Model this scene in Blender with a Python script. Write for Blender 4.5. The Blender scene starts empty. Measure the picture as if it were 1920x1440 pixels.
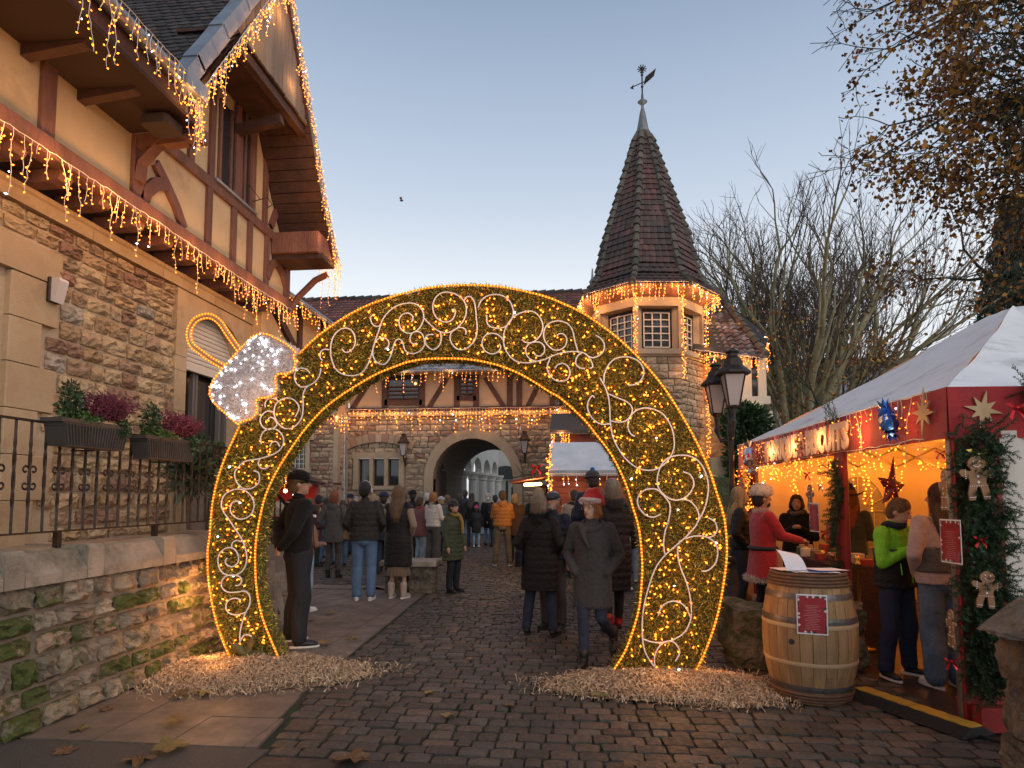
import bpy, math, random
import numpy as np
from mathutils import Vector, Matrix, Euler
random.seed(7); rng = np.random.default_rng(7)
scene = bpy.context.scene
col = scene.collection
R = math.radians
pi = math.pi

# ------------------------------------------------------------ camera, sky, fill light, exposure
FPX, CX, CY, TH, YAW, CAMH = 1200.0, 960.0, 846.0, R(4.0), math.atan(0.1), 1.6
cam_d = bpy.data.cameras.new('camera'); cam = bpy.data.objects.new('camera', cam_d); col.objects.link(cam)
cam.location = (0, 0, CAMH); cam.rotation_euler = (R(90) + TH, 0, YAW)
cam_d.sensor_width = 36; cam_d.lens = 36 * FPX / 1920; cam_d.shift_y = (CY - 720) / 1920
cam_d.clip_start = 0.05; cam_d.clip_end = 2000
scene.camera = cam

world = bpy.data.worlds.new('World'); scene.world = world; world.use_nodes = True
wn = world.node_tree; wn.nodes.clear()
w_out = wn.nodes.new('ShaderNodeOutputWorld'); w_bg = wn.nodes.new('ShaderNodeBackground')
sky = wn.nodes.new('ShaderNodeTexSky'); sky.sky_type = 'NISHITA'; sky.sun_disc = False
SUN_EL, SUN_ROT = R(7), R(138)
sky.sun_elevation = SUN_EL; sky.sun_rotation = SUN_ROT
sky.air_density = 1.6; sky.dust_density = 2.6; sky.ozone_density = 2.2
w_hsv = wn.nodes.new('ShaderNodeHueSaturation'); w_hsv.inputs['Saturation'].default_value = 0.40
w_mix = wn.nodes.new('ShaderNodeMix'); w_mix.data_type = 'RGBA'
w_mix.inputs[0].default_value = 0.66
# thin high veil: an even pale layer that brightens towards the horizon all the way round
w_tc = wn.nodes.new('ShaderNodeTexCoord'); w_sep = wn.nodes.new('ShaderNodeSeparateXYZ'); w_ramp = wn.nodes.new('ShaderNodeValToRGB')
wn.links.new(w_tc.outputs['Generated'], w_sep.inputs[0]); wn.links.new(w_sep.outputs['Z'], w_ramp.inputs[0])
cr = w_ramp.color_ramp
cr.elements[0].position = 0.0; cr.elements[0].color = (12.0, 12.3, 12.7, 1)
cr.elements[1].position = 1.0; cr.elements[1].color = (2.2, 3.1, 4.8, 1)
for p_, c_ in ((0.14, (13.0, 13.3, 13.8, 1)), (0.30, (12.2, 12.9, 13.8, 1)), (0.42, (8.2, 9.5, 11.5, 1)), (0.52, (6.1, 7.5, 9.8, 1)), (0.64, (3.9, 5.2, 7.4, 1))):
    e_ = cr.elements.new(p_); e_.color = c_
wn.links.new(sky.outputs[0], w_hsv.inputs['Color'])
wn.links.new(w_hsv.outputs[0], w_mix.inputs[6]); wn.links.new(w_ramp.outputs[0], w_mix.inputs[7])
wn.links.new(w_mix.outputs[2], w_bg.inputs['Color']); w_bg.inputs['Strength'].default_value = 0.1
wn.links.new(w_bg.outputs[0], w_out.inputs['Surface'])

fill_light_d = bpy.data.lights.new('fill_light', 'SUN'); fill_light = bpy.data.objects.new('fill_light', fill_light_d); col.objects.link(fill_light)
fill_light_d.energy = 1.15; fill_light_d.angle = R(70); fill_light_d.color = (1.0, 0.92, 0.84)  # broad soft fill from behind the camera, added to lift walls and people
_el, _az = R(28), SUN_ROT
fill_light.rotation_euler = Vector((math.sin(_az) * math.cos(_el), math.cos(_az) * math.cos(_el), math.sin(_el))).to_track_quat('Z', 'Y').to_euler()

scene.view_settings.view_transform = 'Standard'
try: scene.view_settings.look = 'None'
except Exception: pass
scene.view_settings.gamma = 1; scene.view_settings.exposure = 0.0
scene.view_settings.use_curve_mapping = False
scene.render.engine = 'CYCLES'
scene.cycles.use_denoising = True
scene.cycles.max_bounces = 6; scene.cycles.diffuse_bounces = 3; scene.cycles.glossy_bounces = 3; scene.cycles.transmission_bounces = 4
scene.cycles.transparent_max_bounces = 8
scene.cycles.sample_clamp_indirect = 4.0
scene.cycles.use_light_tree = True

# ------------------------------------------------------------ pixel -> place helpers (real planes in metres)
_RM = cam.rotation_euler.to_matrix()
def ray(px, py): return _RM @ Vector(((px - CX) / FPX, (CY - py) / FPX, -1.0))
def _on(px, py, ax, v):
    d = ray(px, py); o = Vector((0, 0, CAMH)); k = (v - o[ax]) / d[ax]; return o + d * k
def on_x(px, py, X): return _on(px, py, 0, X)
def on_y(px, py, Y): return _on(px, py, 1, Y)
def on_z(px, py, Z=0.0): return _on(px, py, 2, Z)
def V(*a): return Vector(a)

# ------------------------------------------------------------ mesh builder
class MB:
    def __init__(s): s.v = []; s.f = []; s.m = []; s.mi = 0; s.sm = []; s.smooth = False
    def add(s, vs, fs, M=None):
        b = len(s.v)
        s.v.extend([tuple(M @ Vector(p)) for p in vs] if M is not None else [tuple(p) for p in vs])
        s.f.extend([tuple(i + b for i in f) for f in fs]); s.m.extend([s.mi] * len(fs)); s.sm.extend([s.smooth] * len(fs)); return s
    def box(s, x0, x1, y0, y1, z0, z1, M=None):
        return s.add([(x0,y0,z0),(x1,y0,z0),(x1,y1,z0),(x0,y1,z0),(x0,y0,z1),(x1,y0,z1),(x1,y1,z1),(x0,y1,z1)],
                     [(3,2,1,0),(4,5,6,7),(0,1,5,4),(1,2,6,5),(2,3,7,6),(3,0,4,7)], M)
    def bbox(s, x0, x1, y0, y1, z0, z1, b=0.01, M=None):      # box with chamfered upright and top edges
        def ring(z, i): return [(x0+i+b,y0+i,z),(x1-i-b,y0+i,z),(x1-i,y0+i+b,z),(x1-i,y1-i-b,z),(x1-i-b,y1-i,z),(x0+i+b,y1-i,z),(x0+i,y1-i-b,z),(x0+i,y0+i+b,z)]
        vs = ring(z0, 0) + ring(z1 - b, 0) + ring(z1, b)
        fs = [tuple(range(7,-1,-1)), tuple(range(16,24))]
        for k in (0, 8):
            for i in range(8): fs.append((k+i, k+(i+1)%8, k+8+(i+1)%8, k+8+i))
        return s.add(vs, fs, M)
    def beam(s, p0, p1, w, h, up=(0,0,1)):                    # rectangular bar from p0 to p1, w across, h along up
        p0, p1 = Vector(p0), Vector(p1); d = (p1-p0).normalized(); up = Vector(up)
        a = d.cross(up)
        if a.length < 1e-4: a = d.cross(Vector((0,1,0)))
        a.normalize(); c = a.cross(d).normalized()
        vs = []
        for p in (p0, p1):
            for i, j in ((-1,-1),(1,-1),(1,1),(-1,1)): vs.append(p + a*(w/2*i) + c*(h/2*j))
        return s.add(vs, [(3,2,1,0),(4,5,6,7),(0,1,5,4),(1,2,6,5),(2,3,7,6),(3,0,4,7)])
    def tube(s, pts, r, n=6, cap=True, closed=False):
        pts = [Vector(p) for p in pts]; N = len(pts); rr = r if hasattr(r, '__len__') else [r]*N
        vs = []; fs = []; prev = None
        for i, p in enumerate(pts):
            if closed: d = pts[(i+1)%N] - pts[i-1]
            else: d = pts[min(i+1,N-1)] - pts[max(i-1,0)]
            if d.length < 1e-9: d = Vector((0,0,1))
            d.normalize()
            if prev is None:
                ref = Vector((0,0,1)) if abs(d.z) < .9 else Vector((1,0,0)); a = d.cross(ref).normalized()
            else:
                a = prev - d*prev.dot(d)
                if a.length < 1e-6: a = d.cross(Vector((0.3,0.5,0.8)))
                a.normalize()
            prev = a; c = d.cross(a)
            for k in range(n):
                t = 2*pi*k/n; vs.append(p + (a*math.cos(t) + c*math.sin(t))*rr[i])
        M_ = N if closed else N-1
        for i in range(M_):
            j = (i+1) % N
            for k in range(n): fs.append((i*n+k, i*n+(k+1)%n, j*n+(k+1)%n, j*n+k))
        if cap and not closed: fs.append(tuple(range(n-1,-1,-1))); fs.append(tuple((N-1)*n+k for k in range(n)))
        return s.add(vs, fs)
    def lathe(s, prof, n=16, M=None, c=(0,0,0), a0=0):         # prof: (r, z)
        vs = []; fs = []
        for r, z in prof:
            for k in range(n):
                t = a0 + 2*pi*k/n; vs.append((c[0]+r*math.cos(t), c[1]+r*math.sin(t), c[2]+z))
        for i in range(len(prof)-1):
            for k in range(n): fs.append((i*n+k, i*n+(k+1)%n, (i+1)*n+(k+1)%n, (i+1)*n+k))
        fs.append(tuple(range(n-1,-1,-1))); fs.append(tuple((len(prof)-1)*n+k for k in range(n)))
        return s.add(vs, fs, M)
    def ell(s, c, r, nu=12, nv=8, M=None):
        c = Vector(c); vs = [(0,0,-1)]; fs = []
        for j in range(1, nv):
            ph = -pi/2 + pi*j/nv
            for k in range(nu): t = 2*pi*k/nu; vs.append((math.cos(ph)*math.cos(t), math.cos(ph)*math.sin(t), math.sin(ph)))
        vs.append((0,0,1)); L = len(vs)-1
        for k in range(nu): fs.append((0, 1+(k+1)%nu, 1+k)); fs.append((L, L-nu+k, L-nu+(k+1)%nu))
        for j in range(nv-2):
            for k in range(nu): a = 1+j*nu; fs.append((a+k, a+(k+1)%nu, a+nu+(k+1)%nu, a+nu+k))
        if not hasattr(r, '__len__'): r = (r,r,r)
        out = []
        for p in vs:
            q = Vector((p[0]*r[0], p[1]*r[1], p[2]*r[2]))
            if M is not None: q = M @ q
            out.append(q + c)
        return s.add(out, fs)
    def prism(s, poly, ax, ay, o, th):                         # 2D polygon in frame (ax, ay) at o, extruded by vector th
        ax, ay, o, th = Vector(ax), Vector(ay), Vector(o), Vector(th); n = len(poly)
        A = [o + ax*p[0] + ay*p[1] for p in poly]; vs = A + [p + th for p in A]
        fs = [tuple(range(n)), tuple(range(2*n-1, n-1, -1))] + [(i, i+n, (i+1)%n+n, (i+1)%n) for i in range(n)]
        return s.add(vs, fs)
    def mesh(s, name, mats, smooth=None):
        me = bpy.data.meshes.new(name); me.from_pydata(s.v, [], s.f)
        for m in (mats if isinstance(mats, (list, tuple)) else [mats]): me.materials.append(m)
        me.polygons.foreach_set('material_index', s.m)
        me.polygons.foreach_set('use_smooth', [bool(smooth)]*len(s.f) if smooth is not None else s.sm)
        me.update(); return me
    def build(s, name, mats, parent=None, smooth=None, recalc=False):
        me = s.mesh(name, mats, smooth)
        if recalc:
            import bmesh
            b = bmesh.new(); b.from_mesh(me); bmesh.ops.recalc_face_normals(b, faces=b.faces); b.to_mesh(me); b.free()
        return put(me, name, parent)

def put(me, name, parent=None, M=None):
    o = bpy.data.objects.new(name, me); col.objects.link(o)
    if parent is not None: o.parent = parent
    if M is not None: o.matrix_local = M
    return o
def tag(o, label=None, cat=None, group=None, kind=None):
    if label: o['label'] = label
    if cat: o['category'] = cat
    if group: o['group'] = group
    if kind: o['kind'] = kind
    return o
def thing(name, label, cat, group=None, loc=(0,0,0), rz=0.0):
    o = bpy.data.objects.new(name, None); col.objects.link(o); o.empty_display_size = .1
    o.location = loc; o.rotation_euler = (0,0,rz); return tag(o, label, cat, group)
def copy_tree(o, parent=None):
    c = o.copy(); col.objects.link(c)
    if parent is not None: c.parent = parent
    for ch in list(o.children): copy_tree(ch, c)
    return c
def np_obj(name, v, f, mats, parent=None, smooth=False, mi=None):
    """v (n,3), f (m,k) arrays"""
    v = np.asarray(v, dtype=np.float32); f = np.asarray(f, dtype=np.int32); k = f.shape[1]
    me = bpy.data.meshes.new(name); me.vertices.add(len(v)); me.vertices.foreach_set('co', v.ravel())
    me.loops.add(f.size); me.loops.foreach_set('vertex_index', f.ravel()); me.polygons.add(len(f))
    me.polygons.foreach_set('loop_start', np.arange(0, f.size, k, dtype=np.int32))
    for m in (mats if isinstance(mats, (list, tuple)) else [mats]): me.materials.append(m)
    if mi is not None: me.polygons.foreach_set('material_index', np.asarray(mi, dtype=np.int32))
    me.polygons.foreach_set('use_smooth', np.full(len(f), smooth))
    me.update(calc_edges=True); me.validate(); return put(me, name, parent)
def scatter(name, base_v, base_f, Ms, mats, parent=None, smooth=False, mi=None):
    """many copies of a small mesh as one object; Ms (n,4,4)"""
    bv = np.c_[np.asarray(base_v, float), np.ones(len(base_v))]
    P = np.einsum('nij,kj->nki', np.asarray(Ms), bv)[:, :, :3].reshape(-1, 3)
    n = len(Ms); bf = np.asarray(base_f); F_ = (bf[None] + (np.arange(n)*len(base_v))[:, None, None]).reshape(-1, bf.shape[1])
    if mi is not None: mi = np.repeat(mi, len(bf))
    return np_obj(name, P, F_, mats, parent, smooth, mi)
def rotM(n, full=True):
    """n random rotations"""
    q = rng.normal(size=(n,4)); q /= np.linalg.norm(q, axis=1)[:, None]; w,x,y,z = q.T
    M = np.zeros((n,4,4)); M[:,3,3] = 1
    M[:,0,0]=1-2*(y*y+z*z); M[:,0,1]=2*(x*y-z*w); M[:,0,2]=2*(x*z+y*w)
    M[:,1,0]=2*(x*y+z*w); M[:,1,1]=1-2*(x*x+z*z); M[:,1,2]=2*(y*z-x*w)
    M[:,2,0]=2*(x*z-y*w); M[:,2,1]=2*(y*z+x*w); M[:,2,2]=1-2*(x*x+y*y); return M

# ------------------------------------------------------------ materials
def srgb(h):
    h = h.lstrip('#'); c = [int(h[i:i+2], 16)/255 for i in (0,2,4)]
    return tuple((x/12.92 if x <= .04045 else ((x+.055)/1.055)**2.4) for x in c)
_mc = {}
def mat(name, c1, c2=None, ns=6.0, rough=.75, rv=0.0, bump=0.0, bs=40.0, metal=0.0, rnd=0.0, ramp=None, stretch=None,
        spec=.5, moss=None, mossk=.55, dirt=None, dk=.5, ds=1.3, sheen=0, alpha=None, crack=0.0, coat=0, local=False, detail=5):
    if name in _mc: return _mc[name]
    m = bpy.data.materials.new(name); m.use_nodes = True; nt = m.node_tree; N = nt.nodes; L = nt.links; bs_ = N['Principled BSDF']
    def col4(c): return (c[0], c[1], c[2], 1)
    if local: src = N.new('ShaderNodeTexCoord').outputs['Object']
    else: src = N.new('ShaderNodeNewGeometry').outputs['Position']
    if stretch:
        mp = N.new('ShaderNodeMapping'); mp.inputs['Scale'].default_value = stretch; L.new(src, mp.inputs[0]); src = mp.outputs[0]
    rval = None
    if ramp or rnd or moss:
        oi = N.new('ShaderNodeObjectInfo'); ge = N.new('ShaderNodeNewGeometry'); ad = N.new('ShaderNodeMath'); ad.operation = 'ADD'
        fr = N.new('ShaderNodeMath'); fr.operation = 'FRACT'
        L.new(oi.outputs['Random'], ad.inputs[0]); L.new(ge.outputs['Random Per Island'], ad.inputs[1]); L.new(ad.outputs[0], fr.inputs[0]); rval = fr.outputs[0]
    def noise(sc, det=5, ro=.6):
        n = N.new('ShaderNodeTexNoise'); n.inputs['Scale'].default_value = sc; n.inputs['Detail'].default_value = det; n.inputs['Roughness'].default_value = ro
        L.new(src, n.inputs['Vector']); return n.outputs['Fac']
    def mixc(fac, a, b, mode='MIX'):
        x = N.new('ShaderNodeMix'); x.data_type = 'RGBA'; x.blend_type = mode
        for s_, i in ((fac, 0), (a, 6), (b, 7)):
            if isinstance(s_, bpy.types.NodeSocket): L.new(s_, x.inputs[i])
            elif i == 0: x.inputs[0].default_value = s_
            else: x.inputs[i].default_value = col4(s_)
        return x.outputs[2]
    def rampf(fac, p0, p1):
        r = N.new('ShaderNodeMapRange'); r.inputs[1].default_value = p0; r.inputs[2].default_value = p1; L.new(fac, r.inputs[0]); return r.outputs[0]
    base = c1
    if ramp:
        cr = N.new('ShaderNodeValToRGB'); cr.color_ramp.interpolation = 'CONSTANT'
        n = len(ramp)
        for i, c in enumerate(ramp):
            e = cr.color_ramp.elements[i] if i < 2 else cr.color_ramp.elements.new(i/n)
            e.position = i/n; e.color = col4(c)
        L.new(rval, cr.inputs[0]); base = cr.outputs[0]
    nf = noise(ns, detail)
    if c2: base = mixc(rampf(nf, .35, .65), base, c2) if not ramp else mixc(rampf(nf, .45, .85), base, c2)
    if rnd:
        h = N.new('ShaderNodeHueSaturation'); mr = N.new('ShaderNodeMapRange'); mr.inputs[3].default_value = 1-rnd; mr.inputs[4].default_value = 1+rnd
        mu = N.new('ShaderNodeMath'); mu.operation = 'MULTIPLY'; mu.inputs[1].default_value = 7.31; f2 = N.new('ShaderNodeMath'); f2.operation = 'FRACT'
        L.new(rval, mu.inputs[0]); L.new(mu.outputs[0], f2.inputs[0]); L.new(f2.outputs[0], mr.inputs[0]); L.new(mr.outputs[0], h.inputs['Value'])
        if isinstance(base, bpy.types.NodeSocket): L.new(base, h.inputs['Color'])
        else: h.inputs['Color'].default_value = col4(base)
        base = h.outputs[0]
    if dirt: base = mixc(rampf(noise(ds, 6, .7), dk-.08, dk+.15), base, dirt)
    if moss:
        a = N.new('ShaderNodeMath'); a.operation = 'MULTIPLY_ADD'; a.inputs[1].default_value = .35; L.new(rval, a.inputs[0]); L.new(noise(7.5, 7, .75), a.inputs[2])
        base = mixc(rampf(a.outputs[0], mossk, mossk+.12), base, moss)
    if isinstance(base, bpy.types.NodeSocket): L.new(base, bs_.inputs['Base Color'])
    else: bs_.inputs['Base Color'].default_value = col4(base)
    if rv:
        mr = N.new('ShaderNodeMapRange'); mr.inputs[1].default_value = .3; mr.inputs[2].default_value = .7; mr.inputs[3].default_value = rough-rv; mr.inputs[4].default_value = rough+rv
        L.new(nf, mr.inputs[0]); L.new(mr.outputs[0], bs_.inputs['Roughness'])
    else: bs_.inputs['Roughness'].default_value = rough
    bs_.inputs['Metallic'].default_value = metal; bs_.inputs['Specular IOR Level'].default_value = spec
    if sheen: bs_.inputs['Sheen Weight'].default_value = sheen
    if coat: bs_.inputs['Coat Weight'].default_value = coat
    if alpha is not None: bs_.inputs['Alpha'].default_value = alpha
    if bump:
        b = N.new('ShaderNodeBump'); b.inputs['Strength'].default_value = min(1, bump); b.inputs['Distance'].default_value = .02*max(1, bump)
        hf = noise(bs, 6, .65)
        if crack:
            vo = N.new('ShaderNodeTexVoronoi'); vo.inputs['Scale'].default_value = crack; L.new(src, vo.inputs['Vector'])
            mm = N.new('ShaderNodeMath'); mm.operation = 'MULTIPLY_ADD'; mm.inputs[1].default_value = .6; L.new(vo.outputs['Distance'], mm.inputs[0]); L.new(hf, mm.inputs[2]); hf = mm.outputs[0]
        L.new(hf, b.inputs['Height']); L.new(b.outputs[0], bs_.inputs['Normal'])
    _mc[name] = m; return m
def emit(name, c, s, sample=False):
    if name in _mc: return _mc[name]
    m = bpy.data.materials.new(name); m.use_nodes = True; b = m.node_tree.nodes['Principled BSDF']
    b.inputs['Base Color'].default_value = (c[0]*.5, c[1]*.5, c[2]*.5, 1); b.inputs['Emission Color'].default_value = (*c, 1); b.inputs['Emission Strength'].default_value = s
    m.cycles.emission_sampling = 'AUTO' if sample else 'NONE'
    _mc[name] = m; return m
def glow(parent, p, power, color=(1, .44, .13), r=.06):
    """the light that a cluster of LEDs of a string gives off"""
    d = bpy.data.lights.new('led_light', 'POINT'); d.energy = power; d.color = color; d.shadow_soft_size = r
    o = bpy.data.objects.new('led_light', d); col.objects.link(o); o.parent = parent; o.location = p; return o

AMBER = (1.0, .24, .018)
m_led = emit('led_amber', AMBER, 6.5)
m_ledw = emit('led_white', (.85, .92, 1.0), 9.0)
m_wire = mat('wire_white', (.62, .55, .50), rough=.5)
OCT_V = [(0,0,-1),(1,0,0),(0,1,0),(-1,0,0),(0,-1,0),(0,0,1)]
OCT_F = [(0,2,1),(0,3,2),(0,4,3),(0,1,4),(5,1,2),(5,2,3),(5,3,4),(5,4,1)]

def bulbs(parent, pts, r=.009, white=.03, name='bulbs', rnd_r=.25, long=1.6, only_white=False):
    pts = np.asarray(pts, float); n = len(pts)
    M = rotM(n); s = r*(1 + rng.uniform(-rnd_r, rnd_r, n)); S = np.ones((n,1,3)); S[:,0,0]=s; S[:,0,1]=s; S[:,0,2]=s*long
    M[:,:3,:3] *= S; M[:,:3,3] = pts
    mi = (rng.random(n) < white).astype(int)
    if only_white: mi[:] = 1
    o = scatter(name, OCT_V, OCT_F, M, [m_led, m_ledw], parent, mi=mi); o['kind'] = 'stuff'; return o

def icicles(name, label, path, step=.13, dmin=.08, dmax=.42, down=(0,0,-1), parent=None, wr=.0028, br=.008, bstep=.055, power=0.0, lstep=1.2,
            off=(0,0,0), jag=.03, white=.03, group=None, seed=1, stick=0.0):
    """LED icicle curtain along a polyline: > wire (lead and drops), bulbs, and its light"""
    rs = random.Random(seed); path = [Vector(p) for p in path]
    root = thing(name, label, 'string lights', group, loc=(0,0,0))
    b = MB(); pts = []
    lead = []; lights = []; acc = 0; lacc = lstep*.5
    for a, c in zip(path[:-1], path[1:]):
        L = (c-a).length; k = max(1, int(L/step))
        for i in range(k):
            p = a.lerp(c, (i + rs.uniform(.1,.9))/k) ; lead.append(a.lerp(c, i/k) + Vector((0,0,rs.uniform(-.012,.008))))
            ln = rs.choice([dmin, (dmin*2+dmax)/3, (dmin+dmax)/2, dmax, dmin*1.5]) * rs.uniform(.8,1.2)
            q = p.copy(); pl = [q.copy()]
            m_ = max(2, int(ln/bstep))
            for j in range(m_):
                q = q + Vector(down)*(ln/m_) + Vector((rs.uniform(-jag,jag), rs.uniform(-jag,jag), 0))*(.55)
                pl.append(q.copy())
                e = q + Vector((rs.uniform(-1,1), rs.uniform(-1,1), rs.uniform(-.8,.3))).normalized()*(.018+stick)
                pts.append(e)
            b.tube(pl, wr, 3, cap=False)
        n = int(L/lstep+.5)
        for i in range(n): lights.append(a.lerp(c, (i+.5)/n))
    lead.append(path[-1]); b.tube(lead, wr*1.7, 4, cap=False)
    b.build('wire', m_wire, root)
    bulbs(root, pts, br, white)
    if power:
        for p in lights: glow(root, p + Vector(off), power)
    return root

# unit rock-faced stone: x -.5..+.5 along, z -.5..+.5 up, front at y=-.5 (outward), back at +.5
def stone_mesh(name, m, seed, nx=4, nz=3, rough=.12, edge=.18, lim=.06):
    rs = random.Random(seed); b = MB(); vs = []; fs = []
    for j in range(nz+1):
        for i in range(nx+1):
            x = i/nx-.5; z = j/nz-.5; ed = (i in (0,nx)) or (j in (0,nz))
            cx = .5-abs(x); y = -.5 + (edge if ed else 0) + rs.uniform(-rough, rough*.6)*(0.4 if ed else 1)
            if not (i in (0,nx)): x += rs.uniform(-.06,.06)
            if not (j in (0,nz)): z += rs.uniform(-.08,.08)
            cor = (i in (0,nx)) and (j in (0,nz)); k = 1 - (lim if cor else lim*.3)*(1 if ed else 0)
            vs.append((x*k + (rs.uniform(-.015,.015) if ed else 0), y, z*k + (rs.uniform(-.02,.02) if ed else 0)))
    W = nx+1
    for j in range(nz):
        for i in range(nx): fs.append((j*W+i, j*W+i+1, (j+1)*W+i+1, (j+1)*W+i))
    per = [i for i in range(W)] + [j*W+nx for j in range(1,nz+1)] + [nz*W+i for i in range(nx-1,-1,-1)] + [j*W for j in range(nz-1,0,-1)]
    o = len(vs)
    for p in per: x,y,z = vs[p]; vs.append((x, .5, z))
    for k in range(len(per)): a, c = per[k], per[(k+1)%len(per)]; fs.append((a, o+k, o+(k+1)%len(per), c))
    b.add(vs, fs); return b.mesh(name, m, smooth=False)
def mesh_arrays(me):
    v = np.empty(len(me.vertices)*3); me.vertices.foreach_get('co', v); v = v.reshape(-1,3)
    f = np.array([list(p.vertices) for p in me.polygons]); return v, f

def coursed(parent, frame, spans, z0, z1, hs, ls, meshes, depth, joint=.012, name='stone', skip=None, limit=290, nearest=None, proud=.02, seed=3, jit=0.0, tilt=0.0):
    """coursed masonry. frame(a, z) -> (point, along, outward); spans(z) -> list of (a0, a1). stones = objects (limit), rest one stuff part"""
    rs = random.Random(seed); out = []
    z = z0
    while z < z1 - .03:
        h = rs.choice(hs)*rs.uniform(.93,1.07)
        if z + h > z1 - .05: h = z1 - z
        for a0, a1 in spans(z + h/2):
            a = a0
            while a < a1 - .02:
                l = rs.choice(ls)*rs.uniform(.85,1.15)
                if a + l > a1 - min(ls)*.5: l = a1 - a
                zz, hh = z, h
                if not (skip and skip(a + l/2, z + h/2, l, h)): out.append((a, l, zz, hh, rs.uniform(0, proud), rs.randrange(len(meshes)), rs.random() < .5))
                a += l
        z += h
    def M(s):
        a, l, zz, hh, pr, k, fl = s
        p, al, n = frame(a + l/2, zz + hh/2); al = Vector(al); n = Vector(n); up = Vector((0,0,1))
        sx = (l - joint)*(1 if not fl else -1)
        m = Matrix((( al.x*sx, -n.x*depth, 0, 0), (al.y*sx, -n.y*depth, 0, 0), (al.z*sx, 0, hh-joint, 0), (0,0,0,1)))
        if tilt: m = Matrix.Rotation(rs.uniform(-tilt,tilt), 4, n) @ m
        q = Vector(p) + n*(pr - depth/2 + .0); m[0][3], m[1][3], m[2][3] = q.x, q.y, q.z
        return m
    out = [(s, M(s)) for s in out]
    if nearest:
        out.sort(key=lambda e: (e[1].translation - Vector(nearest)).length)
    for s, m in out[:limit]: put(meshes[s[5]], name, parent, m)
    rest = out[limit:]
    if rest:
        for k, me in enumerate(meshes):
            sub = [np.array(m) for s, m in rest if s[5] == k]
            if sub:
                v, f = mesh_arrays(me) if True else None
                o = scatter(name, v, f, sub, me.materials[0], parent); o['kind'] = 'stuff'
    return out
# ============================================================ GROUND
m_ground = mat('joint_earth', (.030,.027,.020), (.022,.034,.010), ns=3, rough=.9, bump=.6, bs=60)
m_asph = mat('asphalt', (.045,.041,.038), (.030,.028,.026), ns=8, rough=.55, rv=.18, bump=.7, bs=140, dirt=(.025,.022,.018))
m_aggr = mat('aggregate', (.11,.10,.088), (.055,.05,.044), ns=90, rough=.7, bump=.8, bs=160, detail=2)
m_sett = mat('sett_stone', (.10,.085,.07), ns=22, c2=(.058,.048,.040), rough=.52, rv=.18, bump=.7, bs=55, rnd=.32, spec=.4,
             ramp=[(.086,.066,.053),(.070,.061,.053),(.106,.076,.058),(.058,.049,.043),(.096,.081,.067)], dirt=(.035,.040,.016), dk=.60, ds=4)
m_slab = mat('slab_concrete', (.19,.145,.115), (.13,.10,.08), ns=4, rough=.62, rv=.12, bump=.35, bs=120, rnd=.14, dirt=(.07,.06,.042), dk=.58, ds=2.2)
b = MB(); b.add([(-300,-40,-.05),(300,-40,-.05),(300,500,-.05),(-300,500,-.05)], [(0,1,2,3)])
tag(b.build('ground', m_asph), kind='structure')
# bed under the setts
def edge_x(y):                                    # left edge of the setts
    P = [(3.3,-1.93),(3.8,-1.95),(5.1,-2.22),(6.6,-2.30),(10.4,-2.48),(11.2,-2.5)]
    for (a, xa), (c, xc) in zip(P[:-1], P[1:]):
        if y <= c: return xa + (xc-xa)*max(0,(y-a)/(c-a))
    return -9.0
TENT_A = on_z(1812,1378,0); TENT_X0, TENT_X1 = 2.72, 2.36
def tent_x(y): return TENT_X0 + (TENT_X1-TENT_X0)*(y-4.5)/4.9
def edge_r(y):
    if y < 5.3: return 2.35 + (5.3-y)*.42
    return tent_x(y)-.02 if y < 9.5 else 8.0
road = MB(); road.add([(-9,3.0,-.024),(8,3.0,-.024),(8,26.6,-.024),(-9,26.6,-.024)], [(0,1,2,3)])
road = tag(road.build('road', m_ground), kind='structure')
def sett_mesh(seed, n=3):
    rs = random.Random(seed); b = MB(); g = []
    for j in range(n+1):
        for i in range(n+1):
            x = i/n-.5; y = j/n-.5; e = (i in (0,n)) + (j in (0,n))
            z = rs.uniform(-.12,.0) if not e else (-.35 if e == 1 else -.55) + rs.uniform(-.1,.05)
            g.append((x*(1-.05*(e==2))+rs.uniform(-.02,.02), y*(1-.05*(e==2))+rs.uniform(-.02,.02), z))
    W = n+1; fs = [(j*W+i, j*W+i+1, (j+1)*W+i+1, (j+1)*W+i) for j in range(n) for i in range(n)]
    per = [i for i in range(W)] + [j*W+n for j in range(1,n+1)] + [n*W+i for i in range(n-1,-1,-1)] + [j*W for j in range(n-1,0,-1)]
    o = len(g); g += [(g[p][0]*1.02, g[p][1]*1.02, -2.0) for p in per]
    for k in range(len(per)): fs.append((per[k], o+k, o+(k+1)%len(per), per[(k+1)%len(per)]))
    b.add(g, fs); return b.mesh('sett', m_sett)
setts = [sett_mesh(s) for s in range(5)]
far_setts = [sett_mesh(s, 2) for s in range(20, 24)]
rs = random.Random(5); S = []
y = 3.92; row = 0
near_edge = lambda x: 3.80 - .02*(x+2)
while y < 26.5:
    d = .135*rs.uniform(.9,1.1)*(1 if y < 12 else 1.15)
    x = edge_x(y) + rs.uniform(.0,.05) + (row % 2)*.0; xr = edge_r(y)
    while x < xr:
        l = rs.choice([rs.uniform(.10,.15),rs.uniform(.14,.235),rs.uniform(.15,.22)])*(1 if y < 12 else 1.15)
        yy = y + .012*math.sin(x*2.1) + rs.uniform(-.006,.006)
        if not (x > 5.2 and y > 9.5 and y > 12): S.append((x+l/2, yy+d/2+rs.uniform(-.006,.006), l-rs.uniform(.010,.026), d-rs.uniform(.010,.024), rs.uniform(-.008,.005), rs.uniform(-.05,.05)))
        x += l
    y += d; row += 1
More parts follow.
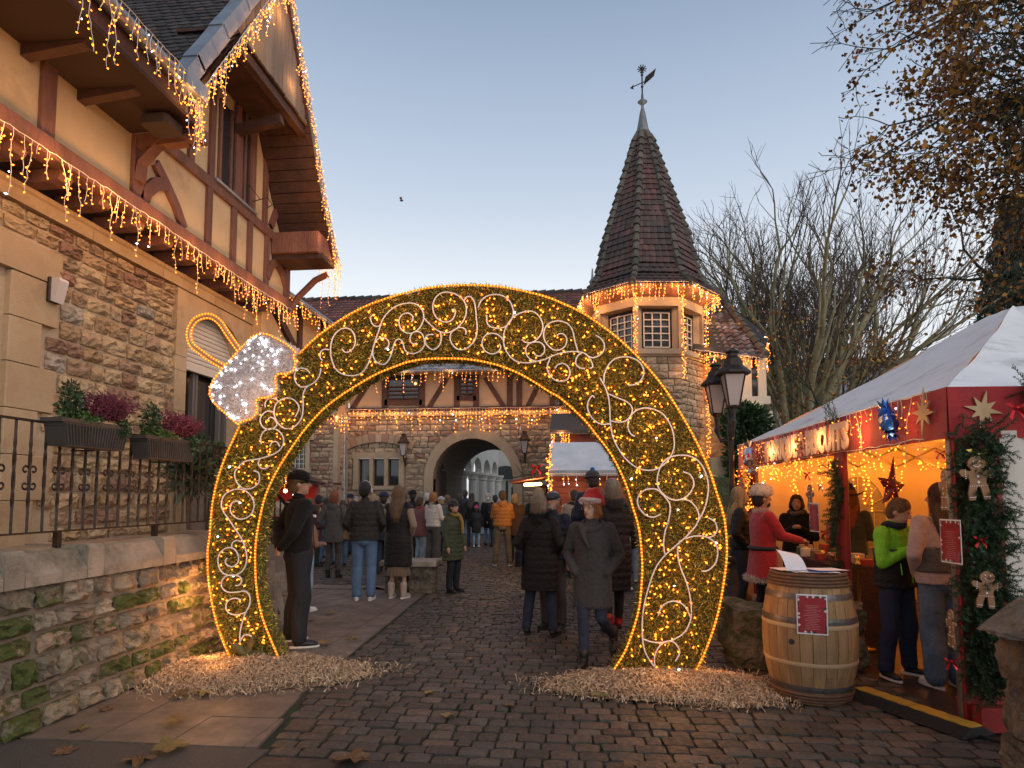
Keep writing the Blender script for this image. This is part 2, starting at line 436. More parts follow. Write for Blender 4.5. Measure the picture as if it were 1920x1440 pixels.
def SM(s):
    x,y,l,d,z,a = s; c, n = math.cos(a), math.sin(a)
    return np.array([[c*l,-n*d,0,x],[n*l,c*d,0,y],[0,0,.018,z],[0,0,0,1]])
for i, s in enumerate(S[:300]): put(setts[i%5], 'sett', road, Matrix(SM(s).tolist()))
for grp, (lo, hi) in ((setts, (300, 1900)), (far_setts, (1900, len(S)))):
    for k, me in enumerate(grp):
        sub = [SM(s) for s in S[lo:hi][k::len(grp)]]; v, f = mesh_arrays(me)
        o = scatter('setts', v, f, sub, m_sett, road); o['kind'] = 'stuff'
# sidewalk of concrete slabs
sw = MB(); sw.add([(-5.4,8.2,-.019),(-3.7,8.2,-.019),(-3.7,11.2,-.019),(-5.4,11.2,-.019)],[(0,1,2,3)]); sw.add([(-3.8,3.2,-.018),(-1.9,3.2,-.018),(-2.3,6,-.018),(-2.5,11.3,-.018),(-3.8,11.3,-.018)], [(0,1,2,3,4)])
sw = tag(sw.build('sidewalk', m_ground), kind='structure')
yy = 4.02
while yy < 11.1:
    x = -3.69 if yy < 8.3 else -5.25; dd = .52
    while x < edge_x(yy+.2) - .03:
        x1 = min(x+.52, edge_x(yy+.2)); x1b = min(x+.52, edge_x(yy+.5))
        if x1 - x > .03:
            dz = rs.uniform(-.003,.003); g = .004
            b = MB(); P = [(x+g,yy+g),(x1-g,yy+g),(x1b-g,yy+dd-g),(x+g,yy+dd-g)]
            b.add([(p[0],p[1],-.017) for p in P] + [(p[0],p[1],dz) for p in P], [(4,5,6,7),(0,1,5,4),(1,2,6,5),(2,3,7,6),(3,0,4,7)])
            b.build('paving_slab', m_slab, sw)
        x += .52
    yy += dd
# exposed-aggregate strip and asphalt in front
b = MB(); b.box(-6,-1.95,.5,4.0,-.06,-.001); tag(b.build('aggregate_path', m_aggr), kind='structure')
b = MB(); b.box(-1.94,9,.5,3.9,-.06,-.004); tag(b.build('asphalt_strip', m_asph), kind='structure')
# ============================================================ LEFT: RETAINING WALL, LANDING, RAILING
XW, XB, XU, XV = -3.695, -5.10, -4.62, -3.86      # retaining wall, ground floor wall, jettied upper wall, verge
m_mort = mat('mortar', (.50,.38,.26), (.42,.32,.21), ns=9, rough=.9, bump=.5, bs=80)
m_mortd = mat('mortar_dark', (.24,.19,.145), (.17,.14,.105), ns=9, rough=.9, bump=.6, bs=70)
m_rock = mat('wall_stone', (.4,.3,.2), (.30,.20,.11), ns=7, rough=.8, bump=1.8, bs=14, rnd=.17, crack=22,
   ramp=[(.46,.32,.18),(.42,.28,.15),(.50,.37,.22),(.38,.25,.14),(.45,.33,.19),(.30,.17,.12),(.47,.34,.20),(.44,.30,.17),(.40,.27,.17),(.43,.31,.19),(.49,.36,.22),(.35,.31,.26)])
m_mossy = mat('mossy_stone', (.2,.17,.12), (.10,.085,.06), ns=6, rough=.85, bump=2.0, bs=16, rnd=.28, crack=20,
   ramp=[(.34,.26,.18),(.27,.21,.15),(.38,.29,.20),(.25,.19,.13),(.33,.22,.15),(.33,.28,.21)], moss=(.07,.085,.016), mossk=.66, dirt=(.05,.045,.035), dk=.58, ds=3)
m_cope = mat('coping_stone', (.36,.30,.24), (.26,.22,.17), ns=5, rough=.8, bump=.8, bs=60, rnd=.12, dirt=(.09,.085,.05), dk=.56, ds=3)
m_dress = mat('dressed_sandstone', (.46,.34,.21), (.40,.28,.16), ns=3, rough=.8, bump=.5, bs=60, rnd=.08, dirt=(.25,.18,.11), dk=.62, ds=1.6)
m_plast = mat('plaster', (.60,.43,.25), (.53,.37,.21), ns=2.2, rough=.9, bump=.35, bs=120, dirt=(.34,.25,.15), dk=.60, ds=1.1)
m_timb = mat('timber_red', (.20,.085,.06), (.12,.05,.036), ns=5, rough=.7, bump=.9, bs=30, stretch=(1,1,.25), rnd=.1)
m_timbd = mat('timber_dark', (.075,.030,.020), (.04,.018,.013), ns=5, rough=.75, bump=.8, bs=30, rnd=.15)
m_board = mat('grey_boards', (.20,.17,.145), (.12,.10,.085), ns=6, rough=.85, bump=.8, bs=25, stretch=(1,1,.15), rnd=.18)
m_iron = mat('wrought_iron', (.030,.022,.018), (.05,.03,.022), ns=20, rough=.5, metal=.5, bump=.3, bs=60)
m_zinc = mat('zinc', (.33,.36,.39), (.24,.26,.29), ns=4, rough=.45, metal=.7, bump=.15, bs=20)
m_glass = mat('window_glass', (.03,.032,.035), rough=.06, spec=.8)
m_shut = mat('shutter_white', (.60,.55,.48), rough=.5)
m_frame = mat('window_frame_grey', (.13,.12,.115), rough=.5)
m_tiled = mat('roof_tile_dark', (.055,.045,.042), (.035,.03,.028), ns=14, rough=.75, bump=.8, bs=50, rnd=.35,
   ramp=[(.060,.050,.047),(.045,.038,.036),(.075,.052,.045),(.038,.034,.034)], dirt=(.085,.095,.05), dk=.68, ds=9)
m_concr = mat('landing_stone', (.36,.32,.27), (.28,.25,.2), ns=6, rough=.8, bump=.3, bs=60)

stones_moss = [stone_mesh('moss_stone', m_mossy, s, 5, 4, rough=.20, edge=.26, lim=.09) for s in range(6)]
stones_rock = [stone_mesh('rock_stone', m_rock, s+10, 5, 4, rough=.30, edge=.22, lim=.05) for s in range(8)]

rw = thing('retaining_wall', 'mossy stone retaining wall under the iron railing, with sloping coping', 'wall')
b = MB(); b.box(XW-.5, XW-.035, .8, 8.35, -.3, 1.0); b.build('wall_core', m_mortd, rw)
coursed(rw, lambda a, z: (Vector((XW,a,z)), (0,1,0), (1,0,0)), lambda z: [(3.0, 6.45 if z > .1 else 8.3), ], -.02, 1.0 - .01, [.155,.175,.195,.14], [.30,.22,.36,.17,.26], stones_moss, .16, joint=.022, nearest=(0,5,1), proud=.035, seed=4, limit=300, tilt=.008)
# sloping coping in blocks, taller near blocks alternating with toothed ones
yc = 3.2
for i, l in enumerate([.62,.16,.55,.17,.72,.18,.78,.18,.70,.2,.6,.2,.7]):
    tooth = i % 2 == 1
    if yc + l > 6.95: break
    z0 = .985; zt = 1.235 if tooth else 1.225
    b = MB(); x1 = XW+.03
    if tooth: pr = [(XW-.5,z0),(x1,z0),(x1,zt-.03),(x1-.03,zt),(XW-.5,zt)]
    else: pr = [(XW-.5,z0),(x1,z0),(x1,z0+.07),(x1-.09,zt-.02),(XW-.14,zt),(XW-.5,zt)]
    b.prism([(p[0],p[1]) for p in pr], (1,0,0), (0,0,1), (0,yc+.004,0), (0,l-.008,0)); b.build('coping_stone', m_cope, rw, recalc=True); yc += l
WEND = yc
# lower end of the wall with red-lit stones, stepping down beside the stairs
b = MB(); b.box(XW-.5, XW-.05, WEND, 8.3, -.3, .62); b.build('wall_core', m_mortd, rw)
landing = MB(); landing.box(XB, XW-.45, -2, 7.04, -.2, 1.14); landing.box(XB, XB+.65, 7.04, 8.6, -.2, 1.14); landing = tag(landing.build('landing_floor', m_concr), kind='structure')

# railing in front of the landing
rl = thing('landing_railing', 'dark wrought iron railing with scrolls carrying two planters above the mossy wall', 'railing')
XR = XW - .12; zt = 2.13; zb = 1.34; y0, y1 = 2.8, 6.95
b = MB(); b.beam((XR,y0,zt),(XR,y1,zt),.045,.014); b.build('handrail', m_iron, rl)
b = MB(); b.beam((XR,y0,zb),(XR,y1,zb),.035,.012); b.build('bottom_rail', m_iron, rl)
bar = MB()
for k in range(14):
    z = zb + (zt-zb)*k/14; t0 = .6*k if 3 < k < 12 else 0
    z2 = zb + (zt-zb)*(k+1)/14; t1 = .6*(k+1) if 3 < k+1 < 12 else 0; vs = []
    for zz, t in ((z,t0),(z2,t1)):
        for q in range(4): vs.append((.0125*math.cos(t+q*pi/2), .0125*math.sin(t+q*pi/2), zz))
    bar.add(vs, [(q,(q+1)%4,4+(q+1)%4,4+q) for q in range(4)])
bar_me = bar.mesh('baluster', m_iron)
def spiral(c, r0, turns, sgn, up, n=14):
    P = []
    for i in range(n+1):
        t = i/n; a = t*turns*2*pi; r = r0*(1-t*.78); P.append(Vector((c[0], c[1]+sgn*r*math.sin(a), c[2]+up*r*math.cos(a))))
    return P
scr = MB(); zc = zb + (zt-zb)*.49
for sg in (-1,1):
    for up in (-1,1):
        pts = [Vector((0,sg*.0,zc)), Vector((0,sg*.012,zc+up*.03))] + spiral((0, sg*.033, zc+up*.062), .030, 1.15, sg, up, 12)
        pts = [Vector((0,0.006*sg,zc)), Vector((0,.004*sg,zc+up*.05))] + [Vector((0, sg*(.034-.030*math.cos(a)*(1-a/9)), zc+up*(.055+.032*math.sin(a)*(1-a/9)))) for a in [i*.55 for i in range(11)]]
        scr.tube(pts, .0085, 4)
scr_me = scr.mesh('scroll', m_iron)
yb = y0+.06; i = 0
while yb < y1 - .03:
    put(bar_me, 'baluster', rl, Matrix.Translation((XR, yb, 0)))
    if i % 2 == 0: put(scr_me, 'scroll', rl, Matrix.Translation((XR, yb, 0)))
    yb += .127; i += 1
for yy in (3.3,4.4,5.5,6.6): b = MB(); b.box(XR-.02,XR+.02,yy-.02,yy+.02,1.2,zb); b.build('post_foot', m_iron, rl)
# the flight of stairs going down beyond the wall, its side rail
st = thing('stair_railing', 'sloping iron stair railing at the landing end, behind the arch leg', 'railing')
b = MB(); b.beam((XR,6.98,zt),(XR,8.75,1.15),.045,.014); b.build('handrail', m_iron, st)
b = MB(); b.beam((XR,6.98,zb),(XR,8.6,.35),.035,.012); b.build('bottom_rail', m_iron, st)
for k in range(11):
    f = (k+.5)/11; yy = 6.98+1.7*f; za = zb + (.33-zb)*f; zz = zt + (1.17-zt)*f
    b = MB(); b.box(XR-.008,XR+.008,yy-.008,yy+.008,za,zz); b.build('baluster', m_iron, st)
# front newel rail and curved handrail at the foot of the stairs
nw = [on_y(px,py,7.7) for px,py in ((486,975),(497,985),(508,1005),(515,1030),(511,1070),(503,1100),(503,1128))]; n2_ = [on_y(px,py,7.7) for px,py in ((503,1100),(514,1125),(524,1152))]
b = MB(); b.tube(nw, .016, 6); b.tube(n2_, .014, 5); b.tube([V(nw[0].x,7.7,nw[0].z), V(nw[0].x-.02,7.7,0)], .014, 5); b.build('newel', m_iron, st)
stp = thing('entrance_steps', 'stone steps leading up to the landing, half hidden by the arch leg', 'steps')
for k in range(7):
    b = MB(); b.box(XB+.66, XW+.02, 7.05+k*.27, 7.05+(k+1)*.27-.004, -.02, 1.14-(k+1)*.163); b.build('step', m_cope, stp)
pier = thing('stone_pier', 'low rough stone pier with sloped cap beside the stairs, behind the man in black', 'pier')
px0_, px1_ = on_y(478,1000,8.9).x, on_y(534,1000,8.9).x; pzt = on_y(510,968,8.9).z
b = MB(); b.box(px0_+.07,px1_-.07,8.97,9.6,-.02,pzt-.03); b.build('core', m_mortd, pier)
coursed(pier, lambda a,z: (Vector((a,8.9,z)), (1,0,0), (0,-1,0)), lambda z: [(px0_,px1_)], 0, pzt-.02, [.24,.3,.2], [.34,.45,.27], stones_moss, .14, joint=.02, seed=3, proud=.03)
coursed(pier, lambda a,z: (Vector((px1_,a,z)), (0,1,0), (1,0,0)), lambda z: [(8.9,9.6)], 0, pzt-.02, [.24,.3,.2], [.34,.27], stones_moss, .14, joint=.02, seed=5, proud=.03)
b = MB(); b.prism([(px0_-.04,pzt),(px1_+.05,pzt),(px1_+.0,pzt+.08),(px1_-.2,pzt+.2),(px0_-.04,pzt+.22)], (1,0,0), (0,0,1), (0,8.85,0), (0,.8,0)); b.build('cap', m_cope, pier, recalc=True)

# ============================================================ LEFT BUILDING
lb = thing('timbered_house', 'large half timbered house with sandstone ground floor and steep boarded gable, left of the arch', 'house')
ZL = on_x(60,395,XB).z                     # underside of the sandstone ledge
ZJ = on_x(0,245,XU).z                      # bottom of jetty beam
Yc = on_x(543,480,XU).y                    # far corner of the upper storey
Yg = on_x(258,330,XU).y                    # near corner of the gable wall
YB1 = Yc - .25
b = MB(); wx = XB - .035
Wy0, Wy1 = on_x(345,760,XB).y, on_x(452,760,XB).y
Wz1 = on_x(395,592,XB).z; Wz0 = on_x(395,835,XB).z - .35
# wall body round the arched window
b.box(XB-.5, wx, -3, Wy0-.0, -.2, ZL+.2); b.box(XB-.5, wx, Wy1, YB1, -.2, ZL+.2); b.box(XB-.5, wx, Wy0, Wy1, Wz1, ZL+.2); b.box(XB-.5, wx, Wy0, Wy1, -.2, Wz0)
b.build('wall', m_mort, lb)
Dy1 = on_x(12,600,XB).y                     # door edge at far left
Pq = .27
def spans_l(z):
    s = []
    q = .30 + (.16 if int(z/.36) % 2 else 0)
    if z < 4.02: s.append((Dy1+q+.15, Wy0-.24))
    else: s.append((2.6, Wy0-.24))
    s.append((Wy1+.32, YB1-.02)); return s
coursed(lb, lambda a, z: (Vector((XB,a,z)), (0,1,0), (1,0,0)), spans_l, 1.14, ZL, [.19,.165,.21,.15,.2], [.30,.24,.36,.2,.28], stones_rock, .12, joint=.024, nearest=(0,5,2.5), proud=.022, seed=11, limit=300, tilt=.006)
# quoins left of the wall round the door
z = 1.14; i = 0
while z < 3.65:
    h = .42; q = .36 + (.18 if i % 2 else 0)
    b = MB(); b.bbox(XB-.12, XB+.03, Dy1, Dy1+q, z+.003, z+h-.004, .008); b.build('quoin', m_dress, lb); z += h; i += 1
b = MB(); b.bbox(XB-.12, XB+.04, Dy1-1.6, Dy1+.56, z+.003, z+.32, .008); b.build('lintel', m_dress, lb)
b = MB(); b.box(XB-.3, XB-.26, Dy1-1.4, Dy1, 1.14, z); b.build('door_panel', m_timbd, lb)
# sandstone ledge
yy = 1.5
while yy < YB1:
    l = 1.15; y2 = min(yy+l, YB1)
    b = MB(); b.prism([(XB-.1,ZL),(XB+.05,ZL),(XB+.06,ZL+.11),(XB+.08,ZL+.13),(XB+.08,ZL+.17),(XB-.1,ZL+.17)], (1,0,0),(0,0,1),(0,yy+.003,0),(0,y2-yy-.006,0)); b.build('ledge_stone', m_dress, lb, recalc=True); yy += l
# arched window surround: jambs, arch stones
m_dr2 = m_dress
z = 1.14; k = 0
while z < Wz1-.75:
    h = .52; z2 = min(z+h, Wz1-.72)
    for s0, s1 in ((Wy0-.24, Wy0), (Wy1, Wy1+.32)):
        b = MB(); b.bbox(XB-.3, XB+.02, s0+.003, s1-.003 if s0 > Wy0 else s1, z+.002, z2-.002, .006); b.build('jamb_stone', m_dr2, lb)
    z += h; k += 1
zs = Wz1-.72; cy_ = (Wy0+Wy1)/2; w_ = (Wy1-Wy0)/2; rise = .55
def arcz(y): t = (y-cy_)/w_; return zs + .1 + (Wz1-zs-.1)*math.sqrt(max(0,1-t*t*.92))
N = 9; ys = [Wy0 + (Wy1-Wy0)*i/N for i in range(N+1)]
for i in range(N):
    a, c = ys[i], ys[i+1]; b = MB()
    b.prism([(a,arcz(a)),(c,arcz(c)),(c,ZL-.004),(a,ZL-.004)], (0,1,0),(0,0,1),(XB-.3,0,0),(.32,0,0)); b.build('arch_stone', m_dr2, lb, recalc=True)
for s0, s1 in ((Wy0-.24,Wy0-.002),(Wy1+.002,Wy1+.32)):
    b = MB(); b.box(XB-.3, XB+.02, s0, s1, zs+.002, ZL-.004); b.build('arch_stone', m_dr2, lb)
# roller shutter slats and the tall window under it
win = MB(); win.box(XB-.36, XB-.33, Wy0, Wy1, Wz0, Wz1); win = win.build('window', m_glass, lb)
zsh = on_x(395,690,XB).z
zz = Wz1; 
while zz > zsh:
    b = MB(); b.prism([(XB-.20,0),(XB-.185,.012),(XB-.182,.035),(XB-.19,.058),(XB-.20,.06)], (1,0,0),(0,0,1),(0,Wy0+.03,zz-.062),(0,Wy1-Wy0-.06,0)); b.build('shutter_slat', m_shut, win, recalc=True); zz -= .062
b = MB(); b.box(XB-.21, XB-.15, Wy0+.02, Wy1-.02, zz-.07, zz); b.build('shutter_rail', m_shut, win)
for yq in (Wy0+.03, Wy0+.55, Wy0+.62, Wy1-.2, Wy1-.04):
    b = MB(); b.box(XB-.28, XB-.22, yq-.025, yq+.025, Wz0, zz-.07); b.build('window_frame', m_frame, win)
m_curt = mat('curtain_net', (.16,.14,.12), rough=.9)
b = MB(); b.box(XB-.32, XB-.31, Wy0+.1, Wy0+.5, Wz0, zz-.1); b.build('curtain', m_curt, win)
# jetty: joist ends under the upper storey
yy = 2.2
while yy < YB1-.1:
    b = MB(); b.prism([(XB-.05,.0),(XU-.16,.0),(XU-.06,.02),(XU-.03,.07),(XU-.05,.12),(XB-.05,.12)], (1,0,0),(0,0,1),(0,yy,ZL+.172),(0,.15,0)); b.build('joist_end', m_timb, lb, recalc=True); yy += .50
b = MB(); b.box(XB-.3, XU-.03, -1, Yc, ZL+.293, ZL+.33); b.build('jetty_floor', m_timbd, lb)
b = MB(); b.beam((XU-.02,-1,ZL+.36),(XU-.02,Yc,ZL+.36),.18,.17); b.build('sill_beam', m_timb, lb)
# upper wall plaster
ZE = on_x(262,275,XU).z + .15
ZAP = 8.3
Ym = (Yg+Yc)/2
zbase = ZL+.44
b = MB()
YV = on_x(352,165,XV).y; ZV = on_x(352,165,XV).z              # valley corner
b.prism([(-1,zbase),(Yc,zbase),(Yc,on_x(545,440,XU).z),(Ym+.45,ZAP-.3),(Ym-.3,ZAP-.3),(Yg+.12,ZV-.2),(-1,ZV-.2)], (0,1,0),(0,0,1),(XU-.3,0,0),(.27,0,0)); b.build('plaster_wall', m_plast, lb, recalc=True)
b = MB(); b.box(XU-6, XU-.3, Yc-.28, Yc, 0, 6.2); b.build('gable_return_wall', m_plast, lb)
def tb(p0, p1, w=.13, nm='timber', m=m_timb, X=XU, proud=.012):
    """timber between two picture points on the upper wall"""
    a = on_x(*p0, X) if len(p0) == 2 else V(*p0); c = on_x(*p1, X) if len(p1) == 2 else V(*p1)
    b = MB(); a.x = c.x = X - .02 + proud; b.beam(a, c, .1, w, (1,0,0)) if False else b.beam(a, c, w, .10, (1,0,0)); return b.build(nm, m, lb)
Yof = lambda px, py: on_x(px,py,XU).y
Zr = on_x(430,372,XU).z                                        # mid rail height
def post(y, z0, z1, w=.13, pr=.012): b = MB(); b.bbox(XU-.06, XU+pr, y-w/2, y+w/2, z0, z1, .004); return b.build('post', m_timb, lb)
ztop_wall = on_x(300,225,XU).z
post(Yof(92,180), zbase, ztop_wall, .15); post(Yof(258,340), zbase, ztop_wall, .16, .02); post(2.9, zbase, ztop_wall)
b = MB(); b.bbox(XU-.06, XU+.016, Yg+.08, Yc-.08, Zr-.07, Zr+.07, .004); b.build('mid_rail', m_timb, lb)
for px, py, up in ((358,330,1),(398,300,1),(438,470,0),(392,420,0),(468,500,0),(500,520,0),(476,330,1),(498,400,1)):
    y = Yof(px,py)
    if up: post(y, Zr+.07, min(ZAP-.2, on_x(px, 130 if px < 480 else 260, XU).z), .11)
    else: post(y, zbase, Zr-.07, .11)
post(Yc-.07, zbase, on_x(545,440,XU).z+.1, .15, .02)
_cp = [.014]
def curved(pts, w=.12):
    _cp[0] += .003; P = [on_x(*p, XU) for p in pts]; b = MB(); n = len(P); vs = []
    for i, p in enumerate(P):
        d = (P[min(i+1,n-1)] - P[max(i-1,0)]).normalized(); q = Vector((0,-d.z,d.y))*w/2
        for x in (XU-.05, XU+_cp[0]): vs += [(x, p.y+q.y, p.z+q.z), (x, p.y-q.y, p.z-q.z)]
    fs = []
    for i in range(n-1):
        a = i*4; fs += [(a+2,a+3,a+7,a+6),(a,a+2,a+6,a+4),(a+3,a+1,a+5,a+7)]
    b.add(vs, fs); b.build('curved_brace', m_timb, lb)
curved([(292,305),(312,345),(330,385),(345,428)]); curved([(268,378),(276,358),(292,345),(312,345)], .14); 
curved([(530,372),(518,398),(508,425)], .10); curved([(500,520),(508,498),(525,485),(538,478)], .12); curved([(520,495),(530,515),(538,545)], .1)
# windows of the gable
for (a, c) in (((410,452)),((446,470))):
    ya, yb_ = Yof(a,340), Yof(c,370); z0_, z1_ = Zr+.09, on_x(a,195,XU).z+.12
    w = MB(); w.box(XU-.20, XU-.022, ya, yb_, z0_, z1_); w = w.build('window', m_timbd, lb)
    b = MB(); b.box(XU-.02, XU-.012, ya+.05, yb_-.05, z0_+.05, z1_-.05); b.build('pane', m_glass, w)
    for q in (ya+.02, (ya+yb_)/2, yb_-.02): b = MB(); b.box(XU-.02, XU+.01, q-.025, q+.025, z0_, z1_); b.build('frame', m_timb, w)
b = MB(); b.bbox(XU-.03, XU+.05, Yof(405,340)-.05, Yof(474,390)+.05, Zr+.06, Zr+.10, .004); b.build('window_sill', m_zinc, lb)
post((Yof(440,340)+Yof(446,340))/2, Zr+.07, 7.0, .10, .02)

# eave of the near part: soffit, gutter, roof with beaver-tail tiles
YV = on_x(352,165,XV).y; ZV = on_x(352,165,XV).z              # valley corner
EX = XV
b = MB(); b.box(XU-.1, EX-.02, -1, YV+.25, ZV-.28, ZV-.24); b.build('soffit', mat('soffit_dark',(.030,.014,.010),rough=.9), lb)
b = MB(); b.box(EX-.06, EX-.02, -1, YV, ZV-.24, ZV-.06); b.build('fascia', m_timbd, lb)
yy = 1.0
while yy < YV+.1:
    b = MB(); b.prism([(XU-.05,.10),(EX-.22,.17),(EX-.16,.24),(XU-.05,.24)], (1,0,0),(0,0,1),(0,yy,ZV-.48),(0,.10,0)); b.build('rafter_end', m_timbd, lb, recalc=True); yy += .62
b = MB()
prof = [(math.cos(pi+pi*i/8)*.075, math.sin(pi+pi*i/8)*.075) for i in range(9)] + [(math.cos(-pi*i/8)*.066, math.sin(-pi*i/8)*.066) for i in range(9)]
b.prism(prof, (1,0,0),(0,0,1),(EX+.045,-1,ZV-.02),(0,YV+1,0)); b.build('gutter', m_zinc, lb, recalc=True)
# roof slope rises away from the street (-X)
PIT = R(45); up_s = Vector((-math.cos(PIT),0,math.sin(PIT))); nr = Vector((math.sin(PIT),0,math.cos(PIT)))
GA, GB = R(55), R(60.5)
Yap = on_x(540,0,XV).y - .17; Zap = on_x(540,0,XV).z + .30
e0 = Vector((XV-.02,-3,ZV-.04)); bd = MB(); bd.add([e0, V(e0.x,YV,e0.z), V(e0.x-4,YV+2.8,e0.z+4), e0+V(-4,0,4)], [(0,1,2,3)]); bd.build('roof_bed', m_timbd, lb)
upc = Vector((0, math.cos(GA), math.sin(GA))); nc = Vector((0,-math.sin(GA), math.cos(GA))); A0_ = V(XV,YV,ZV-.05)
bd = MB(); bd.add([A0_-nc*.03, A0_+upc*4-nc*.03, A0_+upc*4+V(-4,0,0)-nc*.03, A0_+V(-4,0,0)-nc*.03], [(0,1,2,3)]); bd.build('roof_bed', m_timbd, lb)
tl = MB(); w, h = .15, .19; n = 6
pt = [(-w/2+.003,.30),(-w/2+.003,.05)] + [(-(w/2-.003)*math.cos(pi*i/n), .05-.05*math.sin(pi*i/n)) for i in range(1,n)] + [(w/2-.003,.05),(w/2-.003,.30)]
tl.prism([(-p[0],p[1]) for p in pt], (-1,0,0), upc, (0,0,0), nc*.014)
tile_me = tl.mesh('roof_tile', m_tiled)
slots = []
for r_ in range(29):
    for c_ in range(24):
        p = A0_ + upc*(r_*.125) + nc*.012; p.x = XV - .10 - (c_ + .5*(r_%2))*w
        if p.z < ZV + (XV-p.x)*1.0 - .1: continue
        slots.append(p)
slots.sort(key=lambda e: (e-Vector((XV,6,5))).length)
for p in slots[:300]: put(tile_me, 'roof_tile', lb, Matrix.Translation(p + nc*random.uniform(0,.006)) @ Matrix.Rotation(R(-6), 4, 'X'))
if len(slots) > 300:
    ql = MB()
    for p in slots[300:]: ql.prism([(-q[0],q[1]) for q in pt], (-1,0,0), upc, p, nc*.014)
    o = ql.build('roof_tiles', m_tiled, lb); o['kind'] = 'stuff'
Yap = on_x(540,0,XV).y - .17; Zap = on_x(540,0,XV).z + .30
# cross gable: verge boards, plank field, soffits, roof slabs
A = V(XV,YV,ZV-.05); T = V(XV,Yap,Zap)
E1 = on_x(600,360,XV); E2 = on_x(622,470,XV); E3 = on_x(629,497,XV)
right_line = [T, on_x(575,205,XV), E1, E2, E3]
def slab(poly_line, thick, depth, nm, m):
    """roof strip following the verge, running back along -X"""
    b = MB(); n = len(poly_line); vs = []
    for i, p in enumerate(poly_line):
        d = (poly_line[min(i+1,n-1)] - poly_line[max(i-1,0)]).normalized(); q = Vector((0,-d.z,d.y)); 
        if q.z < 0: q = -q
        vs += [p, p+q*thick, p+Vector((-depth,0,0)), p+q*thick+Vector((-depth,0,0))]
    fs = []
    for i in range(n-1):
        a = i*4; fs += [(a,a+1,a+5,a+4),(a+1,a+3,a+7,a+5),(a,a+4,a+6,a+2),(a+2,a+6,a+7,a+3)]
    fs += [(0,2,3,1),((n-1)*4,(n-1)*4+1,(n-1)*4+3,(n-1)*4+2)]
    b.add(vs, fs); return b.build(nm, m, lb, recalc=True)
slab(right_line, .10, 5.0, 'roof_slab', m_timbd);
slab([p+V(.03,.02,.02) for p in right_line], .13, .05, 'verge_board', m_zinc); 
# stepped lead gutter boards of the left verge
n = 9
for i in range(n):
    p, q = A.lerp(T, i/n), A.lerp(T, (i+1)/n+.012); d = (q-p).normalized(); nn = Vector((0,-d.z,d.y)); nn = nn if nn.z > 0 else -nn
    b = MB(); o_ = p + V(.05,0,0) + nn*(.02+.012*(i%2)); b.add([o_, q+V(.05,0,0)+nn*.02, q+V(.05,0,0)+nn*.18, o_+nn*.16, o_+V(-.16,0,0)+nn*.02, q+V(-.11,0,0)+nn*.02, q+V(-.11,0,0)+nn*.18, o_+V(-.16,0,0)+nn*.16],
        [(0,1,2,3),(4,7,6,5),(0,3,7,4),(1,5,6,2),(3,2,6,7),(0,4,5,1)]); b.build('verge_flashing', m_zinc, lb)
b = MB(); b.box(EX-.16, EX+.14, YV-.22, YV+.10, ZV-.10, ZV+.06); b.build('gutter_box', m_zinc, lb)
ZP = on_x(470,84,XV).z
def line_y(z, left):
    if left: return A.y + (z-A.z)*(T.y-A.y)/(T.z-A.z)
    L_ = right_line
    for p, q in zip(L_[:-1], L_[1:]):
        if z >= q.z: return p.y + (p.z-z)*(q.y-p.y)/(p.z-q.z)
    return L_[-1].y
y = line_y(ZP, True)
while y < line_y(ZP, False):
    l = min(.105, line_y(ZP, False)-y)
    zt_ = min(T.z, A.z + (y+l/2-A.y)*(T.z-A.z)/(T.y-A.y)) if y + l/2 < T.y else T.z - (y+l/2-T.y)*1.78
    b = MB(); dz = random.uniform(-.012,.012); b.bbox(XV-.05, XV-.02, y+.002, y+l-.003, ZP+dz, zt_+.04, .006); b.build('plank', m_board, lb); y += .106
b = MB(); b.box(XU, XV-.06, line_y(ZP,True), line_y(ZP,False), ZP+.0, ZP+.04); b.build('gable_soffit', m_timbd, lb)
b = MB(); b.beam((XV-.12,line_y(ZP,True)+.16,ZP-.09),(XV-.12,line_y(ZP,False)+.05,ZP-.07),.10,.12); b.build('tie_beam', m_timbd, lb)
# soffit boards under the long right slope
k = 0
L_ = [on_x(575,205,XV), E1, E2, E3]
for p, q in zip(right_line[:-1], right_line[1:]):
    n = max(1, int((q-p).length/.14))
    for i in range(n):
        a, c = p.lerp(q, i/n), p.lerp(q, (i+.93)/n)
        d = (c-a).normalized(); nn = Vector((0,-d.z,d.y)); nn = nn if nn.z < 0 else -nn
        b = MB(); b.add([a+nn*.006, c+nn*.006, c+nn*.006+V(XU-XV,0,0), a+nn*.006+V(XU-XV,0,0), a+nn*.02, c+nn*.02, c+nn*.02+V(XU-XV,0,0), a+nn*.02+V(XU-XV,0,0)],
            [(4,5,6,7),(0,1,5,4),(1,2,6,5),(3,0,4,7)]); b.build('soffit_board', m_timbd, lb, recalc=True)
# foot of the right slope: boxed end, bracket
b = MB(); p = on_x(600,470,XV); b.box(XU, XV-.03, Yc-.02, p.y-.02, E3.z-.02, E3.z+.30); b.build('eave_box', m_timb, lb)
b = MB(); b.box(XU-.05, XV+.02, Yc-.05, p.y+.05, E3.z-.10, E3.z-.02); b.build('eave_beam', m_timbd, lb)
b = MB(); pp = [V(XU+.0,Yc+.02,E3.z-.75),V(XU+.15,Yc+.05,E3.z-.5),V(XU+.4,Yc+.1,E3.z-.22),V(XU+.6,Yc+.12,E3.z-.12)]; b.tube(pp, .055, 4); b.build('bracket', m_timb, lb)
b = MB(); pp = [V(XU+.02,Yg,ZE-.55),V(XU+.05,Yg,ZE-.35),V(XU+.3,Yg-.02,ZE-.12),V(XV-.15,Yg-.05,ZV-.35)]; b.tube(pp, [.08,.075,.07,.09], 4); b.build('bracket', m_timb, lb)
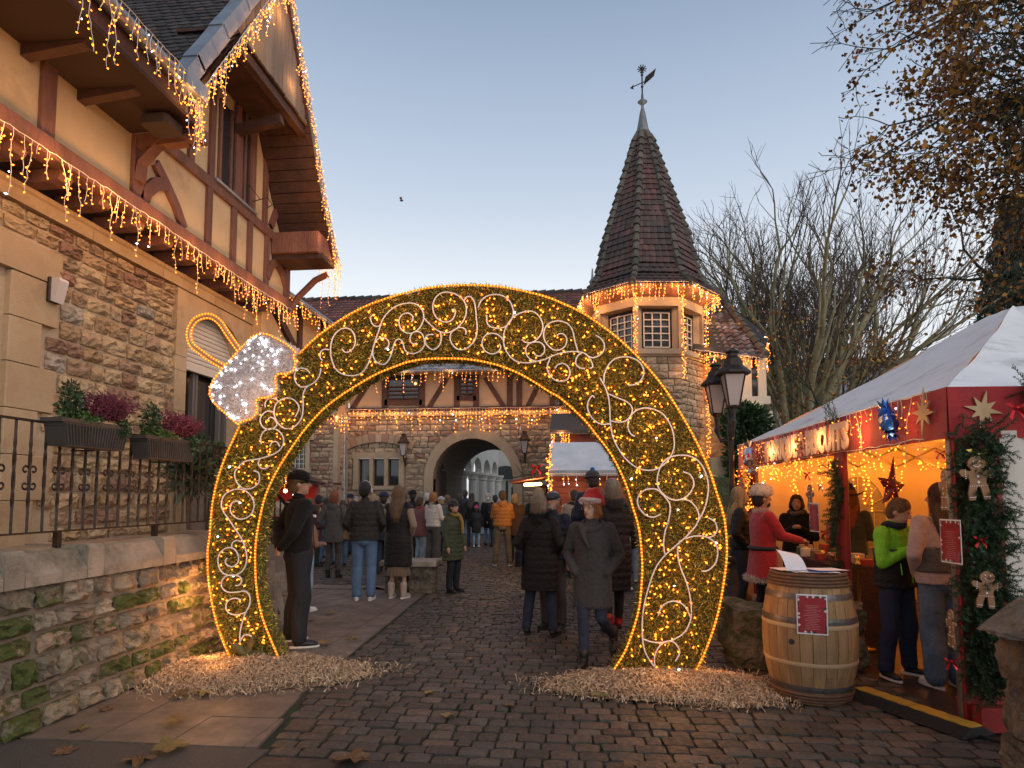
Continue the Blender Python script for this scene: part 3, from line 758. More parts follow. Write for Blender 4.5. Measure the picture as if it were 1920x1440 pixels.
b = MB(); b.beam((XU,Yg,ZV-.34),(XV+.02,Yg-.06,ZV-.34),.12,.14); b.build('bracket_beam', m_timb, lb)
m_mesh = mat('perforated_metal', (.07,.05,.04), rough=.5, metal=.5, bump=1, bs=200)
b = MB(); b.bbox(XU+.35, XV-.12, Yg-.48, Yg-.2, ZV-.42, ZV-.30, .03); b.build('vent_cover', m_mesh, lb)
for px, py in ((474,82),(545,210)):
    p = on_x(px,py,XV); b = MB(); b.beam((XU,p.y,p.z-.22),(XV-.12,p.y,p.z-.10),.10,.13); b.build('bracket_beam', m_timbd, lb)
b = MB(); pz = on_x(470,378,XU); b.tube([pz+V(.03,0,0),pz+V(.25,0,.05),pz+V(.3,.05,-.04),pz+V(.22,.08,-.06)], .008, 4); b.tube([pz+V(.03,-.2,.2),pz+V(.15,0,.02)], .006, 4); b.build('iron_hook', m_iron, lb)

# wall lamp
wl = thing('wall_lamp', 'unlit frosted glass wall lamp on the rough stone wall', 'lamp')
p = on_x(92,545,XB); m_lampg = mat('lamp_glass', (.55,.50,.46), rough=.35)
b = MB(); b.bbox(XB+.03, XB+.07, p.y-.07, p.y+.07, p.z-.12, p.z+.12, .01); b.build('back_plate', m_iron, wl)
b = MB(); b.prism([(0,-.115),(.04,-.13),(.09,.08),(.08,.11),(0,.115)], (1,0,0),(0,0,1),(XB+.07,p.y-.055,p.z),(0,.11,0)); b.build('shade', m_lampg, wl, recalc=True)

# jettied wing with a small roof past the house corner
lw = thing('timbered_side_wing', 'small timbered upper wing with low slate roof past the house corner', 'building')
zw = 4.15; yw1 = 12.5
b = MB(); b.box(-8, XB-.02, Yc+.02, yw1, zw, ZL+.85); b.build('wall', m_plast, lw)
for yy in (Yc+.05, 11.2, 12.3): b = MB(); b.bbox(XB-.06, XB+.03, yy, yy+.16, zw-.0, ZL+.85, .01); b.build('post', m_timbd, lw)
for a_, c_ in ((Yc+.1,11.1),): b = MB(); b.beam((XB,a_,ZL+.7),(XB,c_,zw+.1),.14,.1,(1,0,0)); b.build('brace', m_timbd, lw)
m_slate = mat('slate_roof', (.16,.16,.15), (.08,.08,.07), ns=8, rough=.8, bump=.8, bs=40, stretch=(1,.4,1))
b = MB(); b.prism([(XB+.35,ZL+.62),(XB+.38,ZL+.70),(XB-2.0,ZL+2.0),(XB-2.0,ZL+1.9)], (1,0,0),(0,0,1),(0,Yc-.1,0),(0,yw1-Yc+.4,0)); b.build('roof', m_slate, lw, recalc=True)
b = MB(); b.tube([(XB+.4,Yc-.1,ZL+.64),(XB+.4,yw1+.3,ZL+.64)], .05, 6); b.build('gutter', m_zinc, lw)
# ============================================================ GATEHOUSE (far facade)
YF = 26.6
F = lambda px, py: on_y(px, py, YF)
m_fstone = mat('facade_stone', (.4,.3,.2), (.25,.17,.11), ns=3, rough=.85, bump=1.2, bs=8, rnd=.2,
   ramp=[(.36,.28,.20),(.31,.245,.18),(.40,.31,.22),(.29,.23,.17),(.24,.15,.12),(.34,.265,.19),(.38,.295,.21),(.28,.20,.15)])
m_fmort = mat('facade_mortar', (.34,.27,.20), rough=.9)
m_fdress = mat('facade_dressed', (.37,.29,.20), (.31,.24,.17), ns=1.6, rough=.85, bump=.4, bs=30, dirt=(.2,.16,.11), dk=.62, ds=.8)
m_fplast = mat('facade_plaster', (.42,.30,.20), (.36,.25,.17), ns=1.2, rough=.9, bump=.3, bs=50, dirt=(.26,.19,.13), dk=.6, ds=.6)
m_rtile = mat('roof_tile_red', (.17,.065,.055), ns=5, rough=.75, bump=.5, bs=30, rnd=.25,
   ramp=[(.17,.070,.058),(.14,.055,.048),(.19,.080,.062),(.12,.05,.045)], dirt=(.09,.06,.05), dk=.60, ds=1.2)
m_frost = mat('roof_tile_grey', (.10,.10,.10), ns=6, rough=.7, bump=.5, bs=30, rnd=.3, ramp=[(.22,.22,.23),(.16,.16,.165),(.28,.28,.29),(.12,.12,.12)], dirt=(.42,.43,.45), dk=.50, ds=4)
m_white = mat('white_render', (.78,.77,.71), (.70,.69,.64), ns=1.5, rough=.85)
m_dark = mat('dark_interior', (.03,.028,.026), rough=.9)
gh = thing('gatehouse', 'long sandstone gatehouse with arched passage, timbered upper floor and red tiled roof across the courtyard', 'building')
zled = F(860,778).z; zeave = F(860,700).z; zrid = F(860,556).z
xa0, xa1 = F(812,900).x, F(962,900).x                # arch opening
xac = (xa0+xa1)/2; ra = (xa1-xa0)/2; zac = F(885,822).z - ra
XL = F(652,850).x; XRt = F(1420,850).x
W0, W1, WZ0, WZ1 = F(672,900).x, F(748,900).x, F(700,911).z, F(700,860).z
b = MB(); D = .5; yb, yf = YF+D, YF+.08
b.box(XL,W0-.15,yf,yb,0,zled); b.box(W0-.15,W1+.15,yf,yb,0,WZ0-.1); b.box(W0-.15,W1+.15,yf,yb,WZ1+.1,zled); b.box(W1+.15,xa0-.3,yf,yb,0,zled); b.box(xa1+.3,XRt,yf,yb,0,zled)
# wall over the arch, cut as a fan
N = 14
for i in range(N):
    t0, t1 = pi - pi*i/N, pi - pi*(i+1)/N; r2 = ra + .02
    p = [(xac+r2*math.cos(t0), zac+r2*math.sin(t0)), (xac+r2*math.cos(t1), zac+r2*math.sin(t1))]
    x0_ = xac + (ra+.3)*math.cos(t0) if 0 < i else xa0-.3; x1_ = xac + (ra+.3)*math.cos(t1) if i < N-1 else xa1+.3
    b.prism([p[0], p[1], (x1_, zled), (x0_, zled)], (1,0,0),(0,0,1),(0,yf,0),(0,D-.08,0))
b.box(xa0-.3,xa0+.0,yf,yb,0,zac); b.box(xa1,xa1+.3,yf,yb,0,zac)
b.build('wall', m_fmort, gh, recalc=True)
fm = [stone_mesh('facade_stone', m_fstone, 40+s, 2, 2, rough=.2, edge=.3, lim=.05) for s in range(5)]
def fspans(z):
    s = [(XL, XRt)]
    cuts = []
    if WZ0-.3 < z < WZ1+.3: cuts.append((W0-.28, W1+.28))
    R_ = ra + .42
    if z < zac: cuts.append((xac-R_, xac+R_))
    elif z < zac+R_: h = math.sqrt(R_**2-(z-zac)**2); cuts.append((xac-h, xac+h))
    for c0, c1 in cuts:
        s2 = []
        for a, c in s:
            if c1 <= a or c0 >= c: s2.append((a,c)); continue
            if c0 > a: s2.append((a,c0))
            if c1 < c: s2.append((c1,c))
        s = s2
    return s
coursed(gh, lambda a, z: (Vector((a,YF,z)), (1,0,0), (0,-1,0)), fspans, .3, zled-.02, [.2,.24,.18,.27], [.34,.5,.42,.28], fm, .14, joint=.022, nearest=(xac,YF,3.5), proud=.04, seed=21, limit=290)
# voussoirs
N = 15
for i in range(N):
    t0, t1 = pi - pi*i/N, pi - pi*(i+1)/N; r1, r2 = ra, ra+.40; b = MB()
    P = [(xac+r1*math.cos(t0), zac+r1*math.sin(t0)),(xac+r1*math.cos(t1), zac+r1*math.sin(t1)),(xac+r2*math.cos(t1), zac+r2*math.sin(t1)),(xac+r2*math.cos(t0), zac+r2*math.sin(t0))]
    b.prism(P, (1,0,0),(0,0,1),(0,YF-.06,0),(0,.7,0)); b.build('voussoir', m_fdress, gh, recalc=True)
for sx in (-1,1):
    z = 0
    while z < zac-.05:
        h = min(.42, zac-z); x = xac+sx*(ra+.2); b = MB(); b.bbox(x-.2,x+.2,YF-.06,YF+.64,z+.003,z+h-.004,.01); b.build('jamb_stone', m_fdress, gh); z += .42
# ledge
x = XL
while x < XRt:
    b = MB(); b.bbox(x+.003,min(x+1.6,XRt)-.003,YF-.16,YF+.2,zled-.04,zled+.16,.03); b.build('ledge_stone', m_fdress, gh); x += 1.6
# window triple
fr = MB(); fr.box(W0-.28,W1+.28,YF-.05,YF+.05,WZ1,WZ1+.26); fr.box(W0-.24,W1+.24,YF-.08,YF+.05,WZ0-.16,WZ0)
w3 = (W1-W0); n = 3; mw = .16; pw = (w3 - 2*mw)/3
wn3 = MB(); wn3.box(W0-.1,W1+.1,YF+.22,YF+.26,WZ0,WZ1); wn3 = wn3.build('window', m_glass, gh)
for x in (W0-.22, W1): fr.box(x,x+.22,YF-.05,YF+.2,WZ0,WZ1)
for k in (1,2): x = W0 + k*pw + (k-1)*mw; fr.box(x,x+mw,YF-.04,YF+.2,WZ0,WZ1)
fr.build('window_frame', m_fdress, wn3)
for k in range(3):
    x = W0 + k*(pw+mw); b = MB()
    for q in (x+.01, x+pw-.05): b.box(q,q+.04,YF+.16,YF+.2,WZ0,WZ1)
    b.box(x,x+pw,YF+.16,YF+.2,WZ0,WZ0+.05); b.box(x,x+pw,YF+.16,YF+.2,WZ1-.05,WZ1); b.build('casement', m_timbd, wn3)
# relieving arch stones over the window
wc = (W0+W1)/2
for i in range(11):
    t = pi*.5 + (5-i)*.085; r1 = 3.2; z0_ = WZ1+.42-r1*math.sin(pi*.5+5*.085)
    b = MB(); P = [(wc+r*math.cos(t+s*.04), z0_+r*math.sin(t+s*.04)) for r, s in ((r1,1),(r1,-1),(r1+.36,-1),(r1+.36,1))]
    b.prism(P,(1,0,0),(0,0,1),(0,YF-.10,0),(0,.12,0)); b.build('relieving_stone', m_fstone, gh, recalc=True)
# upper storey
b = MB(); b.box(XL+.05, XRt, YF-.02, YF+.4, zled+.16, zeave+.25); b.build('plaster_wall', m_fplast, gh)
def fb(p0, p1, w=.22, nm='timber', pr=.05):
    a, c = F(*p0), F(*p1); a.y = c.y = YF-pr; b = MB(); b.beam(a, c, w, .08, (0,1,0)); b.build(nm, m_timbd, gh)
b = MB(); b.bbox(XL, XRt, YF-.14, YF+.1, zled+.163, zled+.34, .02); b.build('sill_beam', m_timbd, gh)
for px in (722,792,857,893,956,974,1036): fb((px,772),(px,703),.24, 'post')
for p0, p1 in (((655,776),(690,722)),((798,776),(838,710)),((952,774),(910,708)),((984,774),(1008,725)),((1045,775),(1075,712))): fb(p0, p1, .2, 'brace', .035)
fb((722,755),(792,755),.24,'transom'); fb((857,747),(893,747),.2,'transom')
for x0_, x1_, zz in ((728,786,752),(863,888,743)):
    a = F(x0_,zz); c = F(x1_,703); b = MB(); b.box(a.x,c.x,YF-.03,YF-.022,a.z,c.z); w_ = b.build('window', m_glass, gh)
    for k in range(4):
        z = a.z + .06 + k*.17; b = MB(); b.box(a.x,c.x,YF-.12,YF-.08,z,z+.06); b.build('guard_slat', m_timbd, w_)
    b = MB()
    for q in (a.x,(a.x+c.x)/2,c.x): b.box(q-.035,q+.035,YF-.07,YF-.032,a.z,c.z)
    b.build('window_frame', m_timbd, w_)
a = F(1042,768); c = F(1072,738); b = MB(); b.box(a.x,c.x,YF-.03,YF-.022,a.z,c.z); b.build('window', m_glass, gh)
# lower skirt roof over the eave with grey tiles and main red roof with the ridge
def tiled(parent, o, ax, up, nx, ny, w, h, m, name='roof_tiles', clip=None, lift=.05, wave=.035, shrink=None):
    """pan tiles on a plane: ax along the eave, up the slope"""
    ax = Vector(ax).normalized(); up = Vector(up).normalized(); nr_ = ax.cross(up).normalized(); o = Vector(o)
    prof = [(0,0),(.25,wave*.5),(.5,wave),(.75,wave*.9),(.92,.1*wave),(1.0,0)]
    bv = []
    for v in (0,1):
        for q, z in prof: bv.append((q*w, v*h*1.12, z + (lift if v == 0 else 0)))
    bv += [(q*w, 0, z-.005) for q, z in prof]
    k = len(prof); bf = [(i,i+1,k+i+1,k+i) for i in range(k-1)] + [(2*k+i,2*k+i+1,i+1,i) for i in range(k-1)]
    Ms = []
    for j in range(ny):
        for i in range(nx):
            q = o + ax*(i*w) + up*(j*h)
            if clip and not clip(q + ax*w/2 + up*h/2): continue
            M = np.eye(4); M[:3,0] = ax; M[:3,1] = up; M[:3,2] = nr_; M[:3,3] = q + nr_*random.uniform(0,.01); Ms.append(M)
    if not Ms: return None
    t = scatter(name, bv, bf, Ms, m, parent); t['kind'] = 'stuff'; return t
ylo = YF-.75; zlo = zeave-.02
sl = Vector((0,1.6,.62)).normalized()
b = MB(); b.add([(XL-.3,ylo,zlo),(XRt,ylo,zlo),(XRt,ylo+1.3,zlo+1.15),(XL-.3,ylo+1.3,zlo+1.15)], [(0,1,2,3)]); b.build('lower_roof', m_dark, gh)
tiled(gh, (XL-.3,ylo-.05,zlo+.02), (1,0,0), (0,1.3,1.15), int((XRt-XL)/.22), 7, .22, .26, m_frost, 'lower_roof_tiles')
y1_ = ylo+1.3; z1_ = zlo+1.15; yr = YF+5; 
zr_ = zrid*1.0 + (yr-YF)*(zrid-CAMH)/YF
b = MB(); b.add([(XL-12,y1_-.01,z1_-.03),(XRt,y1_-.01,z1_-.03),(XRt,yr,zr_-.05),(XL-12,yr,zr_-.05)], [(0,1,2,3)]); b.build('roof', m_dark, gh)
L_ = math.hypot(yr-y1_, zr_-z1_); XRr = F(1110,560).x*1.19+.8
tiled(gh, (XL-7,y1_,z1_), (1,0,0), (0,yr-y1_,zr_-z1_), int((XRr+7-XL)/.24), int(L_/.30)+1, .24, .30, m_rtile)
for k in range(int((XRr+7-XL)/.45)):
    b = MB(); b.tube([(XL-7+k*.45,yr,zr_+.03),(XL-7+k*.45+.47,yr,zr_+.07)], [.13,.16], 8); b.build('ridge_tile', m_tiled, gh)
for px in (788,1111): pass
b = MB(); b.box(XL,XRt,YF+.5,YF+6,.0,.01); b.tube([(XL,ylo-.06,zlo-.02),(XRt,ylo-.06,zlo-.02)], .07, 6); b.build('gutter', m_zinc, gh)
b = MB(); b.tube([F(650,704)+V(0,-.3,0), F(651,740)+V(0,-.3,0), V(F(650,960).x,YF-.3,.1)], .07, 8); b.build('downpipe', m_zinc, gh)
# passage: side walls, vault, and the white arcaded court behind
b = MB(); YP = YF+7
for sx, x in ((-1,xa0-.02),(1,xa1+.02)): b.box(min(x,x+sx*.4),max(x,x+sx*.4),YF+.62,YP,0,zac)
for i in range(16):
    t0, t1 = pi-pi*i/16, pi-pi*(i+1)/16
    b.prism([(xac+(ra+.02)*math.cos(t0), zac+(ra+.02)*math.sin(t0)),(xac+(ra+.02)*math.cos(t1), zac+(ra+.02)*math.sin(t1)),(xac+(ra+.4)*math.cos(t1), zac+(ra+.4)*math.sin(t1)),(xac+(ra+.4)*math.cos(t0), zac+(ra+.4)*math.sin(t0))],(1,0,0),(0,0,1),(0,YF+.62,0),(0,6.3,0))
m_vault = mat('vault_stone', (.30,.25,.20), (.22,.18,.14), ns=2.5, rough=.9, bump=.5, bs=20)
b.build('passage_vault', m_vault, gh, recalc=True)
cl = thing('cloister', 'white arcade with round columns and rounded openings seen through the passage', 'building')
YC = YP
CXL = on_y(850,900,YC+1).x
# arcade running away on the left, columns along Y
col_px = [867,886,905,921,934]; 
m_col = m_white
cols = []
for i, px in enumerate(col_px):
    yy = YC + 1.5 + i*2.3
    p = on_y(px, 930, yy); cols.append((p.x, yy))
for i, (x, yy) in enumerate(cols):
    c = thing('arcade_column', 'white round column of the arcade', 'column') if False else None
    b = MB(); b.lathe([(.34,0),(.34,.25),(.26,.32),(.235,2.55),(.30,2.62),(.27,2.68),(.36,2.86),(.40,2.9),(.40,3.02)], 14, c=(x,yy,0)); b.build('column', m_col, cl, smooth=False)
    if i < len(cols)-1:
        x2, y2 = cols[i+1]; h = math.hypot(x2-x, y2-yy); a = Vector((x2-x, y2-yy, 0)).normalized()
        P = [(.2,3.02)] + [(h/2-(h/2-.2)*math.cos(pi*k/10), 3.02+(h/2-.2)*math.sin(pi*k/10)*.95) for k in range(11)] + [(h-.0,3.02),(h,5.6),(0,5.6),(0,3.02)]
        b = MB()
        for k in range(10):
            q0 = P[1+k]; q1 = P[2+k]; b.prism([q0, q1, (q1[0],5.6), (q0[0],5.6)], a, (0,0,1), (x,yy,0), (-.4,0,0))
        b.prism([(-.02,3.02),(.2,3.02),(.2,5.6),(-.02,5.6)], a,(0,0,1),(x,yy,0),(-.4,0,0)); b.prism([(h-.2,3.02),(h,3.02),(h,5.6),(h-.2,5.6)], a,(0,0,1),(x,yy,0),(-.4,0,0))
        b.build('arcade_arch', m_col, cl, recalc=True)
ye = cols[-1][1]+.5
b = MB(); x0_, x1_ = on_y(925,900,ye).x, on_y(1010,900,ye).x; xm = (on_y(905+18,900,ye).x+on_y(972,900,ye).x)/2
rw_ = 1.25
for k in range(12):
    t0, t1 = pi-pi*k/12, pi-pi*(k+1)/12
    b.prism([(xm+rw_*math.cos(t0),2.6+.9*rw_*math.sin(t0)),(xm+rw_*math.cos(t1),2.6+.9*rw_*math.sin(t1)),(xm+rw_*math.cos(t1),6),(xm+rw_*math.cos(t0),6)],(1,0,0),(0,0,1),(0,ye,0),(0,.4,0))
b.box(xm-rw_-.9,xm-rw_,ye,ye+.4,0,6); b.box(xm+rw_,xm+rw_+4,ye,ye+.4,0,6)
b.build('end_wall', m_white, cl, recalc=True)
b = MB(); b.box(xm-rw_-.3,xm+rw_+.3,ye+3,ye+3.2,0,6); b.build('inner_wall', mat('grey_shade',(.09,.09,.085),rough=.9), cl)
for k in range(3): b = MB(); b.lathe([(.2,0),(.17,.3),(.16,2.6),(.24,2.8)], 10, c=(xm-.8+k*.5,ye+1.5,0)); b.build('column', m_white, cl)
b = MB(); b.box(cols[0][0]-3.2, cols[0][0]-3, YC, ye+4, 0, 6); b.box(cols[0][0]-3,CXL-1,YC+.1,YC+.3,0,5.6); b.build('side_wall', m_white, cl)
b = MB(); b.box(xm+.5,xm+1.15,ye-.8,ye-.75,.9,2.2); b.build('notice_board', m_dark, cl)
# iron gate leaf folded in the passage
gt = thing('iron_gate', 'black iron gate leaf folded back inside the arched passage', 'gate')
for k in range(6):
    b = MB(); b.box(xa0+.12,xa0+.16,YF+.9+k*.22,YF+.93+k*.22,.1,2.9+.2*math.sin(k)); b.build('bar', m_iron, gt)
for z in (.3,1.6,2.7): b = MB(); b.box(xa0+.11,xa0+.17,YF+.85,YF+2.1,z,z+.06); b.build('rail', m_iron, gt)

# wall lanterns each side of the arch
def lantern_mb(root, c, s=1.0, tilt=0):
    c = Vector(c)
    b = MB(); b.lathe([(.09*s,-.30*s),(.19*s,.14*s)], 4, c=c, a0=pi/4); b.build('lamp_glass', mat('lantern_glass',(.42,.36,.34),rough=.25,spec=.6), root)
    b = MB()
    for k in range(4):
        t = pi/4 + k*pi/2; b.tube([c+V(.095*s*math.cos(t),.095*s*math.sin(t),-.31*s), c+V(.197*s*math.cos(t),.197*s*math.sin(t),.15*s)], .011*s, 4)
    for r, z in ((.10*s,-.305*s),(.20*s,.145*s)):
        P = [c+V(r*math.cos(pi/4+k*pi/2), r*math.sin(pi/4+k*pi/2), z) for k in range(4)]; b.tube(P, .014*s, 4, closed=True)
    b.build('cage', m_iron, root)
    b = MB(); b.lathe([(.245*s,.15*s),(.24*s,.18*s),(.15*s,.26*s),(.12*s,.36*s),(.075*s,.40*s),(.07*s,.44*s),(.10*s,.455*s),(.10*s,.47*s),(.05*s,.50*s)], 8, c=c, a0=pi/8); b.build('hood', m_iron, root)
for px, py, nm in ((762,840,'left of the passage arch'),(985,835,'right of the passage arch')):
    p = F(px,py); r_ = thing('wall_lantern', 'small unlit iron lantern on the far stone wall, '+nm, 'lantern', 'lanterns beside the passage')
    c = Vector((p.x, YF-.45, p.z)); lantern_mb(r_, c, 1.15)
    b = MB(); b.tube([c+V(0,0,-.35), c+V(0,.1,-.6), c+V(0,.40,-.75), c+V(0,.42,-.4)], .03, 5); b.build('bracket', m_iron, r_)

# ---- projecting wing left of the downpipe
wg = thing('courtyard_wing', 'stone wing with latticed window projecting left of the downpipe', 'building')
YW = YF-1.3; Wf = lambda px, py: on_y(px,py,YW)
xe = Wf(626,850).x; xs = -17
lx0, lx1, lz0, lz1 = Wf(541,850).x, Wf(573,850).x, Wf(560,878).z, Wf(560,825).z
zl2 = Wf(620,780).z
b = MB(); b.box(xs,lx0-.1,YW+.08,YW+1,0,zl2); b.box(lx1+.1,xe,YW+.08,YW+1,0,zl2); b.box(lx0-.1,lx1+.1,YW+.08,YW+1,0,lz0); b.box(lx0-.1,lx1+.1,YW+.08,YW+1,lz1,zl2)
b.add([(xe-.02,YW+.08,0),(XL+.02,YF+.1,0),(XL+.02,YF+.1,zl2),(xe-.02,YW+.08,zl2)], [(0,1,2,3)]); b.build('wall', m_fmort, wg)
def wsp(z):
    if lz0-.25 < z < lz1+.3: return [(xs,lx0-.3),(lx1+.2,xe-.0)]
    return [(xs,xe)]
m_wst = mat('wing_stone', (.3,.2,.14), (.2,.13,.09), ns=3, rough=.85, bump=1.2, bs=8, rnd=.2, ramp=[(.30,.21,.14),(.20,.11,.085),(.34,.25,.16),(.24,.15,.11),(.17,.09,.075),(.32,.23,.15)])
wm = [stone_mesh('wing_stone', m_wst, 60+s, 2, 2, rough=.2, edge=.3, lim=.05) for s in range(4)]
coursed(wg, lambda a, z: (Vector((a,YW,z)), (1,0,0), (0,-1,0)), lambda z: [(max(a,-15),c) for a, c in wsp(z) if c > -15], .2, zl2, [.19,.22,.16], [.3,.45,.38,.25], wm, .14, joint=.022, seed=31, proud=.04, limit=290, nearest=(xe,YW,3))
al = Vector((XL-xe, YF-YW, 0)); ln_ = al.length; al.normalize(); nn = Vector((al.y,-al.x,0))
coursed(wg, lambda a, z: (Vector((xe,YW,z))+al*a, al, nn), lambda z: [(0,ln_)], .2, zl2, [.2,.24], [.34,.5,.28], wm, .14, joint=.022, seed=33, proud=.04, limit=120)
b = MB(); b.bbox(xe-.04,xe+.16,YW-.0,YW+.3,lz0-.6,zl2-.5,.02); b.build('pilaster', m_fdress, wg)
b = MB(); b.bbox(xs,xe+.1,YW-.12,YW+.1,zl2,zl2+.2,.03); b.build('ledge', m_fdress, wg)
b = MB(); b.box(xs,xe+.05,YW,YW+1.2,zl2+.2,zeave+.3); b.add([(xe+.05,YW,zl2),(XL,YF,zl2),(XL,YF,zeave),(xe+.05,YW,zeave)],[(0,1,2,3)]); b.build('plaster_wall', m_fplast, wg)
b = MB(); b.bbox(xe-.1,xe+.1,YW-.05,YW+.1,zl2+.2,zeave,.01); b.build('corner_post', m_timbd, wg)
w_ = MB(); w_.box(lx0,lx1,YW+.3,YW+.33,lz0,lz1); w_ = w_.build('window', m_glass, wg)
b = MB(); b.box(lx0-.3,lx0,YW-.04,YW+.2,lz0,lz1); b.box(lx1,lx1+.18,YW-.04,YW+.2,lz0,lz1); b.box(lx0-.34,lx1+.36,YW-.06,YW+.2,lz1,lz1+.28); b.box(lx0-.34,lx1+.26,YW-.08,YW+.2,lz0-.18,lz0); b.build('window_surround', m_fdress, w_)
b = MB()
for k in range(1,4): x = lx0+(lx1-lx0)*k/4; b.box(x-.015,x+.015,YW+.24,YW+.28,lz0,lz1)
for k in range(1,6): z = lz0+(lz1-lz0)*k/6; b.box(lx0,lx1,YW+.245,YW+.275,z-.015,z+.015)
b.build('glazing_bars', m_shut, w_)

# ============================================================ TOWER
YT = 21.5
tp = on_y(1212,700,YT); TXc = tp.x
Tf = lambda px, py: on_y(px,py,YT-1.4)
rT = (on_y(1318,640,YT).x - on_y(1112,640,YT).x)/2*1.02
tw = thing('stair_tower', 'octagonal stone stair tower with tall pointed red tiled roof and weather vane', 'tower')
tc = Vector((TXc,YT,0))
zst = Tf(1212,672).z; zet = Tf(1212,562).z
m_tst = mat('tower_stone', (.4,.3,.2), (.28,.2,.13), ns=3, rough=.85, bump=1.2, bs=9, rnd=.16, ramp=[(.40,.30,.20),(.36,.27,.18),(.43,.33,.23),(.33,.25,.17),(.30,.22,.15)])
tms = [stone_mesh('tower_stone', m_tst, 80+s, 2, 2, rough=.25, edge=.34, lim=.05) for s in range(4)]
a0 = pi/8 + .12
vt = [tc + V(rT*math.cos(a0+k*pi/4), rT*math.sin(a0+k*pi/4), 0) for k in range(8)]
b = MB(); b.lathe([(rT-.1,0),(rT-.1,zst)], 8, c=tc, a0=a0); b.build('core', m_fmort, tw)
cnt = 0
for k in range(8):
    p, q = vt[k], vt[(k+1)%8]; d = (q-p); L = d.length; d.normalize(); n = Vector((d.y,-d.x,0))
    if n.y > .35: continue
    coursed(tw, lambda a, z, p=p, d=d, n=n: (p+d*a+Vector((0,0,z)), d, n), lambda z, L=L: [(0,L)], .6, zst, [.2,.24,.17], [.36,.3,.44], tms, .14, joint=.02, seed=40+k, proud=.03, limit=70, nearest=(TXc,YT-3,zst))
    # dressed stage with window
    b = MB(); r2 = rT+.02; 
    wz0, wz1 = Tf(1212,652).z, Tf(1212,588).z; ww = .62; c_ = L/2
    th = -n*.35
    P0 = p + n*.02
    for (u0,u1,z0_,z1_) in ((0,c_-ww,zst,zet),(c_+ww,L,zst,zet),(c_-ww,c_+ww,zst,wz0-.12),(c_-ww,c_+ww,wz1+.15,zet)):
        b.prism([(u0,z0_),(u1,z0_),(u1,z1_),(u0,z1_)], d, (0,0,1), P0, th)
    b.build('ashlar_wall', m_fdress, tw, recalc=True)
    wi = MB(); wi.prism([(c_-ww+.1,wz0-.1),(c_+ww-.1,wz0-.1),(c_+ww-.1,wz1+.1),(c_-ww+.1,wz1+.1)], d,(0,0,1),p-n*.30,-n*.03); wi = wi.build('window', m_glass, tw, recalc=True)
    fr = MB(); w4 = ww*1.0-.22
    for u in (-w4,-w4/3,w4/3,w4): fr.prism([(c_+u-.017,wz0),(c_+u+.017,wz0),(c_+u+.017,wz1),(c_+u-.017,wz1)], d,(0,0,1),p-n*.24,-n*.04)
    for j in range(6): z = wz0+(wz1-wz0)*j/5; fr.prism([(c_-w4,z-.016),(c_+w4,z-.016),(c_+w4,z+.016),(c_-w4,z+.016)], d,(0,0,1),p-n*.245,-n*.035)
    fr.build('glazing_bars', m_shut, wi, recalc=True)
    b = MB(); b.prism([(c_-ww-.08,wz0-.28),(c_+ww+.08,wz0-.28),(c_+ww+.08,wz0-.12),(c_-ww-.08,wz0-.12)], d,(0,0,1),p+n*.10,-n*.3); b.build('window_sill', m_fdress, wi, recalc=True)
b = MB(); b.lathe([(rT+.02,zet-.02),(rT+.42,zet+.22),(rT+.46,zet+.30),(rT-.1,zet+.30)], 8, c=tc, a0=a0); b.build('eave_soffit', m_timb, tw)
# roof: eight faces with bell-cast foot
hz = [(rT+.52, zet+.30)]
zapx = on_y(1197,246,YT).z
prof = [(rT+.50,zet+.30),(rT+.14,zet+.62),(rT-.10,zet+1.0),(rT-.26,zet+1.6),(rT-.42,zet+2.4)]
H0 = zapx - prof[-1][1]; r0 = prof[-1][0]
for t in (.2,.4,.6,.8,1.0): prof.append((r0+(.17-r0)*t, prof[-1][1]*0 + (zet+2.4)+H0*t))
b = MB(); b.lathe([(r-.03,z-.02) for r, z in prof], 8, c=tc, a0=a0); b.build('roof', m_dark, tw)
def prof_at(s):
    for (r1,z1),(r2,z2) in zip(prof[:-1],prof[1:]):
        l = math.hypot(r2-r1,z2-z1)
        if s <= l: t = s/l; return r1+(r2-r1)*t, z1+(z2-z1)*t, (r2-r1)/l, (z2-z1)/l
        s -= l
    return None
m_trt = mat('tower_tile', (.12,.06,.055), ns=5, rough=.8, bump=.5, bs=30, rnd=.3, ramp=[(.12,.062,.055),(.10,.052,.048),(.15,.065,.056),(.085,.055,.05),(.13,.058,.05)], dirt=(.055,.048,.044), dk=.50, ds=.9)
th_ = .215; s = 0; rows = []
while prof_at(s): rows.append(prof_at(s)); s += th_
tv, tf_ = [], []
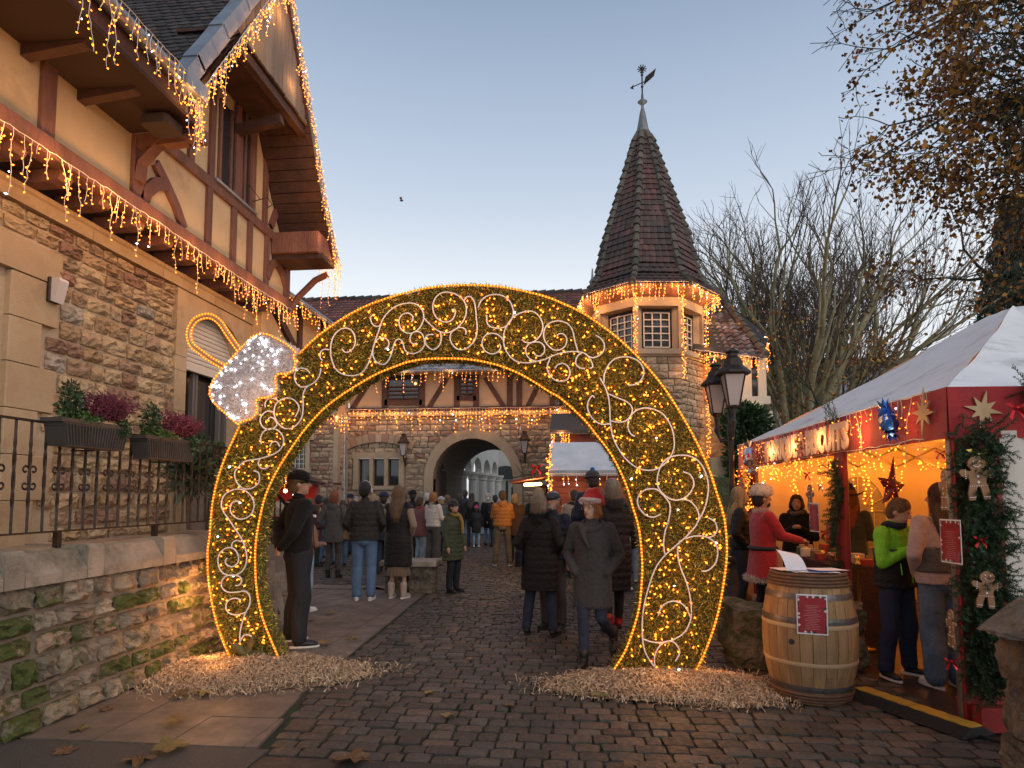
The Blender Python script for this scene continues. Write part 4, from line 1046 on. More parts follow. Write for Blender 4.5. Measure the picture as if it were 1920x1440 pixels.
for k in range(8):
    A0, A1 = a0+k*pi/4, a0+(k+1)*pi/4
    am = (A0+A1)/2; n2 = Vector((math.cos(am), math.sin(am), 0)); d2 = Vector((-math.sin(am), math.cos(am), 0))
    if n2.y > .6: continue
    for j, (r, z, dr, dz) in enumerate(rows):
        half = r*math.sin(pi/8); ap = r*math.cos(pi/8); n_ = max(1, round(2*half/.22)); w = 2*half/n_
        upv = n2*dr*math.cos(pi/8) + Vector((0,0,dz)); upv.normalize(); nv = d2.cross(upv).normalized()
        if nv.dot(n2) < 0: nv = -nv
        for i in range(n_):
            u = -half + w*i + (w*.5 if j % 2 and i < n_-1 else 0)*0; o_ = tc + n2*ap + Vector((0,0,z)) + d2*u; lf = random.uniform(.03,.05)
            P = [o_+nv*lf, o_+d2*(w*.5)+nv*(lf+.028)-upv*.03, o_+d2*w*.97+nv*lf, o_+d2*w*.97+upv*(th_*1.15)+nv*.0, o_+d2*(w*.5)+upv*(th_*1.15)+nv*.02, o_+upv*(th_*1.15)]
            q = len(tv); tv += [tuple(p) for p in P]; tv += [tuple(P[0]-nv*.04), tuple(P[1]-nv*.04), tuple(P[2]-nv*.04)]
            tf_ += [(q,q+1,q+4,q+5),(q+1,q+2,q+3,q+4),(q+6,q+7,q+1,q),(q+7,q+8,q+2,q+1)]
o = np_obj('roof_tiles', tv, tf_, m_trt, tw); o['kind'] = 'stuff'
m_hip = mat('hip_tile', (.085,.07,.062), (.12,.105,.08), ns=7, rough=.85, bump=.6, bs=25, rnd=.3)
hp = MB()
for k in range(8):
    A0 = a0+k*pi/4; s = 0
    if math.sin(A0) > .8: continue
    while prof_at(s+.33):
        r1,z1,_,_ = prof_at(s); r2,z2,_,_ = prof_at(s+.33)
        c1 = tc+V(r1*math.cos(A0),r1*math.sin(A0),z1+.02); c2 = tc+V(r2*math.cos(A0),r2*math.sin(A0),z2)
        hp.tube([c1+(c1-c2).normalized()*.02+V(math.cos(A0)*.04,math.sin(A0)*.04,0), c2+V(math.cos(A0)*.0,math.sin(A0)*.0,0)], [.115,.085], 7); s += .30
o = hp.build('hip_tiles', m_hip, tw); o['kind'] = 'stuff'
ztip = on_y(1195,203,YT).z; zball = on_y(1194,192,YT).z; zv = on_y(1193,130,YT).z
m_lead = mat('lead', (.22,.22,.22), (.15,.15,.15), ns=5, rough=.5, metal=.5)
b = MB(); b.lathe([(.27,zapx-.12),(.20,zapx+.05),(.10,ztip-.2),(.05,ztip),(.05,zball-.1),(.17,zball),(.05,zball+.1),(.035,zball+.3)], 12, c=tc); b.build('finial', m_lead, tw, smooth=True)
vn = thing('weather_vane', 'iron weather vane with arrow and star on the tower tip', 'weather vane')
b = MB(); b.tube([tc+V(0,0,zball+.1), tc+V(0,0,zv)], .028, 6); b.ell(tc+V(0,0,zball+.55), .05, 6, 5); b.ell(tc+V(0,0,zv-.22), .05, 6, 5); b.build('rod', m_iron, vn)
zm = (zball+zv)/2+.1; vd = Vector((.75,-.3,.12)).normalized()
b = MB(); b.tube([tc+V(0,0,zm)-vd*.42, tc+V(0,0,zm)+vd*.3], .02, 4)
b.prism([(-.42,0),(-.3,.09),(-.33,0),(-.3,-.09)], vd, (0,0,1), tc+V(0,0,zm), V(0,.03,0)); b.prism([(.05,-.1),(.42,.06),(.5,.3),(.3,.22),(.12,.16)], vd,(0,0,1),tc+V(0,0,zm), V(0,.03,0)); b.build('arrow', m_iron, vn, recalc=True)
b = MB()
for k in range(5): t = k*pi/5; b.tube([tc+V(-.16*math.cos(t),0,zv-.16*math.sin(t)), tc+V(.16*math.cos(t),0,zv+.16*math.sin(t))], .02, 4)
b.build('star', m_iron, vn)
# dormer bit and pinnacle left of the tower
p = on_y(1111,545,YF+3); b = MB(); b.lathe([(.45,-1.2),(.42,-.2),(.2,.1),(.12,.3),(.16,.42),(.06,.6),(.03,1.05)], 8, c=p); b.build('roof_pinnacle', m_lead, gh)

# ---- wing right of the tower with hipped roof
rg = thing('right_wing', 'tiled wing right of the tower with lit eaves and bay window', 'building')
YR = 20.6; G = lambda px, py, Y=YR: on_y(px,py,Y)
m_frosted = mat('roof_tile_frosted', (.12,.07,.065), ns=5, rough=.75, bump=.5, bs=30, rnd=.3, ramp=[(.11,.062,.056),(.085,.06,.056),(.14,.07,.06),(.08,.06,.056)], dirt=(.42,.42,.44), dk=.56, ds=2.2)
e0_, e1_ = G(1300,655), G(1430,672); top0, top1 = on_y(1300,545,YR+3.6), on_y(1333,545,YR+3.6)
b = MB(); b.add([e0_-V(0,0,.04), e1_-V(0,0,.04), G(1442,628,YR+2.6)-V(0,0,.03), top1-V(0,0,.05), top0-V(0,0,.05)], [(0,1,2,3,4)]); b.add([G(1442,628,YR+2.6), V(G(1450,630,YR+7).x,YR+7,G(1442,628,YR+2.6).z), top1+V(0,4,0), top1],[(0,1,2,3)]); b.build('roof', m_dark, rg)
upr = ((top0+top1)/2 - (e0_+e1_)/2); upr.x = 0
hipdir = (e1_.x, e1_.z, top1.x, top1.z)
def clipR(q):
    if q.x < e0_.x: return False
    t = (q.z-e1_.z)/(top1.z-e1_.z)
    return q.x < e1_.x + (top1.x-e1_.x)*max(0,t)**.9 + .15 and t < 1.0
tiled(rg, Vector((e0_.x,e0_.y,(e0_.z+e1_.z)/2-.12)), (1,0,-.02), upr, 26, int(upr.length/.27)+1, .25, .27, m_frosted, clip=clipR, wave=.05)
hp = MB(); n = 14
for i in range(n):
    a, c = e1_.lerp(top1, i/n), e1_.lerp(top1, (i+1.1)/n); hp.tube([a+V(.12,0,.12), c+V(.12,0,.07)], [.13,.11], 6)
hp.build('hip_tiles', m_hip, rg)
b = MB(); b.box(e0_.x, e1_.x-.35, YR+.6, YR+4, 0, e1_.z+.0); b.box(e1_.x-.9, e1_.x+.35, YR+1.2, YR+5, 0, e1_.z+.6); b.build('wall', m_dress, rg)
b = MB(); b.box(e0_.x, G(1388,700).x, YR+.5, YR+.6, G(1350,745).z, e1_.z-.05); b.build('plaster_wall', mat('plaster_orange',(.45,.22,.10),rough=.9), rg)
wx0, wx1 = G(1396,700,YR+.6).x, G(1422,700,YR+.6).x; wz0, wz1 = G(1400,745,YR+.6).z, G(1400,672,YR+.6).z
b = MB(); b.box(wx0-.3,wx1+.3,YR+.4,YR+.6,wz0-.25,wz0); b.box(wx0-.2,wx0+.18,YR+.45,YR+.6,wz0,wz1); b.box(wx1-.05,wx1+.2,YR+.45,YR+.6,wz0,wz1); b.box(wx0-.3,wx1+.3,YR+.42,YR+.6,wz1,wz1+.15); b.build('window_surround', mat('pale_paint',(.62,.56,.44),rough=.7), rg)
b = MB(); b.box(wx0+.18,wx1-.05,YR+.55,YR+.59,wz0,wz1); b.build('window', m_glass, rg)
b = MB(); b.prism([(-.1,0),(.5,0),(.2,-.55),(0,-.7),(-.1,-.7)],(1,0,0),(0,0,1),(wx0,YR+.35,wz0-.22),(0,.25,0)); b.bbox(wx0-.4,wx1+.3,YR+.2,YR+.6,0,wz0-.5,.02); b.build('bay_base', mat('pale_paint',(.62,.56,.44),rough=.7), rg, recalc=True)
cr_ = [stone_mesh('wing_block', m_tst, 90+s, 2, 2, rough=.25, edge=.34, lim=.05) for s in range(3)]
coursed(rg, lambda a, z: (Vector((a,YR+.55,z)), (1,0,0), (0,-1,0)), lambda z: [(G(1332,700).x, G(1394,700).x)] if z < wz0 else [(G(1380,700).x, G(1394,700).x)], 2.0, wz1, [.2,.25], [.36,.45,.3], cr_, .14, seed=50, limit=150)
b = MB(); b.bbox(G(1325,900).x, G(1400,900).x, YR-.6, YR+.5, 0, G(1350,860).z, .03); b.build('lower_wall', m_dress, rg)
# ============================================================ THE BAUBLE ARCH
YA = 5.80; TK = .20
A_ = lambda px, py, y=YA: on_y(px, py, y)
OL = [(441,1254),(429,1224),(414,1186),(402,1145),(393,1089),(391,1062),(391,1030),(395,1002),(399,950),(408,905),(421,864),(436,830),(451,798)]
OMID = [(470,760),(500,722),(530,690),(561,665)]
OR_ = [(600,628),(660,588),(720,562),(800,541),(880,535),(950,540),(1020,556),(1060,572),(1100,592),(1160,636),(1210,685),(1250,735),(1290,800),(1325,870),(1345,930),(1356,965),(1361,1002),(1362,1043),(1357,1087),(1348,1139),(1336,1182),(1319,1227),(1305,1255),(1298,1270)]
IR = [(1149,1257),(1171,1222),(1187,1180),(1198,1139),(1202,1102),(1204,1064),(1202,1026),(1197,988),(1186,950),(1174,910),(1156,870),(1139,842),(1120,818),(1104,797),(1087,779),(1051,747),(1030,735),(1007,720),(980,704),(953,692),(926,683),(897,677),(863,673),(822,673),(797,674),(767,679),(741,688),(713,699),(685,714),(657,731),(629,750),(606,769),(587,789),(567,813),(541,850),(519,886),(500,927),(489,969),(481,1017),(480,1062),(483,1107),(491,1149),(504,1186),(524,1233)]
outer = OL + OMID + OR_; inner = IR[::-1]
def resample(P, n):
    P = [Vector((p[0], p[1])) for p in P]; S = [0]
    for a, c in zip(P[:-1], P[1:]): S.append(S[-1] + (c-a).length)
    out = []; j = 0
    for i in range(n):
        s = S[-1]*i/(n-1)
        while j < len(P)-2 and S[j+1] < s: j += 1
        t = (s-S[j])/max(1e-6, S[j+1]-S[j]); out.append(P[j].lerp(P[j+1], min(1,t)))
    return out
def crom(P, k=5):
    """smooth curve through traced points"""
    P = [Vector((p[0], p[1])) for p in P]; out = []
    for i in range(len(P)-1):
        p0, p1, p2, p3 = P[max(i-1,0)], P[i], P[i+1], P[min(i+2,len(P)-1)]
        for j in range(k):
            t = j/k; out.append(.5*((2*p1) + (p2-p0)*t + (2*p0-5*p1+4*p2-p3)*t*t + (3*p1-p0-3*p2+p3)*t**3))
    out.append(P[-1]); return out
NN = 90
ro, ri = resample(outer, NN), resample(inner, NN)
ar = thing('bauble_arch', 'walk-through Christmas bauble arch of gold tinsel with white scrollwork and a silver cap', 'arch decoration')
m_core = mat('tinsel_core', (.11,.085,.020), (.05,.05,.014), ns=20, rough=.8)
m_gold = mat('tinsel_gold', (.42,.26,.045), rough=.38, metal=.5, rnd=.45, ramp=[(.44,.32,.05),(.56,.38,.07),(.30,.27,.04),(.66,.45,.10),(.20,.22,.045),(.50,.36,.06),(.14,.13,.03)])
m_silv = mat('tinsel_silver', (.72,.68,.69), rough=.45, metal=.3, rnd=.25)
m_score = mat('silver_core', (.62,.57,.56), rough=.8)
FR = [A_(p.x,p.y) for p in ro], [A_(p.x,p.y) for p in ri]
core = MB(); dy = Vector((0,TK,0)); e = .02
vs = []
for p, q in zip(*FR): vs += [p+V(0,e,0), q+V(0,e,0), p+dy, q+dy]
fs = []
for i in range(NN-1):
    a = i*4; fs += [(a,a+4,a+5,a+1),(a+2,a+3,a+7,a+6),(a,a+2,a+6,a+4),(a+1,a+5,a+7,a+3)]
core.add(vs, fs); core.build('frame_core', m_core, ar, recalc=True)
def blades(name, quads, n, m, L=.034, W=.0035, out=(0,-1,0), parent=None, spread=1.0, seed=1):
    """tinsel strands on a strip of quads (arrays p00,p10,p11,p01)"""
    q = np.array([[list(x) for x in qq] for qq in quads]); ar_ = np.linalg.norm(np.cross(q[:,2]-q[:,0], q[:,3]-q[:,1]), axis=1); k = rng.choice(len(q), n, p=ar_/ar_.sum())
    u, v = rng.random((2,n,1)); P = (q[k,0]*(1-u)+q[k,1]*u)*(1-v) + (q[k,3]*(1-u)+q[k,2]*u)*v
    d = rng.normal(size=(n,3))*spread + np.array(out)*1.1; d /= np.linalg.norm(d,axis=1)[:,None]
    s = np.cross(d, rng.normal(size=(n,3))); s /= np.linalg.norm(s,axis=1)[:,None]
    l = L*rng.uniform(.6,1.3,(n,1)); w = W*rng.uniform(.7,1.3,(n,1))
    bend = rng.normal(size=(n,3))*L*.25
    M_ = P + d*l*.55; E = P + d*l + bend
    Vv = np.stack([P-s*w, P+s*w, M_+s*w, M_-s*w, E+s*w*.5, E-s*w*.5], 1).reshape(-1,3)
    b0 = np.arange(n)[:,None]*6; Ff = np.concatenate([b0+np.array([[0,1,2,3]]), b0+np.array([[3,2,4,5]])])
    o = np_obj(name, Vv, Ff, m, parent); o['kind'] = 'stuff'; return o
fq = [(FR[0][i],FR[0][i+1],FR[1][i+1],FR[1][i]) for i in range(NN-1)]
blades('tinsel', fq, 52000, m_gold, parent=ar)
bq = [tuple(p+dy for p in q) for q in fq]; blades('tinsel', bq, 14000, m_gold, out=(0,1,0), parent=ar, W=.005)
eq = [(FR[0][i],FR[0][i+1],FR[0][i+1]+dy,FR[0][i]+dy) for i in range(NN-1)]; blades('tinsel', eq, 16000, m_gold, out=(0,-.1,.0), parent=ar, L=.04)
eq = [(FR[1][i],FR[1][i+1],FR[1][i+1]+dy,FR[1][i]+dy) for i in range(NN-1)]; blades('tinsel', eq, 12000, m_gold, out=(0,-.1,.0), parent=ar, L=.03)
# rope light on both edges
m_rope = emit('rope_tube', (1.0,.27,.02), .75)
m_ropew = mat('rope_white', (.68,.68,.70), rough=.35)
def ropelight(name, P2, y, parent, r=.009, step=.031, smooth_=True):
    P = [A_(p[0],p[1],YA) + V(0, y-YA, 0) for p in P2]; b = MB(); b.tube(P, r, 6); b.build(name, m_rope, parent)
    pts = []; acc = 0
    for a, c in zip(P[:-1],P[1:]):
        L = (c-a).length; t = (-acc) % step if False else step-acc
        while t < L: pts.append(a.lerp(c, t/L)+V(0,-.004,0)); t += step
        acc = L-(t-step)
    n = len(pts); M = np.tile(np.eye(4), (n,1,1)); s = .0095
    M[:,0,0]=M[:,1,1]=M[:,2,2]=s; M[:,:3,3] = np.array([list(p) for p in pts]); o = scatter('bulbs', OCT_V, OCT_F, M, [m_led], parent); o['kind'] = 'stuff'
ropelight('rope_light', crom(OL,3), YA-.012, ar); ropelight('rope_light', crom([(561,665)]+OR_,3), YA-.012, ar); ropelight('rope_light', crom(IR,3), YA-.014, ar)
# LEDs sprinkled through the tinsel
def inside_pts(n, quads):
    q = np.array([[list(x) for x in qq] for qq in quads]); a = np.linalg.norm(np.cross(q[:,2]-q[:,0], q[:,3]-q[:,1]), axis=1); k = rng.choice(len(q), n, p=a/a.sum())
    u, v = rng.random((2,n,1)); v = .07+.86*v; return (q[k,0]*(1-u)+q[k,1]*u)*(1-v) + (q[k,3]*(1-u)+q[k,2]*u)*v
P = inside_pts(760, fq); P[:,1] -= .024; bulbs(ar, P, .0085, .02)
m_ledw2 = m_ledw
# white scrollwork tubes, traced from the arch itself
def Z(ox, oy, k, P): return [(ox+k*a, oy+k*b_) for a, b_ in P]
SC = []
s1 = lambda P: SC.append(Z(380,740,.375,P)); s2 = lambda P: SC.append(Z(460,540,.1875,P)); s3 = lambda P: SC.append(Z(780,520,.20833,P)); s4 = lambda P: SC.append(Z(1080,660,.236,P)); s5 = lambda P: SC.append(Z(1140,960,.2361,P))
s1([(365,90),(330,85),(300,110),(297,145),(320,172),(350,175),(378,155),(370,130),(350,115),(330,130)])
s1([(300,250),(298,215),(315,185),(350,172),(390,185),(412,225),(400,270),(360,300),(290,322),(220,335),(180,370),(168,400),(180,440),(210,468),(250,470),(285,445),(292,415),(285,390),(262,380)])
s1([(343,262),(355,240),(378,238),(393,262)]); s1([(295,322),(285,345),(300,368),(325,370),(342,355)])
s1([(190,550),(185,533),(160,537),(147,560),(150,590),(175,615),(205,622),(240,608),(262,575),(262,530),(235,490),(195,473),(150,480),(115,505),(102,545),(110,580),(140,625),(170,670),(200,715),(222,770),(228,830),(210,875),(175,900),(135,900),(100,880),(85,835),(95,790),(130,765),(165,770),(185,800),(185,835),(160,858),(130,850),(122,830),(132,815)])
s1([(155,770),(155,745),(175,728),(200,735)]); s1([(172,952),(190,950),(203,930),(195,910),(165,900),(125,905),(103,935),(108,965),(135,985),(180,985),(220,980),(243,1005),(243,1045),(222,1090),(205,1140),(195,1190),(195,1240)])
s1([(200,1025),(175,1015),(140,1025),(125,1055),(135,1085),(170,1098),(205,1092),(222,1085)]); s1([(198,1225),(215,1200),(245,1200),(262,1218)])
s2([(510,1300),(545,1230),(545,1180),(500,1125),(430,1105),(360,1130),(315,1180),(303,1260),(330,1340),(390,1400),(460,1410),(530,1370),(580,1290),(592,1180),(590,1080),(610,1020),(640,985)])
s2([(215,1200),(215,1150),(250,1110),(310,1110),(345,1140)])
s2([(660,860),(630,825),(580,808),(530,825),(505,880),(520,950),(570,995),(640,985),(710,945),(755,880),(768,810)]); s2([(785,735),(760,700),(765,650),(800,622),(850,625)])
s2([(975,615),(1010,650),(1060,640),(1100,590),(1110,520),(1080,440),(1020,410),(950,430),(890,500),(865,600),(870,700),(900,790),(950,850),(1030,880),(1120,880),(1190,840),(1240,760),(1280,640),(1310,530),(1350,420),(1380,330),(1430,260),(1520,190),(1640,160),(1730,180),(1785,250),(1785,340),(1740,420),(1670,462),(1600,450),(1555,400),(1545,330),(1580,275),(1640,262),(1685,300),(1670,350)])
s2([(1285,275),(1262,310),(1275,360),(1310,392),(1360,388)])
s2([(1400,620),(1440,590),(1440,540),(1400,508),(1350,510),(1310,550),(1285,620),(1290,700),(1330,755),(1390,772),(1430,745),(1465,680),(1490,590),(1510,540),(1545,520),(1580,545),(1600,620),(1640,658),(1710,660),(1770,625),(1800,570),(1790,500),(1760,455),(1710,445),(1670,470),(1655,520),(1680,565),(1725,560)])
s3([(325,300),(355,300),(355,345),(330,390),(280,412),(220,395),(170,340),(158,260),(185,190),(240,148),(310,145),(380,170),(435,220),(458,290),(445,370),(400,440),(340,490),(260,508),(190,480),(120,420),(75,370)])
s3([(450,525),(455,490),(430,465),(390,462),(335,490),(312,545),(325,600),(370,650),(430,658),(490,625),(540,560),(555,470),(548,380),(540,290),(525,220),(490,182),(455,190),(438,220)])
s3([(225,500),(232,560),(215,620),(165,658),(115,635),(90,590),(95,550),(120,525),(165,525)])
s3([(563,280),(590,220),(640,180),(710,163),(790,178),(850,230),(878,310),(870,370),(840,420),(800,455),(740,468),(680,455),(645,420),(640,350)])
s3([(955,568),(985,592),(1040,595),(1090,565),(1130,510),(1143,440),(1110,360),(1050,315),(980,318),(900,350),(840,410),(800,490),(790,570),(805,650),(850,720),(910,765),(1000,777),(1080,765),(1160,745),(1220,718),(1300,690),(1400,675),(1480,680),(1530,700),(1570,750),(1590,810),(1560,825)])
s3([(755,605),(765,640),(740,680),(690,697),(640,680),(605,640),(600,580),(630,530),(690,512),(750,530),(790,575)])
s3([(1065,685),(1080,710),(1120,715),(1155,680),(1155,630),(1120,595),(1070,590),(1020,605),(990,650),(1000,710),(1040,750),(1085,762)])
s3([(1268,535),(1290,515),(1330,520),(1357,560),(1345,620),(1300,658),(1240,660),(1180,610),(1150,540),(1165,460),(1220,412),(1300,402),(1370,430),(1410,490),(1430,580),(1455,670)])
s3([(1250,828),(1275,795),(1320,782),(1365,805),(1385,860),(1365,920),(1310,942),(1250,930),(1200,880),(1182,810),(1210,730)])
s3([(1615,530),(1665,560),(1693,610),(1685,670),(1640,715),(1590,730),(1545,715)]); s3([(1520,828),(1470,820),(1437,780),(1450,720),(1490,690)])
s4([(415,270),(480,258),(525,210),(535,150),(505,90),(440,52),(370,45),(300,65),(250,120),(222,190),(222,250)])
s4([(185,208),(220,265),(250,340),(265,430),(268,520),(275,600),(295,690),(340,780),(400,860),(480,920),(570,942),(650,925),(720,870),(770,780),(775,690),(750,590),(690,500),(610,458),(530,450),(460,480),(415,540),(410,600),(430,650),(465,675)])
s4([(250,335),(320,365),(400,400),(440,440),(440,490),(400,545),(340,562),(275,550)]); s4([(145,370),(128,352),(95,400),(92,460),(120,520),(170,565),(215,580),(270,572)])
SC.append(Z(1080,660,.236,[(845,952),(900,975),(930,1030),(920,1090),(870,1150),(800,1177),(740,1165),(680,1120),(645,1060),(645,980),(680,890),(740,840),(820,822),(900,830),(970,870),(1020,950),(1045,1050),(1040,1150),(1010,1260),(950,1370)]) + Z(1140,960,.2361,[(700,100),(620,190),(540,260),(440,350),(370,450),(320,590),(280,750),(268,900),(272,1010),(290,1100),(340,1190),(405,1270)]))
SC.append(Z(1080,660,.236,[(665,1290),(610,1312),(550,1295),(500,1240),(485,1180),(510,1120),(570,1090),(640,1095),(700,1150),(740,1210),(740,1290),(715,1390)]) + Z(1140,960,.2361,[(480,70),(450,150),(437,250),(447,335)]))
s4([(830,1172),(890,1180),(945,1230),(970,1290),(968,1340)])
s5([(790,45),(840,75),(860,130),(840,180),(790,205)]); s5([(735,465),(790,460),(850,400),(865,310),(840,240),(770,195),(680,190),(610,210)])
s5([(550,270),(550,350),(575,450),(620,560),(650,690),(655,830),(610,940),(530,1000),(430,1030),(340,1025),(272,1000)]); s5([(395,820),(420,750),(480,710),(550,708),(610,750),(650,830)])
s5([(530,1180),(565,1110),(540,1050),(500,1020),(440,1030),(390,1080),(365,1150),(370,1220)]); s5([(465,1275),(530,1280),(558,1310)])
for P in SC:
    b = MB(); b.tube([A_(p.x,p.y)+V(0,-.030,0) for p in crom(P,4)], .0068, 7); b.build('scroll', m_ropew, ar, smooth=True)
# the silver cap, in front of the ring
CAP = [(x_*.19444+340, y_*.19444+570) for x_, y_ in [(800,300),(870,310),(950,350),(1040,400),(1130,475),(1110,520),(1130,580),(1115,650),(1050,685),(970,685),(935,715),(940,770),(950,830),(920,890),(850,915),(780,915),(750,950),(765,1010),(755,1070),(700,1120),(620,1140),(580,1170),(480,1080),(400,1010),(340,950),(310,880),(315,810),(350,740),(420,650),(500,560),(580,470),(650,400),(720,330)]]
cc = [A_(*p) for p in CAP]; yc0, yc1 = -.05, .24
b = MB(); ccen = sum(cc, V(0,0,0))/len(cc)
n = len(cc); vs = [p+V(0,yc0,0) for p in cc] + [p+V(0,yc1,0) for p in cc]
b.add(vs, [tuple(range(n)), tuple(range(2*n-1,n-1,-1))] + [(i,i+n,(i+1)%n+n,(i+1)%n) for i in range(n)]); cap = b.build('cap', m_score, ar, recalc=True)
tri = []
import mathutils.geometry as mg
T_ = mg.tessellate_polygon([[p+V(0,yc0,0) for p in cc]]); 
cq = [tuple([cc[t[0]]+V(0,yc0,0), cc[t[1]]+V(0,yc0,0), cc[t[2]]+V(0,yc0,0), cc[t[2]]+V(0,yc0,0)]) for t in T_]
blades('tinsel', cq, 13000, m_silv, parent=cap, L=.022, W=.0028)
eq = [(cc[i]+V(0,yc0,0),cc[(i+1)%n]+V(0,yc0,0),cc[(i+1)%n]+V(0,yc1,0),cc[i]+V(0,yc1,0)) for i in range(n)]; blades('tinsel', eq, 5000, m_silv, parent=cap, L=.025, out=(0,-.3,0), W=.003)
P = inside_pts(80, cq); P[:,1] -= .02; bulbs(cap, P, .0085, only_white=True, rnd_r=.5)
glow(cap, tuple(ccen+V(0,-.35,0)), 1.3, (.85,.9,1), .2)
P2 = CAP + [CAP[0]]; ropelight('rope_light', P2, YA+yc0-.015, cap)
# hanging loop: a band with rope light along both sides
LP = [(x_*.19444+340, y_*.19444+570) for x_, y_ in [(560,470),(480,360),(410,260),(350,170),(270,110),(190,105),(110,140),(60,210),(45,290),(70,380),(140,440),(250,520),(350,580),(440,620)]]
lp = crom(LP, 4); b = MB(); b.tube([A_(p.x,p.y)+V(0,.06,0) for p in lp], .012, 6); loop = b.build('loop', mat('loop_metal',(.35,.30,.27),rough=.4,metal=.6), ar)
lc = Vector((sum(p.x for p in lp)/len(lp), sum(p.y for p in lp)/len(lp)))
for sg in (-1,1):
    Q = []
    for i, p in enumerate(lp):
        d = (lp[min(i+1,len(lp)-1)] - lp[max(i-1,0)]).normalized(); Q.append((p.x - d.y*sg*4.2, p.y + d.x*sg*4.2))
    ropelight('rope_light', Q, YA+.05, loop)
# warm light thrown off by the arch
for px, py in ((420,930),(412,1130),(505,780),(640,620),(760,590),(880,600),(1010,620),(1130,700),(1220,800),(1290,930),(1290,1080),(1240,1200),(450,1225)):
    glow(ar, tuple(A_(px,py)+V(0,-.38,0)), 4.2, r=.14)
    glow(ar, tuple(A_(px,py)+V(0,TK+.25,0)), 1.2, r=.10)
glow(ar, tuple(A_(404,1105)+V(-.16,.0,0)), 9, r=.05); glow(ar, tuple(A_(420,1215)+V(-.14,.0,0)), 5, r=.05); glow(ar, tuple(A_(1318,1235)+V(.12,.05,0)), 2.0, r=.05)
# wood-shaving heaps at both feet
m_shav = mat('wood_shavings', (.42,.31,.20), rough=.8, rnd=.3, ramp=[(.50,.38,.25),(.40,.28,.18),(.55,.44,.30),(.32,.21,.13),(.46,.34,.22)])
m_heap = mat('shavings_heap', (.26,.18,.11), (.18,.12,.075), ns=30, rough=.9, bump=1, bs=60)
def heap(name, label, c, rx, ry, h, n, seed):
    r_ = thing(name, label, 'shavings')
    rr = np.random.default_rng(seed); b = MB(); nu, nv = 28, 7; vs = [(c.x,c.y,h)]; fs = []
    def hh(x, y):
        d = math.hypot(x/rx, y/ry); return max(0, h*(1-d**1.4))*(1+.25*math.sin(x*9+seed)*math.cos(y*11)) - .004
    for j in range(1, nv+1):
        for k in range(nu):
            t = 2*pi*k/nu; f = j/nv*(1+.10*math.sin(3*t+seed)); x, y = f*rx*math.cos(t), f*ry*math.sin(t); vs.append((c.x+x, c.y+y, hh(x,y)))
    for k in range(nu): fs.append((0,1+k,1+(k+1)%nu))
    for j in range(nv-1):
        for k in range(nu): a = 1+j*nu; fs.append((a+k,a+nu+k,a+nu+(k+1)%nu,a+(k+1)%nu))
    b.add(vs, fs); b.build('mound', m_heap, r_)
    t = rr.uniform(0,2*pi,n); f = np.sqrt(rr.random(n))*rr.choice([.9,1,1.0,1.12,1.3], n, p=[.3,.3,.2,.14,.06])*(1+.12*np.sin(3*t+seed)); x = f*rx*np.cos(t); y = f*ry*np.sin(t)
    z = np.maximum(.001, h*(1-np.hypot(x/rx,y/ry)**1.4)*(1+.25*np.sin(x*9+seed)*np.cos(y*11))) + rr.uniform(.0,.02,n)
    a = rr.uniform(0,2*pi,n); l = rr.uniform(.02,.085,n); w = rr.uniform(.0014,.0042,n); tz = rr.normal(0,.35,n)
    d = np.stack([np.cos(a)*np.cos(tz), np.sin(a)*np.cos(tz), np.sin(tz)],1); s = np.stack([-np.sin(a),np.cos(a),rr.normal(0,.5,n)],1); P = np.stack([c.x+x,c.y+y,z+np.abs(np.sin(tz))*l*.3],1)
    up = np.stack([rr.normal(0,.3,n),rr.normal(0,.3,n),np.ones(n)],1)*(l*.25)[:,None]
    L_ = l[:,None]; W_ = w[:,None]
    rows = [(-.5,0),(-.15,1),(.2,.9),(.5,-.1)]
    Vv = np.stack([v for q, e_ in rows for v in (P+d*L_*q+up*e_-s*W_, P+d*L_*q+up*e_+s*W_)],1).reshape(-1,3)
    b0 = np.arange(n)[:,None]*8; Ff = np.concatenate([b0+np.array([[0,1,3,2]]), b0+np.array([[2,3,5,4]]), b0+np.array([[4,5,7,6]])])
    o = np_obj('shavings', Vv, Ff, m_shav, r_); o['kind'] = 'stuff'; return r_
heap('shavings_heap', 'heap of pale wood shavings round the left foot of the bauble arch', on_z(470,1262,0), 1.0, .62, .10, 13000, 1)
heap('shavings_heap', 'heap of pale wood shavings round the right foot of the bauble arch', on_z(1258,1288,0), .95, .50, .09, 13000, 4)
# ============================================================ STRING LIGHTS ON THE BUILDINGS
WJ = XU + .10
icicles('icicle_lights', 'amber icicle lights along the jetty beam of the timbered house', [(WJ,2.0,ZL+.31),(WJ,4,ZL+.29),(WJ,6,ZL+.30),(WJ,8,ZL+.27),(WJ,Yc-.1,ZL+.29)], step=.075, dmin=.12, dmax=.46, br=.0075, power=8.0, lstep=.75, off=(.16,0,-.12), seed=2)
icicles('icicle_lights', 'amber icicle lights running on to the low roof past the house corner', [(XB+.45,Yc+.05,ZL+.62),(XB+.45,12.8,ZL+.60)], step=.10, dmin=.12, dmax=.42, br=.009, power=3.0, lstep=.9, off=(.05,0,-.15), seed=3)
icicles('icicle_lights', 'amber icicle lights hanging from the near eave gutter of the timbered house', [(EX+.13,1.2,ZV+.03),(EX+.13,3,ZV+.0),(EX+.13,YV,ZV+.02)], step=.075, dmin=.15, dmax=.6, br=.007, power=.6, lstep=1.0, off=(.1,0,-.25), seed=5)
vl = [A + V(.12,0,-.02), T + V(.12,0,-.02)]
